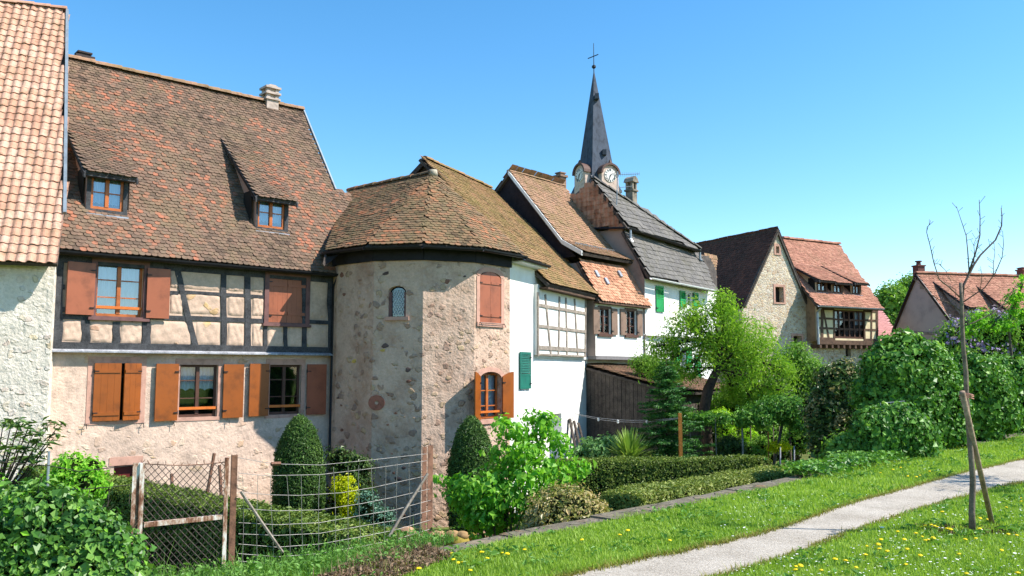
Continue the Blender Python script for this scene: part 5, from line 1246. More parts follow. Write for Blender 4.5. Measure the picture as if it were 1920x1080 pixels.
L_WEED = m_leaf('weed_leaf', [(72, 116, 44), (104, 150, 62), (140, 178, 86)], .35, .5)
L_GRASS = m_leaf('grass_blade', [(116, 152, 50), (142, 176, 62), (166, 194, 82), (198, 212, 118)], .45, .5, nscale=.8, wt=.45)
def shrub(name, label, cat, blobs, leafm, n, per, cr, size, seed=0, core=.75, group=None, extra=None, base=None, **k):
    c = blobs[0][0]; b = V(c[0], c[1], GZ) if base is None else base
    m = MB()
    clumps(m, blobs, n, per, cr, size, seed, **k)
    if core:
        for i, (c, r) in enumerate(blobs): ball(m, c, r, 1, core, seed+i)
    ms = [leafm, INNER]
    if extra: extra(m); ms += extra.mats
    o = m.build(name, ms, base=b); return tag(o, label, cat, group)
def XT(mats, fn): 
    def f(m): fn(m)
    f.mats = mats; return f
def at(u, v, Y): return onY(u, v, Y)
def pr(px, Y): return px/FPX*Y
def hedge(name, label, path, w_, h0, h1, leafm, n, size, seed=0, group=None, jit=.7):
    """clipped hedge along a path of (x,y) points; leaves over top and sides of a rounded box, solid dark core inside"""
    g = np.random.default_rng(seed+5); path = [V(p[0], p[1], 0) for p in path]; seg = [np.linalg.norm(b-a) for a, b in zip(path, path[1:])]; L = sum(seg)
    def pos(t):
        for a, b, s in zip(path, path[1:], seg):
            if t <= s or b is path[-1]: return a+(b-a)*min(1, t/s), unit(b-a)
            t -= s
    H = h1-h0; per = 2*H+w_
    t = g.random(n)*L; c = g.random(n)*per
    P = np.zeros((n, 3)); N = np.zeros((n, 3))
    sc = np.array([pos(x)[0] for x in np.linspace(0, L, 200)]); dc = np.array([pos(x)[1] for x in np.linspace(0, L, 200)])
    ti = t/L*199; i0 = np.clip(ti.astype(int), 0, 198); f = (ti-i0)[:, None]; C = sc[i0]*(1-f)+sc[i0+1]*f; D = dc[i0]; S = np.stack([-D[:, 1], D[:, 0], np.zeros(n)], 1)
    a = c < H; b = (c >= H) & (c < H+w_); e = c >= H+w_
    x = np.where(a, -w_/2, np.where(e, w_/2, c-H-w_/2)); z = np.where(a, h0+c, np.where(b, h1, h1-(c-H-w_)))
    rnd = .12; 
    bul = .05*n3(np.stack([t*1.0, x, z], 1), 1.3, seed)+.02*n3(np.stack([t, x, z], 1), 5, seed+1)
    edge = np.clip((z-(h1-rnd))/rnd, 0, 1); z = z-np.where(b, np.clip((np.abs(x)-(w_/2-rnd))/rnd, 0, 1)**2*rnd*.6, 0); 
    x = x*(1-edge*.10*(~b)); P = C+S*(x*(1+bul*1.2))[:, None]; P[:, 2] = z+np.where(b, bul+g.normal(0, .018, n), 0)
    P += g.normal(0, .018, (n, 3))
    N = S*np.where(a, -1, np.where(e, 1, 0))[:, None]; N[:, 2] += np.where(b, 1, .35)
    # ends
    ne = int(n*.5*w_/L); 
    for (q, dd, sg) in ((path[0], unit(path[0]-path[1]), 1), (path[-1], unit(path[-1]-path[-2]), 1)):
        ss = V(-dd[1], dd[0], 0); xx = (g.random(ne)-.5)*w_; zz = h0+g.random(ne)*H; PP = q+dd*g.normal(0, .02, ne)[:, None]+ss*xx[:, None]; PP[:, 2] = zz; P = np.vstack([P, PP]); N = np.vstack([N, np.tile(dd+V(0, 0, .3), (ne, 1))])
    kp = (P[:, 2] > h1-.18) | (g.random(len(P)) < np.clip(1.15-(h1-P[:, 2])*1.1, .12, 1)); P = P[kp]; N = N[kp]
    m = MB(); leafmesh(m, P, N, size, .5, .15, 0, jit, seed)
    for q, r_ in zip(path, path[1:]):
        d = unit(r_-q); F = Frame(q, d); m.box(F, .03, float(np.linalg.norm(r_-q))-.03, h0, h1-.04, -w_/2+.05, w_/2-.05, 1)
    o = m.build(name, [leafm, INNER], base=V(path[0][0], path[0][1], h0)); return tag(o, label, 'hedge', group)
def trunk(name, parent, pts, r, mat=BARK, branches=(), k=8):
    m = MB(); m.tube(pts, r, k)
    for bp, br in branches: m.tube(bp, br, 6)
    return m.build(name, mat, parent, smooth=True)

# ================================================================ GARDEN PLANTS
# topiary
def topiary(u, v, Y, rad, hgt_px_top, label, seed):
    c = at(u, 900, Y); zt = at(u, hgt_px_top, Y)[2]; H = zt-GZ; g = np.random.default_rng(seed)
    n = 26000; t = g.random(n)**.75; prof = lambda t: rad*np.clip(np.where(t < .4, .84+.16*np.sin(t/.4*math.pi/2), np.clip(1-(np.clip(t-.4, 0, 1)/.6)**2.2, 0, 1)**.64), .02, 1)
    ph = g.random(n)*6.283; r = prof(t); Q = np.stack([np.cos(ph)*r, np.sin(ph)*r, t*H], 1); Q *= (1+.07*n3(Q, 3, seed)+.05*n3(Q, 8, seed+2))[:, None]*np.array([1, 1, 0])+np.array([0, 0, 1])
    P = V(c[0], c[1], GZ)+Q+g.normal(0, .028, (n, 3)); N = np.stack([np.cos(ph), np.sin(ph), .3+1.2*np.clip(t-.5, 0, 1)], 1)
    m = MB(); leafmesh(m, P, N, .05, .45, .15, 0, .9, seed)
    k = 16; vs = []
    ts = np.linspace(0, .97, 12)
    for tt in ts:
        for i in range(k): vs.append(V(c[0]+math.cos(6.283*i/k)*float(prof(np.array(tt)))*.93, c[1]+math.sin(6.283*i/k)*float(prof(np.array(tt)))*.93, GZ+tt*H))
    m.add(vs, [(j*k+i, j*k+(i+1) % k, (j+1)*k+(i+1) % k, (j+1)*k+i) for j in range(11) for i in range(k)]+[tuple(range(11*k, 12*k))], 1)
    return tag(m.build('yew_topiary', [L_YEW, INNER], base=V(c[0], c[1], GZ)), label, 'topiary', 'clipped bullet shaped yews')
topiary(560, 870, 22.2, .63, 781, 'tall bullet shaped clipped yew in front of the brown shuttered ground floor', 1)
topiary(884, 870, 22.4, .60, 783, 'bullet shaped clipped yew at the tower foot behind the spring green shrub', 2)
# shrubs in the corner of the tower
c = at(652, 920, 22.6); shrub('corner_shrub', 'dark green shrub in the corner between house and round tower', 'shrub', [(c+V(0, .3, -.4), (.62, .5, 1.0)), (at(640, 865, 22.9), (.4, .4, .4)), (at(672, 880, 22.9), (.35, .35, .45))], L_DARK, 420, 14, .1, .07, 3)
shrub('golden_shrub', 'bright yellow leaved shrub in front of the dark corner shrub', 'shrub', [(at(646, 918, 21.8), (.28, .25, .32)), (at(655, 950, 21.7), (.22, .25, .4))], L_YELLOW, 170, 14, .07, .06, 4, core=.6)
c = at(688, 975, 21.6); shrub('blue_conifer', 'small blue green conifer beside the yellow shrub', 'shrub', [(V(c[0], c[1], -1.75), (.3, .3, .4)), (V(c[0]+.35, c[1], -2.1), (.35, .3, .35))], L_BLUE, 160, 12, .07, .06, 5)
# left long hedge
a = onZ(150, 884, -.62); b = onZ(722, 1016, -.62)
hedge('clipped_hedge', 'long clipped hedge running behind the rusty gate and wire fence', [(a[0]-1.2, a[1]+.6), (b[0]-.15, b[1]+.35)], .85, GZ, -.58, L_HEDGE, 90000, .05, 6, 'clipped garden hedges')
# front hedge beside lawn, back hedge
a = onZ(1178, 928, -.65); b = onZ(1545, 872, -.65)
a2 = a-unit(b-a)*.25
hedge('clipped_hedge', 'clipped hedge beside the stone coping, running along the lawn', [(a2[0]+.05, a2[1]+.1), (b[0], b[1]+.2)], .9, GZ, -.62, L_HEDGE2, 80000, .05, 7, 'clipped garden hedges')
a = onZ(1035, 868, -.66); b = onZ(1440, 868, -.72)
hedge('clipped_hedge', 'dark clipped hedge across the garden in front of the spiky yucca', [(a[0]-.1, a[1]), (b[0], b[1]+.3)], .75, GZ, -.62, L_HEDGE, 70000, .05, 8, 'clipped garden hedges')
# photinia-like rounded shrub at the coping
c = at(1066, 955, 14.5); w_ = pr(80, 14.5)
shrub('variegated_shrub', 'rounded cream and bronze leaved shrub beside the stone coping', 'shrub', [(V(c[0]-.05, c[1], -.95), (w_*.92, .75, .62)), (V(c[0]+.25, c[1]+.2, -1.0), (w_*.7, .7, .52)), (V(c[0]-.35, c[1], -1.1), (.45, .5, .45)), (V(c[0], c[1], -1.9), (.6, .6, .8))], L_PHOT, 1500, 14, .07, .055, 9, core=.82, lump=.1)
# spring green maple-like shrub
Y = 16.5
mp = thing('maple_shrub', 'spring green young maple with open branches in front of the tower', 'tree', at(955, 1060, Y)*V(1, 1, 0)+Z*GZ)
tr0 = at(945, 1000, Y); m = MB(); tips = []
root = V(tr0[0], tr0[1], GZ)
for (u, v, dy) in ((845, 905, .2), (900, 905, -.4), (1005, 790, .2), (970, 815, 0), (950, 800, 0), (1018, 800, .2), (990, 850, -.3), (1050, 835, .1), (1080, 880, .2), (1000, 900, -.5), (925, 940, -.5), (880, 945, -.1), (960, 870, .4), (1015, 815, .3), (862, 925, .3), (1040, 890, -.2), (905, 975, -.3), (940, 970, .3), (1000, 950, 0), (935, 850, .2), (870, 925, .2)):
    e = at(u, v, Y+dy); mid = root*.45+e*.55+V(random.uniform(-.1, .1), random.uniform(-.1, .1), .15); b0 = root+V(random.uniform(-.06, .06), random.uniform(-.06, .06), 0)
    m.tube([b0, b0*.6+mid*.4+V(0, 0, .1), mid, e], [.035, .025, .016, .006], 5); tips.append((e, mid))
m.build('trunk', BARK, mp, smooth=True)
m = MB(); bl = []
for e, mid in tips:
    bl.append((e, (.3, .3, .22))); bl.append((e*.6+mid*.4, (.3, .3, .25)))
clumps(m, bl, 520, 9, .085, .095, 10, shell=.1, asp=.75, droop=1.2, jit=.8, lump=.1)
clumps(m, [(at(960, 925, Y), (.75, .6, .6)), (at(905, 930, Y), (.5, .4, .45))], 130, 9, .09, .095, 12, shell=.3, asp=.75, droop=1.2, jit=.8)
m.build('crown', L_MAPLE, mp)
# spruce
sp = thing('spruce_tree', 'dark green spruce with layered branches in front of the black shed', 'tree', at(1252, 860, 25)*V(1, 1, 0)+Z*GZ); sc_ = ROOT[sp.name]
zt = at(1250, 672, 25)[2]; trunk('trunk', sp, [sc_, sc_+Z*(zt-GZ)], [.09, .01], BARK_D)
g = np.random.default_rng(3); m = MB(); PP = []; NN = []
lv = 26
for k in range(lv):
    t = k/lv; z = GZ+.35+(zt-GZ-.4)*t; Lb = 1.6*(1-t)**.75+.15
    for j in range(11):
        a_ = 6.283*(j/11+g.random()*.08)+k*1.1; Lj = Lb*g.uniform(.5, 1.2); n = int(150*Lj)+20; s = g.random(n)**.8
        d = V(math.cos(a_), math.sin(a_), 0); side = V(-d[1], d[0], 0)
        P = V(sc_[0], sc_[1], z+g.normal(0, .06))+d*(s*Lj)[:, None]+Z*(-.28*s*Lj+.16*s**3*Lj)[:, None]+side*(g.normal(0, 1, n)*.13*(1-s*.6))[:, None]+Z*(g.normal(0, .015, n)-.03*g.random(n))[:, None]
        PP.append(P); NN.append(np.tile(Z*.9+d*.2, (n, 1)))
leafmesh(m, np.vstack(PP), np.vstack(NN), .085, .28, .1, 0, .5, 4); m.build('foliage', L_SPRUCE, sp)
# yucca
def spiky(name, label, c, n, L, seed, mat=L_YUCCA, w_=.03, cat='plant'):
    g = np.random.default_rng(seed); m = MB()
    for i in range(n):
        a_ = g.uniform(0, 6.283); el = g.uniform(.1, 1.45); l = L*g.uniform(.75, 1.1); d = V(math.cos(a_)*math.cos(el), math.sin(a_)*math.cos(el), math.sin(el)); s = unit(np.cross(d, Z)+1e-6)*w_; s_b = c+V(0, 0, .0)
        mid = s_b+d*l*.55; tip = s_b+d*l-Z*.12*l*math.cos(el)
        m.add([s_b-s*.6, s_b+s*.6, mid+s, tip, mid-s], [(0, 1, 2, 4), (4, 2, 3)])
    return tag(m.build(name, mat, base=c), label, cat)
spiky('yucca', 'spiky yellow green yucca fan behind the dark clipped hedge', at(1180, 866, 24.2), 260, .98, 6)
shrub('leafy_herb', 'pale green leafy plants at the foot of the black shed', 'plant', [(at(1125, 848, 25), (.35, .3, .35)), (at(1105, 840, 25.3), (.25, .25, .2)), (at(1145, 830, 25.2), (.25, .3, .2)), (at(1085, 852, 25.2), (.25, .2, .2))], m_leaf('herb_leaf', [(84, 130, 70), (120, 164, 96), (156, 190, 128)], .3), 170, 12, .09, .1, 14, core=.5)
# big yellow-green tree
def tree(name, label, base, tpts, tr, blobs, leafm, n, per, cr, size, seed, branches=True, tmat=BARK, cat='tree', group=None, **k):
    t = thing(name, label, cat, base, group); m = MB(); m.tube(tpts, tr, 9)
    if branches:
        for i, (c, r) in enumerate(blobs):
            a = tpts[-1] if i % 2 else tpts[-2]; c = np.asarray(c); m.tube([a, a*.5+c*.5+V(.1, 0, .1), c], [tr[-1]*.7, tr[-1]*.4, .015], 6)
            for j in range(3):
                e = c+np.array(r)*np.array([random.uniform(-.8, .8) for _ in range(3)]); m.tube([a*.35+c*.65, c*.5+e*.5, e], [.03, .018, .006], 5)
    m.build('trunk', tmat, t, smooth=True)
    m = MB(); clumps(m, blobs, n, per, cr, size, seed, **k); m.build('crown', leafm, t); return t
Y = 28.0; P_ = lambda u, v, r, dy=0: (at(u, v, Y+dy), (pr(r, Y), pr(r, Y)*.9, pr(r, Y)*.95))
tb_ = at(1332, 845, Y)*V(1, 1, 0)+Z*GZ
tree('willow_tree', 'large yellow green willow with a thick dark trunk in front of the white house', tb_, [tb_, at(1324, 800, Y), at(1320, 770, Y), at(1328, 730, Y), at(1346, 690, Y), at(1352, 640, Y)], [.22, .17, .18, .17, .12, .07],
     [P_(1352, 606, 50), P_(1290, 618, 42), P_(1398, 640, 50), P_(1328, 655, 45), P_(1425, 655, 42, .8), P_(1252, 668, 32), P_(1440, 690, 34, .6), P_(1350, 575, 34), P_(1390, 690, 40), P_(1288, 688, 28), P_(1300, 590, 30), P_(1262, 640, 26), P_(1375, 730, 26, 1), P_(1228, 650, 20), P_(1450, 735, 34, .8), P_(1415, 752, 30, 1), P_(1238, 700, 26), P_(1470, 700, 24, .5), P_(1300, 700, 24), P_(1358, 660, 40, 1)], L_WILLOW, 3100, 13, .16, .085, 21, shell=.3, gap=.8, asp=.35, droop=.6, tmat=BARK_D)
# clipped shrubs in the garden, arbour
shrub('round_tree', 'rounded light green garden tree behind the vine arbour', 'tree', [(at(1378, 765, 30), (.85, .7, .72)), (at(1400, 785, 30), (.55, .5, .5)), (at(1355, 785, 30), (.4, .5, .4))], m_leaf('fine_leaf', [(84, 130, 30), (112, 158, 42), (140, 184, 58)], .4), 900, 13, .1, .07, 22, lump=.08)
shrub('lime_bush', 'flat topped lime green bush between the willow trunk and the arbour', 'shrub', [(at(1352, 780, 27.4), (.33, .3, .2))], L_LIME, 160, 12, .06, .06, 23, lump=.05)
shrub('lime_bush', 'upright lime green bush below the vine arbour', 'shrub', [(at(1363, 812, 27.2), (.25, .25, .38)), (at(1366, 845, 27.2), (.3, .25, .5))], L_LIME, 260, 12, .06, .06, 24, lump=.05)
shrub('lime_bush', 'narrow lime green bush behind the grey arbour post', 'shrub', [(at(1404, 830, 27.6), (.22, .25, .5))], L_LIME, 190, 12, .06, .06, 29, lump=.05)
shrub('dark_round_bush', 'dark green rounded bush under the vine arbour', 'shrub', [(at(1370, 843, 25.6), (.42, .4, .36))], L_DARK, 330, 12, .07, .06, 25)
shrub('garden_bush', 'pale green bush behind the dark clipped hedge, near the yellow flowers', 'shrub', [(at(1425, 842, 26), (.35, .3, .35)), (at(1410, 850, 25.8), (.3, .3, .3))], L_MID, 220, 12, .07, .07, 26)
shrub('yellow_flowers', 'patch of yellow flowers under the vine arbour', 'flowers', [(at(1460, 838, 25), (.34, .3, .14))], L_YELLOW, 110, 12, .05, .045, 27, core=.5)
YA = 25.0
am = MB(); bl = [(at(u, v, YA+dy), (pr(r, YA)*1.4, .45, pr(r, YA))) for u, v, r, dy in ((1290, 782, 12, .5), (1325, 785, 13, .3), (1360, 786, 12, 0), (1395, 784, 14, 0), (1420, 776, 17, .2), (1450, 770, 24, 0), (1480, 772, 26, 0), (1505, 780, 26, .2), (1500, 800, 16, 0), (1435, 785, 14, -.2), (1470, 758, 14, 0))]
ab = thing('vine_arbour', 'leafy vine trained over thin posts above the dark clipped hedge', 'arbour', at(1430, 800, YA)*V(1, 1, 0)+Z*GZ)
clumps(am, bl, 900, 12, .09, .085, 28, shell=.2, lump=.25); am.build('foliage', L_IVY, ab)
m = MB()
for dz in (0, .0): 
    a = at(1270, 790, YA+.4); b = at(1520, 788, YA); m.tube([a, b], .02, 5)
m.build('top_rail', TIMBER_GR, ab)
for k, (u0, v0, u1, v1, r, mt, Yp) in enumerate(((1294, 788, 1295, 868, .022, TIMBER_GR, YA+.2), (1341, 785, 1343, 868, .015, TIMBER_GR, YA), (1391, 788, 1393, 868, .03, TIMBER_GR, YA), (1407, 790, 1408, 868, .02, BARK, YA+1.4), (1440, 785, 1441, 872, .018, FRAME_BR, YA), (1450, 790, 1450, 858, .015, BARK, YA+2.0), (1468, 790, 1450, 872, .045, BARK, YA), (1461, 790, 1461, 858, .013, BARK, YA+2.4), (1481, 790, 1482, 860, .03, BARK, YA+.5), (1463, 838, 1463, 872, .02, LEDGE, YA-.4), (1489, 836, 1489, 872, .022, LEDGE, YA-.3))):
    m = MB(); a = at(u0, v0, Yp); b = at(u1, v1, Yp); b = a+(b-a)*((GZ-a[2])/(b[2]-a[2])); m.tube([a, a*.5+b*.5+V(.01, 0, 0), b], [r*.9, r, r], 6); m.build('post', mt, ab, smooth=True)
m = MB(); a = at(1275, 775, 23.6); b = V(a[0]+.05, a[1], GZ); m.box(Frame(V(a[0], a[1], 0), (1, 0)), -.045, .045, GZ, a[2], -.045, .045); o = m.build('wooden_post', m_wood('fresh_wood', (198, 128, 58), (168, 100, 44), 3), base=b); tag(o, 'upright orange wooden post in front of the spruce, holding the light string', 'post')
POSTT = a
ls = thing('light_string', 'drooping string of small pale bulbs from the white wall to the orange post', 'light string', FB.pt(FB.s(1075, 780, .1), GZ, .1))
m = MB(); m2 = MB(); A0 = FB.pt(FB.s(1078, 775, .05), FB.h(1078, 775, .05), .05)
for dz, sg_ in ((0, .75), (-.02, .95)):
    pts_ = []
    for t in np.linspace(0, 1, 16):
        q = A0+(POSTT-V(0, 0, .12)-A0)*t+V(0, 0, dz)-Z*sg_*.38*4*t*(1-t)*.5; pts_.append(q)
    m.tube(pts_, .007, 4)
    for i in (4, 7, 11): ball(m2, pts_[i]-Z*.03, (.035,)*3, 0, 1, 1, 8, 6, 0)
m.build('cable', LEDGE, ls); m2.build('bulbs', WHITE_PAINT, ls)
# lighter trees further back
Y = 34.0; P_ = lambda u, v, r, dy=0: (at(u, v, Y+dy), (pr(r, Y), pr(r, Y)*.9, pr(r, Y)*.95)); tb_ = V(*(at(1492, 850, Y)[:2]), GZ)
tree('young_tree', 'loose light green tree with a forked dark trunk before the barn', tb_, [tb_, at(1490, 770, Y), at(1482, 740, Y), at(1486, 705, Y)], [.16, .13, .11, .06], [P_(1470, 700, 32), P_(1512, 695, 34), P_(1492, 668, 26), P_(1535, 712, 24), P_(1500, 735, 34), P_(1455, 735, 28), P_(1530, 740, 22)], L_MID, 1150, 13, .15, .085, 31, shell=.3, gap=.35, tmat=BARK_D)
shrub('climbing_bush', 'mid green bush at the corner of the white green shuttered house', 'shrub', [(at(1225, 690, 30.5), (.5, .5, .42)), (at(1207, 682, 30.6), (.35, .4, .3)), (at(1250, 705, 30.4), (.5, .4, .4))], L_MID, 330, 13, .12, .08, 33, core=.6)
shrub('back_bush', 'dark green bushes filling the garden behind the willow', 'shrub', [(at(1400, 720, 33), (.9, .8, .9)), (at(1440, 745, 32), (.9, .8, .8)), (at(1300, 780, 31), (.9, .7, .9)), (at(1470, 800, 33), (1.2, .8, .8)), (at(1340, 830, 31.5), (1.2, .8, .6)), (at(1540, 760, 34), (1.1, .8, .9)), (at(1440, 840, 33), (1.3, .8, .6))], L_DARK, 1900, 13, .15, .1, 34, core=.85)
shrub('beanpole_bush', 'green bushes far behind the arbour posts', 'shrub', [(at(1440, 820, 30), (.8, .5, .4)), (at(1500, 820, 30), (.8, .5, .5))], L_MID, 500, 13, .12, .08, 35, core=.8)
# dark flowering shrub
Y = 20.5; P_ = lambda u, v, r, dy=0: (at(u, v, Y+dy), (pr(r, Y), pr(r, Y)*.8, pr(r, Y)))
fl = [P_(1572, 725, 40), P_(1600, 740, 42), P_(1555, 775, 42), P_(1600, 800, 46), P_(1560, 825, 40), P_(1620, 780, 36), P_(1585, 700, 22)]
def blos(m): 
    clumps(m, fl, 260, 26, .07, .065, 41, mi=2, shell=1.04, lump=.2, asp=.6)
shrub('flowering_laurel', 'dark evergreen shrub with cream flower spikes beside the ivy mound', 'shrub', fl, L_DARK, 2100, 13, .1, .085, 40, core=.82, extra=XT([L_CREAM], blos), gap=.25)
# ivy mounds
def ivy(label, blobs, n, seed, size=.085, group='ivy covered mounds along the lawn', leafm=L_IVY, name='ivy_mound', per=14, core=.86, cr=.085, extra=None, cat='shrub'):
    g = np.random.default_rng(seed); sub = []
    for c, r in blobs:
        for d in sph(5, g): sub.append((np.asarray(c)+d*np.array(r)*.95*V(1, 1, .9), tuple(np.array(r)*g.uniform(.16, .34))))
    blobs = list(blobs)+sub
    return shrub(name, label, cat, blobs, leafm, n, per, cr, size, seed, core=core, group=group, lump=.26, shell=.78, asp=.8, droop=.8, extra=extra, gap=.22)
Y = 18.0; P_ = lambda u, v, r, dy=0, q=1: (at(u, v, Y+dy), (pr(r, Y)*q, pr(r, Y)*.8, pr(r, Y)))
ivy('tallest ivy covered mound, glossy and rounded, beside the bare sapling', [P_(1700, 695, 66), P_(1680, 740, 70), P_(1740, 745, 62), P_(1705, 790, 72), P_(1765, 800, 44), P_(1660, 690, 34), P_(1735, 680, 36)], 3600, 51)
Y = 16.0
ivy('low ivy mound spilling over the coping in front of the tallest mound', [P_(1648, 812, 38), P_(1690, 808, 40), P_(1715, 835, 34), P_(1660, 838, 36)], 1500, 52, .07)
Y = 20.0
ivy('rounded ivy mound just beyond the bare sapling', [P_(1830, 730, 56), P_(1850, 770, 50), P_(1800, 770, 44), P_(1830, 800, 44)], 2300, 53)
Y = 22.5
ivy('ivy mound at the edge of the lawn under the lilac', [P_(1895, 720, 48), P_(1930, 740, 60), P_(1890, 765, 44), P_(1975, 730, 70)], 2100, 54)
Y = 16.3
ivy('light green spreading bush at the end of the front hedge', [P_(1590, 845, 26), P_(1620, 838, 24), P_(1568, 858, 18), P_(1640, 860, 22)], 750, 55, .07, group=None, leafm=L_MID, name='spreading_bush')
g = np.random.default_rng(8); m = MB(); n = 5200
t = g.random(n); a = onZ(1520, 893, .05); b = onZ(1745, 846, .05); q = a+(b-a)*t[:, None]; dd = unit(b-a); sn = V(-dd[1], dd[0], 0); q = q+sn*(g.normal(.30, .24, n)*(.6+.5*np.sin(t*9)**2))[:, None]; q[:, 2] = .05+g.random(n)*.12
leafmesh(m, q, np.tile(Z, (n, 1)), .06, .8, .15, 0, .7, 9); tag(m.build('ground_ivy', L_IVY, base=a), 'creeping ivy spreading over the stone coping', 'ground cover', kind='stuff')
# lilac and saplings
Y = 26.5
li = [P_(1800, 640, 40), P_(1850, 630, 46), P_(1900, 640, 48), P_(1780, 680, 40), P_(1950, 650, 60), P_(1840, 680, 50), P_(1905, 690, 50), P_(1775, 655, 24)]
def lil(m): clumps(m, li, 210, 34, .10, .07, 62, mi=2, shell=1.05, lump=.2, asp=.8)
shrub('lilac_bush', 'lilac bush with pale purple blossom before the grey gabled farmhouse', 'shrub', li, L_MID, 2400, 14, .13, .09, 61, core=.82, extra=XT([L_LILAC], lil), gap=.2, group=None)
Y = 24.0; tb_ = V(*(at(1905, 800, Y)[:2]), GZ)
tree('sapling_tree', 'thin sapling with fresh yellow green leaves in front of the farmhouse roof', tb_, [tb_, at(1900, 700, Y), at(1892, 620, Y), at(1900, 560, Y)], [.05, .04, .03, .015], [P_(1905, 560, 18), P_(1925, 590, 16), P_(1835, 600, 14), P_(1860, 612, 14), P_(1915, 530, 10), P_(1815, 620, 12), P_(1885, 610, 16), P_(1900, 585, 10)], L_BRIGHT, 210, 10, .09, .08, 64, shell=.1, gap=.3)
# distant trees
for k, (u, v, r, Y, lab) in enumerate(((1715, 560, 34, 82, 'tall round tree between the timbered wing and the farmhouse'), (1672, 575, 24, 78, 'smaller tree peeping out right behind the timbered wing roof'))):
    P_ = lambda u, v, r, dy=0: (at(u, v, Y+dy), (pr(r, Y), pr(r, Y), pr(r, Y))); tb_ = V(*(at(u, 600, Y)[:2]), GZ)
    tree('distant_tree', lab, tb_, [tb_, at(u, 640, Y), at(u, 590, Y)], [.35, .3, .15], [P_(u, v-12, r*.9), P_(u-14, v+25, r*.8), P_(u+18, v+30, r*.9), P_(u, v+60, r)], L_MID, 1300, 14, .42, .3, 71+k, shell=.4, group='distant trees behind the houses')
# mesh panel by the ivy
m = MB(); A_ = at(1651, 756, 16.8); B_ = at(1696, 752, 16.8)
for t in np.linspace(0, 1, 8): m.tube([A_+(B_-A_)*t, A_+(B_-A_)*t-Z*.75], .006, 4)
for t in range(9): m.tube([A_-Z*t*.09, B_-Z*t*.09], .006, 4)
tag(m.build('wire_fence', ZINC, base=A_-Z*.75), 'small grey wire mesh panel half hidden between the ivy mounds', 'fence')
# garden rocks at the foot of the tower
RK_ = [m_plain('rock_a', (176, 140, 110), .15, 4, .9, .6, .2), m_plain('rock_b', (158, 128, 90), .2, 4, .9, .6, .2), m_plain('rock_c', (150, 132, 60), .2, 4, .9, .6, .2)]
rk = [(700, 1001, 16, 0), (720, 992, 14, 0), (735, 1008, 20, 0), (762, 998, 17, 0), (779, 1012, 22, 1), (745, 1024, 15, 1), (800, 1003, 15, 0), (822, 1003, 13, 0), (848, 1004, 17, 1), (856, 1016, 26, 2), (866, 1004, 14, 1), (886, 1008, 14, 2), (905, 1004, 11, 0), (922, 998, 17, 0), (935, 1008, 14, 0), (948, 999, 13, 1), (965, 1000, 16, 0), (878, 1006, 9, 1)]
RC = ['tan', 'brown', 'mossy yellow']
ROCKS = []
for k, (u, v, r, c) in enumerate(rk):
    Y = 21.3+.2*math.sin(k*3)-(v-1000)*.03; q = at(u, v, Y); rr = pr(r, Y); m = MB(); g = np.random.default_rng(k)
    zc = q[2]; ball(m, V(q[0], q[1], zc), (rr, rr*.8, rr*.62), 0, 1.0, k, 12, 8, .18)
    o = m.build('garden_rock', RK_[c], base=V(q[0], q[1], zc-rr*.6), smooth=True); ROCKS.append(o)
    tag(o, 'rounded %s rock in the low edging at the foot of the round tower' % RC[c], 'rock', 'rocks edging the tower bed (%s)' % RC[c])
# bed soil raised under the rocks
gm = MB(); q0 = at(640, 1010, 23.5); q1 = at(1010, 1000, 22.0)
def blob_ground(name, c, r, h, mat, label=None):
    m = MB(); k = 28; rings = 6; vs = []
    for j in range(rings+1):
        f = j/rings
        for i in range(k):
            a = 6.283*i/k; vs.append(V(c[0]+math.cos(a)*r[0]*f*(1+.08*math.sin(3*a)), c[1]+math.sin(a)*r[1]*f, c[2]+h*math.cos(f*math.pi/2)+.02*math.sin(i*2+j)))
    m.add(vs, [(j*k+i, j*k+(i+1) % k, (j+1)*k+(i+1) % k, (j+1)*k+i) for j in range(rings) for i in range(k)]); o = m.build(name, mat, base=c, smooth=True); tag(o, kind='structure'); return o
blob_ground('soil_bed', V(at(830, 1000, 21.6)[0], 21.9, GZ-.02), (4.2, 1.5), .10, G_BANK)
# ================================================================ NEAR FENCE, GATE, IVY
RUST = Mat('rusty_painted_iron'); _n = RUST.noise(14, 6, .75, RUST.stretch((1, 1, .35))); _c = RUST.ramp(_n, [(.34, (84, 50, 36)), (.45, (134, 92, 70)), (.52, (186, 156, 136)), (.60, (222, 214, 204))]); RUST.bump(_n, .5, .004); RUST = RUST.fin(_c, .8, .3)
RUST2 = m_plain('rust_iron', (124, 88, 70), .3, 9, .85, .4, .3)
WIRE = m_plain('galvanised_wire', (140, 136, 132), .15, 20, .45, .1, .5, metal=.4)
WIRE_D = m_plain('dark_wire', (78, 68, 62), .2, 20, .6, .1, .4, metal=.3)
LIFT = 0.0
gz0 = -.9
ga = thing('garden_gate', 'rusty iron gate with diamond chain link mesh, topped by frayed wire', 'gate', V(GL[0], GL[1], gz0))
GFr = Frame(GL, GP-GL); LGt = float(np.linalg.norm((GP-GL)[:2]))
gs = lambda u, v: GFr.sh(u, v)
a = gs(266, 869); b = gs(426, 866); zt0, zt1 = a[1], b[1]; s0, s1 = a[0], b[0]
m = MB(); m.box(GFr, s0-.012, s0+.022, gz0, gs(264, 868)[1], -.02, .02); m.box(GFr, s1-.018, s1+.012, gz0, gs(426, 858)[1], -.02, .02)
q0, q1 = gs(270, 984), gs(425, 968); m.prism(GFr, [(q0[0], q0[1]-.018), (q1[0], q1[1]-.018), (q1[0], q1[1]+.018), (q0[0], q0[1]+.018)], -.015, .015)
m.build('frame', RUST, ga)
m = MB(); sp_ = .052; zb = gz0+.05; ztp = (zt0+zt1)/2-.0; H = ztp-zb; W_ = s1-s0-.03; x0 = s0+.018
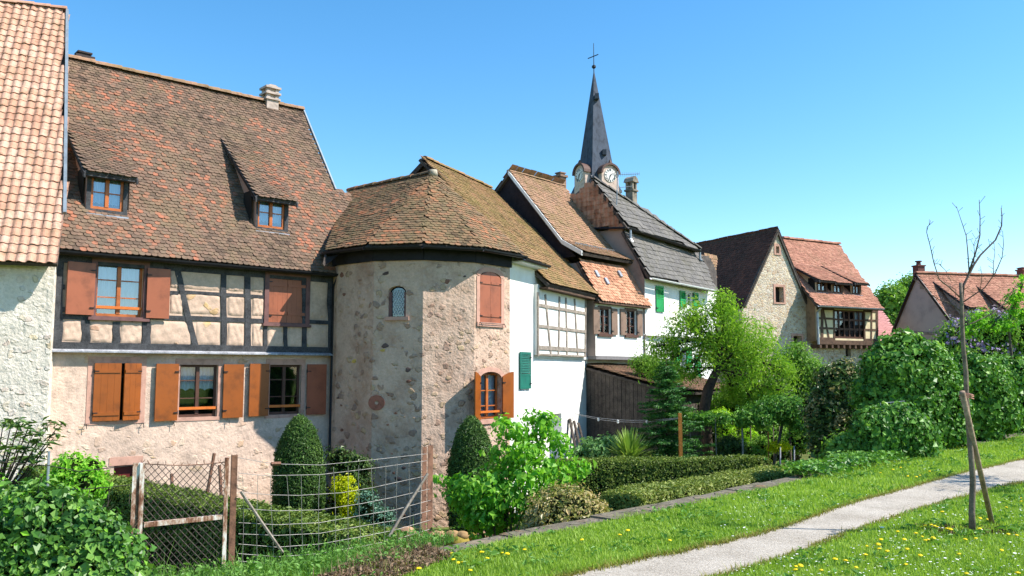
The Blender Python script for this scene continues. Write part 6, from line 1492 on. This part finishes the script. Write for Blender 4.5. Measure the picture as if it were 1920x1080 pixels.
for sg_ in (1, -1):
    k = -int(H/sp_)-2
    while k*sp_ < W_+H:
        # line x = k*sp + sg*y*.9
        pts_ = []
        for t in np.linspace(0, 1, 2): pass
        y0, y1 = 0.0, H; xa = k*sp_ if sg_ > 0 else k*sp_; sl = .88*sg_
        xa0 = xa; xa1 = xa+sl*H
        def clip(x_a, y_a, x_b, y_b):
            t0, t1 = 0, 1; dx = x_b-x_a
            for lo_, hi in ((0, W_),):
                if abs(dx) < 1e-9: return None
                ta, tb2 = (lo_-x_a)/dx, (hi-x_a)/dx; ta, tb2 = min(ta, tb2), max(ta, tb2); t0, t1 = max(t0, ta), min(t1, tb2)
            return None if t0 >= t1 else (x_a+dx*t0, y_a+(y_b-y_a)*t0, x_a+dx*t1, y_a+(y_b-y_a)*t1)
        r_ = clip(xa0, 0, xa1, H)
        if r_:
            n_ = 5; P3 = []
            for t in np.linspace(0, 1, n_):
                x = r_[0]+(r_[2]-r_[0])*t; y = r_[1]+(r_[3]-r_[1])*t; P3.append(GFr.pt(x0+x, zb+y-.025*math.sin(math.pi*x/W_)*(y/H), .003*sg_+.012*math.sin(x*7+y*3)))
            m.tube(P3, .0026, 4, cap=False)
        k += 1
m.build('chain_link', WIRE_D, ga)
m = MB(); pts_ = [GFr.pt(s0+(s1-s0)*t, zt0+(zt1-zt0)*t-.02*math.sin(math.pi*t), 0) for t in np.linspace(0, 1, 12)]
m.tube(pts_, .004, 5)
for p_ in pts_:
    for j in range(2): m.tube([p_, p_+V(random.uniform(-.02, .02), random.uniform(-.02, .02), random.uniform(.01, .035))], .002, 4)
m.build('top_wire', RUST2, ga)
# gate posts
for (u, w_, mt, lab, G0, vt) in ((256, .05, RUST, 'rusty gate post flaked with white paint, next to the ivy', GL, 868), (441, .046, RUST2, 'brown rusty gate post between gate and wire fence', GP, 853)):
    q = G0; z1 = onY(u, vt, G0[1])[2]; F = Frame(V(q[0], q[1], 0)-GFr.n*0, GFr.d); m = MB(); t = .006
    m.box(F, -w_/2, w_/2, gz0, z1, -.0, t); m.box(F, -w_/2, -w_/2+t, gz0, z1, -w_, 0); m.box(F, w_/2-t, w_/2, gz0, z1, -w_, 0)
    o = m.build('gate_post', mt, base=V(q[0], q[1], gz0)); tag(o, lab, 'post')
# thin rusty sticks behind the gate
for k, (u0, v0, u1, v1, lab) in enumerate(((402, 850, 388, 930, 'leaning thin rusty stake seen through the top of the gate'), (412, 872, 415, 930, 'upright thin stake seen through the gate, nearest the brown post'), (322, 888, 323, 910, 'short upright stake seen through the middle of the gate'))):
    Yq = 17.6; a = at(u0, v0, Yq); b = at(u1, v1, Yq); b = a+(b-a)*((GZ-a[2])/(b[2]-a[2])); m = MB(); m.tube([a, b], .035, 5); tag(m.build('garden_stake', RUST2, base=b), lab, 'stake')
# wire fence
FR = FENCE_R; FFr = Frame(GP+GFr.d*.03, FR-GP); LF = float(np.linalg.norm((FR-GP)[:2]))
fe = thing('wire_fence', 'sagging galvanised wire mesh fence between the brown gate post and the rusty end post', 'fence', V(GP[0], GP[1], -.4))
lines = [((447, 862), (620, 885, 795, 852)), ]
m = MB()
def poly_px(m, P, r, off=0): 
    q = [FFr.pt(*FFr.sh(u, v, off), off) for u, v in P]; m.tube(q, r, 4, cap=False)
hw = [[(447, 858), (490, 866), (520, 870), (600, 872), (700, 862), (790, 852), (800, 851)],
      [(447, 887), (500, 892), (600, 890), (700, 878), (800, 864)],
      [(447, 923), (510, 928), (560, 929), (640, 924), (700, 914), (800, 892)],
      [(447, 953), (520, 958), (600, 956), (680, 944), (740, 932), (805, 917)],
      [(447, 980), (520, 984), (600, 980), (680, 966), (740, 956), (807, 938)],
      [(447, 1001), (520, 1004), (600, 1000), (680, 986), (740, 976), (807, 957)],
      [(447, 1020), (520, 1026), (600, 1020), (680, 1006), (740, 994), (807, 975)],
      [(447, 1038), (520, 1044), (600, 1038), (680, 1024), (740, 1012), (807, 992)],
      [(447, 1052), (520, 1058), (600, 1052), (680, 1040), (740, 1028), (807, 1006)]]
for P in hw: poly_px(m, P, .0023)
vw = [(455, 456), (482, 483), (508, 512), (538, 545), (563, 570), (600, 596), (626, 629), (651, 655), (673, 676), (697, 700), (722, 722), (745, 744), (768, 767), (788, 789)]
for k, (ua, ub_) in enumerate(vw):
    vt = 887+ (-.065*(ua-447) if ua > 600 else 4)-(0 if k % 4 else 0)
    pts_ = [(ua+(ub_-ua)*t+1.5*math.sin(k*2+t*4), vt+(1055-max(0, ua-600)*.22-vt)*t) for t in np.linspace(0, 1, 7)]; poly_px(m, pts_, .0020, .002)
m.build('wire_mesh', WIRE, fe)
m = MB(); poly_px(m, [(508, 870), (526, 869)], .016, .0); m.build('rusty_clamp', RUST2, fe)
for (P, lab, mt) in ((((452, 922), (488, 976), (530, 1036)), 'pale rusty brace', TIMBER_GR), (((802, 888), (760, 955), (708, 1042)), 'weathered wooden brace', TIMBER_GR)):
    m = MB(); q = [FFr.pt(*FFr.sh(u, v, .03), .03) for u, v in P]; m.tube(q, .013, 6); o = m.build('brace', mt, fe)
# end posts
for (u0, vt, vb, w_, Yq, mt, lab) in ((807, 835, 1037, .028, FR[1], RUST2, 'rusty angle iron fence post at the end of the wire fence'), (796, 838, 985, .024, FR[1]+.35, RUST2, 'darker rusty post just behind the end post of the wire fence')):
    a = at(u0, vt, Yq); b = V(a[0]-.0, a[1], -.35); m = MB(); F = Frame(V(a[0], a[1], 0), unit(FR-GP)); m.box(F, -w_, w_, -.35, a[2], 0, .005); m.box(F, w_-.005, w_, -.35, a[2], -w_*1.6, 0); tag(m.build('fence_post', mt, base=b), lab, 'post')
m = MB(); a = at(92, 846, 6.9); b = V(a[0]+.01, a[1], -.6); m.tube([a, b], .010, 6); tag(m.build('fence_stake', ZINC, base=b), 'thin grey metal stake rising out of the ivy', 'stake')
wl = MB()
for P in ([(92, 873), (150, 884), (200, 878), (254, 872)], [(140, 918), (200, 914), (254, 908)], [(0, 866), (50, 870), (92, 873)]):
    wl.tube([at(u, v, 6.85) for u, v in P], .0035, 4)
for (u, v0, v1) in ((205, 914, 950), (168, 916, 945), (245, 908, 945)): wl.tube([at(u, v0, 6.85), at(u-3, v1, 6.85)], .003, 4)
tag(wl.build('fence_wire', WIRE_D, base=at(150, 884, 6.85)), 'slack old fence wires above the ivy beside the gate post', 'wire')
# near ivy hedge
Y = 5.6; P_ = lambda u, v, r, dy=0, q=1: (at(u-14, v+8, Y+dy), (pr(r-14, Y)*q, pr(r-14, Y)*.75, pr(r-14, Y)))
ib = [P_(20, 985, 90), P_(95, 1000, 95, -.1), P_(165, 1030, 85, -.15), P_(215, 1050, 62, -.2), P_(60, 1090, 110, -.2), P_(160, 1110, 95, -.3), P_(-50, 1000, 110), P_(235, 1095, 45, -.3), P_(-60, 1120, 120), P_(190, 990, 38, .1), P_(245, 1010, 26, .1)]
m = MB(); clumps(m, ib, 6500, 7, .055, .038, 81, shell=.86, lump=.12, asp=.85, droop=1.0, jit=.75, up=.3)
clumps(m, ib, 700, 6, .05, .03, 84, mi=2, shell=.98, lump=.14, asp=.6, droop=.2, jit=.8, up=.6)
for _ in range(70):
    c, r = ib[g.integers(len(ib))] if 'g' in globals() else ib[0]; d = sph(1, g)[0]; d[2] = abs(d[2]); a = c+d*np.array(r)*.9; m.tube([a, a+d*.06+V(0, 0, .02), a+d*.1+V(.02, 0, .05)], [.003, .002, .001], 4, 3)
for i, (c, r) in enumerate(ib): ball(m, c, r, 1, .87, 80+i)
tag(m.build('ivy_hedge', [L_IVYN, INNER, L_BRIGHT, BARK], base=V(at(100, 1080, Y)[0], Y, 0)), 'dense glossy ivy swallowing the fence in the near corner', 'hedge')
# rhododendron-like shrub at left edge
Y = 8.2
rh = thing('rhododendron', 'open shrub with whorls of leathery leaves against the pale rubble wall', 'shrub', V(at(0, 900, Y)[0], Y, -1.0)); m = MB(); lm_ = MB(); g = np.random.default_rng(4); root = at(-20, 960, Y)
PP = []; NN = []
for (u, v) in ((20, 800), (55, 798), (90, 800), (105, 805), (40, 820), (70, 830), (15, 845), (60, 850), (85, 840), (30, 870), (5, 800), (-10, 830), (48, 870), (75, 862), (10, 882), (100, 822), (35, 795), (62, 815), (62, 885), (20, 830), (45, 845), (0, 865)):
    e = at(u, v, Y+g.normal(0, .15)); m.tube([root, root*.5+e*.5+V(0, 0, -.05), e], [.014, .009, .004], 5)
    for j in range(15):
        a_ = g.uniform(0, 6.283); d = V(math.cos(a_), math.sin(a_)*.8, g.uniform(-.2, .9)); PP.append(e+d*.045+g.normal(0, .02, 3)); NN.append(Z*1.0+d*.4)
m.build('branches', BARK_D, rh); leafmesh(lm_, np.array(PP), np.array(NN), .085, .33, .1, 0, .5, 5); lm_.build('leaves', m_leaf('leathery_leaf', [(40, 66, 26), (66, 96, 36), (100, 130, 54), (140, 160, 84)], .2, .3, .6), rh)
Y = 12.0; P_ = lambda u, v, r, dy=0, q=1: (at(u, v, Y+dy), (pr(r, Y)*q, pr(r, Y)*.8, pr(r, Y)))
shrub('spring_bush', 'bright green bush at the end of the hedge behind the grey stake', 'shrub', [P_(135, 885, 34), P_(160, 905, 34), P_(110, 905, 26), P_(125, 940, 40), P_(175, 875, 14), P_(60, 950, 40)], L_BRIGHT, 620, 12, .055, .055, 85, core=.8)
# weeds and litter at the fence foot
g = np.random.default_rng(12)
def scatter_poly(pts, n, g, z=0):
    P = np.array([[p[0], p[1]] for p in pts]); lo, hi = P.min(0), P.max(0); out = np.zeros((0, 2))
    while len(out) < n:
        q = lo+g.random((n*2, 2))*(hi-lo); out = np.vstack([out, q[inpoly(q, P)]])
    q = out[:n]; return np.column_stack([q, np.full(n, z)])
def blades(m, P, h, w_, g, lean=.35, mi=0):
    n = len(P); a_ = g.random(n)*6.283; hh = h*np.exp(g.normal(0, .35, n)); d = np.column_stack([np.cos(a_), np.sin(a_), np.zeros(n)]); s = np.column_stack([-np.sin(a_), np.cos(a_), np.zeros(n)])
    ww = (w_*np.ones(n))[:, None]
    tip = P+d*(hh*lean*g.random(n)*1.6)[:, None]+Z*hh[:, None]; mid = P+d*(hh*lean*.25)[:, None]+Z*(hh*.55)[:, None]
    vs = np.stack([P-s*ww/2, P+s*ww/2, mid+s*ww*.4, tip, mid-s*ww*.4], 1).reshape(-1, 3); q = (np.arange(n)*5)[:, None]
    m.v.append(vs); m.f.append((q+np.array([[0, 1, 2, 4]])+m.n, mi)); m.f.append((q+np.array([[4, 2, 3]])+m.n, mi)); m.n += n*5
def lift(P):   # height of the bank beyond the fence line
    P = P.copy(); X = np.array([q[0] for q in LE+[KERB[0]]]); Yv = np.array([q[1] for q in LE+[KERB[0]]])
    d = np.clip(P[:, 1]-np.interp(P[:, 0], X, Yv), 0, 2.6); P[:, 2] = -d*1.0+.0; return P
wz = [V(-3.2, 6.5, 0), V(-2.1, 7.0, 0), V(-.8, 8.4, 0), V(-.5, 8.3, 0), V(-.9, 7.4, 0), V(-2.0, 6.0, 0), V(-3.2, 5.6, 0), V(-3.6, 6.3, 0)]
bz = [V(-3.2, 6.5, 0), V(-2.1, 7.0, 0), V(-.8, 8.4, 0), V(-.6, 9.6, 0), V(-1.9, 8.9, 0), V(-3.0, 8.2, 0)]
m = MB(); P = scatter_poly(wz, 9000, g); blades(m, P, .07, .005, g, .5); P = lift(scatter_poly(bz, 9000, g)); P = P[n3(P*V(1, 1, 0), 1.5, 3) > -.2]; blades(m, P, .16, .007, g, .6)
P = scatter_poly(wz, 3500, g); P[:, 2] = g.random(3500)*.14; leafmesh(m, P, np.tile(Z, (3500, 1)), .032, .6, .1, 0, .8, 3)
tag(m.build('weeds', L_WEED, base=wz[0]), 'tangled weeds along the foot of the wire fence', 'weeds', kind='stuff')
lz = zone([(700, 1040), (800, 1030), (850, 1050), (760, 1085), (640, 1120), (560, 1110)], 0)
m = MB(); P = scatter_poly(lz, 3600, g); P[:, 2] = .008+g.random(3600)*.05; leafmesh(m, P, np.tile(Z, (3600, 1)), .035, .6, .2, 0, .9, 6); P = scatter_poly(lz, 900, g); blades(m, P, .08, .006, g, .6)
tag(m.build('leaf_litter', L_DRY, base=lz[0]), 'dry brown leaf litter by the end post of the fence', 'leaf litter', kind='stuff')

# ================================================================ LAWN GRASS, FLOWERS
def inpath(P, grow=0.0):
    poly = [(p[0], p[1]) for p in PUd]+[(p[0], p[1]) for p in PLd[::-1]]; return inpoly(P[:, :2], poly)
kerb2 = [(p[0], p[1]) for p in KERB]
vis = zone([(600, 1100), (700, 1062), (812, 1049), (985, 1011), (1150, 976), (1400, 924), (1560, 887), (1700, 856), (1925, 816), (2050, 830), (2050, 1120)], 0)
GR = MB()
zones = [(vis, 330000)]
polyv = np.array([(p[0], p[1]) for p in vis]); lo, hi = polyv.min(0), polyv.max(0)
cnt = 0
while cnt < 230000:
    n = 400000; uu = g.uniform(560, 1980, n); vv = 815+(1115-815)*g.random(n)**.8
    xc = (uu-960)/FPX; yc = (540-vv)/FPX; dz = SP+yc*CP; dy = CP-yc*SP; k = -EYE/dz; P = np.column_stack([xc*k, dy*k, np.zeros(n)])
    P = P[inpoly(P, [tuple(q) for q in polyv])]
    ip = inpath(P)
    P = P[~ip]
    # thin soft margin beside the path
    far = P[:, 1]
    P = P[:230000-cnt] if len(P) > 230000-cnt else P
    tall = (1+.5*n3(P, .9, 4)); hgt = .032*np.clip(tall, .4, 1.8)
    gg = np.random.default_rng(cnt+1); n = len(P); a_ = gg.random(n)*6.283; hh = hgt*np.exp(gg.normal(0, .3, n)); d = np.column_stack([np.cos(a_), np.sin(a_), np.zeros(n)]); s = np.column_stack([-np.sin(a_), np.cos(a_), np.zeros(n)])
    ww = (.0035+.0006*P[:, 1])[:, None]; tip = P+d*(hh*.7*gg.random(n))[:, None]+Z*hh[:, None]
    vs = np.stack([P-s*ww, P+s*ww, tip], 1).reshape(-1, 3); GR.v.append(vs); GR.f.append(((np.arange(n)*3)[:, None]+np.array([[0, 1, 2]])+GR.n, 0)); GR.n += n*3; cnt += n
tag(GR.build('lawn_grass', L_GRASS), 'short sunlit lawn grass beside the gravel path', 'grass', kind='stuff')
# broad leaved rosettes around the dandelions and scattered clumps
_dn0 = [onZ(u, v, 0) for u, v in ((847, 1037), (859, 1053), (880, 1068), (912, 1046), (949, 1040), (1690, 878), (1703, 893), (1744, 885), (1768, 961), (1736, 986), (1758, 985), (1740, 1011), (1808, 1011), (1892, 1001), (1650, 1030), (1702, 1030), (1660, 1050), (1604, 1062), (1498, 1062), (1836, 971))]
ce = np.vstack([np.array(_dn0), scatter_poly(vis, 260, g)]); ce = ce[~inpath(ce)]
P = np.repeat(ce, 16, 0)+g.normal(0, 1, (len(ce)*16, 3))*V(.06, .06, 0); P[:, 2] = .02+g.random(len(P))*.05; P = P[~inpath(P)]
m = MB(); leafmesh(m, P, np.tile(Z, (len(P), 1)), .055, .42, .15, 0, .7, 31); tag(m.build('broadleaf_weeds', L_WEED, base=P[0]), 'broad leaved weeds and clover scattered in the lawn', 'weeds', kind='stuff')
P = scatter_poly(vis, 420, g); P = np.repeat(P, 40, 0)+g.normal(0, 1, (420*40, 3))*V(.07, .07, 0); P = P[~inpath(P)]; P[:, 2] = 0
m = MB(); blades(m, P, .055, .006, g, .5); tag(m.build('grass_tufts', L_GRASS, base=P[0]), 'taller grass tufts standing in the lawn', 'grass', kind='stuff')
# worn dry rim at path edges
m = MB(); 
for E, sg_ in ((PUd, 1), (PLd, -1)):
    for _ in range(1): 
        n = 5000; i = g.integers(0, 88, n); t = g.random(n)[:, None]; P = E[i]*(1-t)+E[i+1]*t; P = P+V(0, 1, 0)*(sg_*(g.normal(.0, .045, n)))[:, None]; P[:, 2] = .006; blades(m, P, .03, .008, g, .9)
tag(m.build('dry_grass_rim', m_leaf('dry_grass', [(120, 110, 50), (150, 140, 70), (110, 140, 40)], .3, .6)), 'dry trodden grass fringing the gravel path', 'grass', kind='stuff')
m = MB(); n = 900; uu = g.uniform(1350, 1940, n); vv = g.uniform(925, 1080, n); P = np.array([onZ(u, v, .045) for u, v in zip(uu, vv)]); P = P[~inpath(P)]; leafmesh(m, P, np.tile(Z, (len(P), 1)), .016, .9, .0, 0, .2, 8)
tag(m.build('daisies', m_plain('daisy_white', (235, 235, 230), .02), base=P[0]), 'tiny white daisies sprinkled through the near grass', 'daisies', kind='stuff')
DN = m_plain('dandelion_yellow', (240, 206, 8), .05, 30, .7, .1); DS = m_plain('dandelion_stem', (120, 150, 60), .05)
dn = [(847, 1037), (852, 1048), (859, 1053), (866, 1050), (880, 1068), (785, 1069), (912, 1046), (903, 1037), (943, 1035), (949, 1040), (1093, 1012), (1178, 996), (1160, 1002), (1255, 1011), (983, 1030), (1676, 882), (1690, 878), (1652, 887), (1703, 893), (1724, 890), (1744, 885), (1718, 894)]
dn += [(1768, 961), (1728, 987), (1736, 986), (1748, 984), (1752, 986), (1758, 985), (1775, 992), (1780, 994), (1728, 1003), (1740, 1011), (1748, 1010), (1734, 1012), (1808, 1011), (1830, 1009), (1837, 993), (1892, 1001), (1905, 1002), (1650, 1030), (1645, 1022), (1625, 1020), (1666, 1034), (1702, 1030), (1726, 1042), (1660, 1050), (1622, 1042), (1564, 1050), (1604, 1062), (1585, 1052), (1492, 1058), (1498, 1062), (1494, 1069), (1800, 1038), (1885, 949), (1915, 932), (1916, 938), (1908, 1076), (1693, 1012), (1652, 1012), (1850, 972), (1908, 982), (1814, 1074), (1836, 971), (1700, 1058), (1540, 1068), (1878, 1030), (1685, 997), (1718, 1001)]
proto = None
def dlab(u, v):
    if u < 960: return 'yellow dandelion by the fence end, beside the first coping stones'
    if u < 1300: return 'yellow dandelion on the strip of lawn between coping and path'
    if v < 900: return 'yellow dandelion beyond the path, near the ivy mounds'
    if u > 1775: return 'yellow dandelion close around the bare sapling'
    return 'yellow dandelion in the near lawn below the gravel path'
for k, (u, v) in enumerate(dn):
    q = onZ(u, v, .06); q[2] = 0
    if proto is None:
        r = thing('dandelion', dlab(u, v), 'flower', q, 'dandelions on the lawn'); m = MB(); m.tube([q, q+Z*.05], .003, 4); m.build('stem', DS, r)
        m = MB(); c = q+Z*.055; pts_ = []
        for j, (rr, zz) in enumerate(((.003, -.005), (.013, -.003), (.018, .002), (.012, .008), (.002, .010))): pts_ += [c+V(math.cos(6.283*i/10)*rr*(1+.1*(i % 2)), math.sin(6.283*i/10)*rr*(1+.1*(i % 2)), zz) for i in range(10)]
        m.add(pts_, [(j*10+i, j*10+(i+1) % 10, (j+1)*10+(i+1) % 10, (j+1)*10+i) for j in range(4) for i in range(10)]); m.build('flower_head', DN, r); proto = r; kids = list(r.children) or [o for o in SC.objects if o.parent is r]
    else:
        r = proto.copy(); SC.collection.objects.link(r); r.location = q; r['label'] = dlab(u, v); s = random.uniform(.8, 1.3); r.scale = (s, s, s); r.rotation_euler = (random.uniform(-.2, .2), random.uniform(-.2, .2), random.uniform(0, 6))
        for ch_ in kids: c2 = ch_.copy(); SC.collection.objects.link(c2); c2.parent = r
# ================================================================ BARE SAPLING AND STAKE
YS = 8.6
sa = thing('bare_sapling', 'slender bare sapling with upswept twigs standing in the dandelion lawn', 'tree', onY(1823, 1001, YS)*V(1, 1, 0))
PXP = lambda x, y: (1500+x/2.455, 340+y/2.455)
m = MB(); rs = random.Random(5)
tp = [(1823, 1003), (1822, 960), (1824, 900), (1821, 860), (1816, 800), (1812, 750), (1811, 700), (1806, 650), (1804, 610), (1803, 570), (1801, 530)]
m.tube([at(u, v, YS+.0) for u, v in tp], [.032, .030, .028, .027, .026, .024, .023, .021, .02, .019, .016], 9); m.build('trunk', m_wood('grey_green_bark', (120, 106, 94), (84, 74, 66), 3, .6, .9), sa, smooth=True)
br = [([(745, 565), (752, 480), (800, 385), (830, 340), (900, 270), (928, 205), (930, 160), (926, 122)], .018, .3), ([(775, 425), (808, 330), (828, 250), (829, 170), (825, 85)], .011, -.2), ([(778, 410), (772, 320), (765, 250), (742, 180), (720, 115)], .007, .25), ([(738, 535), (690, 490), (640, 450), (615, 370), (600, 300), (583, 235), (585, 210), (614, 184)], .008, -.35), ([(742, 600), (690, 560), (640, 545), (600, 520), (560, 480), (510, 440)], .008, .2), ([(745, 560), (790, 530), (850, 490), (900, 420), (930, 350), (937, 290), (933, 230)], .009, -.25), ([(760, 665), (800, 650), (840, 630), (900, 600), (940, 560), (980, 500), (1010, 480)], .007, .25), ([(768, 745), (740, 730), (708, 713)], .006, 0), ([(800, 380), (803, 330), (800, 290), (812, 262), (835, 240)], .004, .1), ([(640, 450), (660, 470), (720, 500)], .006, 0), ([(616, 380), (640, 380), (670, 410), (700, 470)], .004, .1), ([(890, 440), (890, 380), (897, 330), (893, 280)], .004, .2), ([(720, 590), (718, 560), (716, 500)], .004, .1), ([(830, 500), (838, 430), (830, 390)], .003, 0)]
m = MB()
for P, r, dy in br:
    n_ = len(P); Q = []
    for i, (x, y) in enumerate(P):
        u, v = PXP(x, y); Q.append(at(u, v, YS+dy*i/n_))
    m.tube(Q, [r*.72*(1-.8*i/(n_-1))+.0012 for i in range(n_)], 6)
    for i in range(1, n_):
        for _ in range(2):
            t = rs.random(); c = Q[i-1]*(1-t)+Q[i]*t; d = V(rs.uniform(-.05, .05), rs.uniform(-.05, .05), rs.uniform(.01, .07)); m.tube([c, c+d*.6, c+d], [.0022, .002, .0028], 4)
m.build('branches', m_wood('twig_bark', (104, 88, 82), (74, 62, 60), 3, .3, .9), sa, smooth=True)
st = thing('support_stake', 'thick round wooden stake leaning against the bare sapling', 'stake', onZ(1862, 992, 0)); m = MB()
a = onZ(1863, 994, -.05); b = at(1804, 735, 8.35); m.tube([a, a*.5+b*.5, b], [.026, .027, .028], 12); m.build('pole', m_wood('stake_wood', (150, 128, 108), (108, 90, 76), 3, .5, .9), st, smooth=True)
m = MB(); q = at(1812, 742, 8.48); 
for dz in (0, -.02, .015): m.tube([q+V(math.cos(t)*.055, math.sin(t)*.09, dz+.01*math.sin(t*2)) for t in np.linspace(0, 6.283, 14)], .004, 4)
m.build('tie', m_plain('twine', (180, 130, 110), .1), st)
m = MB(); c = onZ(1815, 1000, 0); P = scatter_poly([c+V(-.45, -.25, 0), c+V(.4, -.25, 0), c+V(.45, .25, 0), c+V(-.4, .3, 0)], 500, g); P[:, 2] = g.random(500)*.05; leafmesh(m, P, np.tile(Z, (500, 1)), .03, .6, .2, 0, .9, 6); tag(m.build('dug_soil', m_leaf('soil_crumbs', [(70, 54, 36), (104, 82, 56), (80, 96, 40)], .1, .9), base=c), 'bare dug soil around the foot of the sapling', 'soil', kind='stuff')

# saplings of the same row standing beyond the frame; their shade falls on the path
for k, (x, y, h) in enumerate(((9.9, 11.3, 3.3), (12.6, 14.6, 3.0), (9.2, 12.3, 2.9))):
    b_ = V(x, y, 0); r_ = [(b_+V(random.uniform(-.7, .7), random.uniform(-.6, .6), h+random.uniform(-.5, .5)), (.3, .3, .28)) for _ in range(6)]
    tree('row_sapling', ['young leafy tree of the lawn row, just beyond the bare sapling', 'farthest young leafy tree of the lawn row', 'small leafy tree of the lawn row beside the path'][k], b_, [b_, b_+Z*1.2, b_+Z*2.2], [.04, .035, .02], r_, L_MID, 60, 8, .12, .07, 90+k, shell=.1)
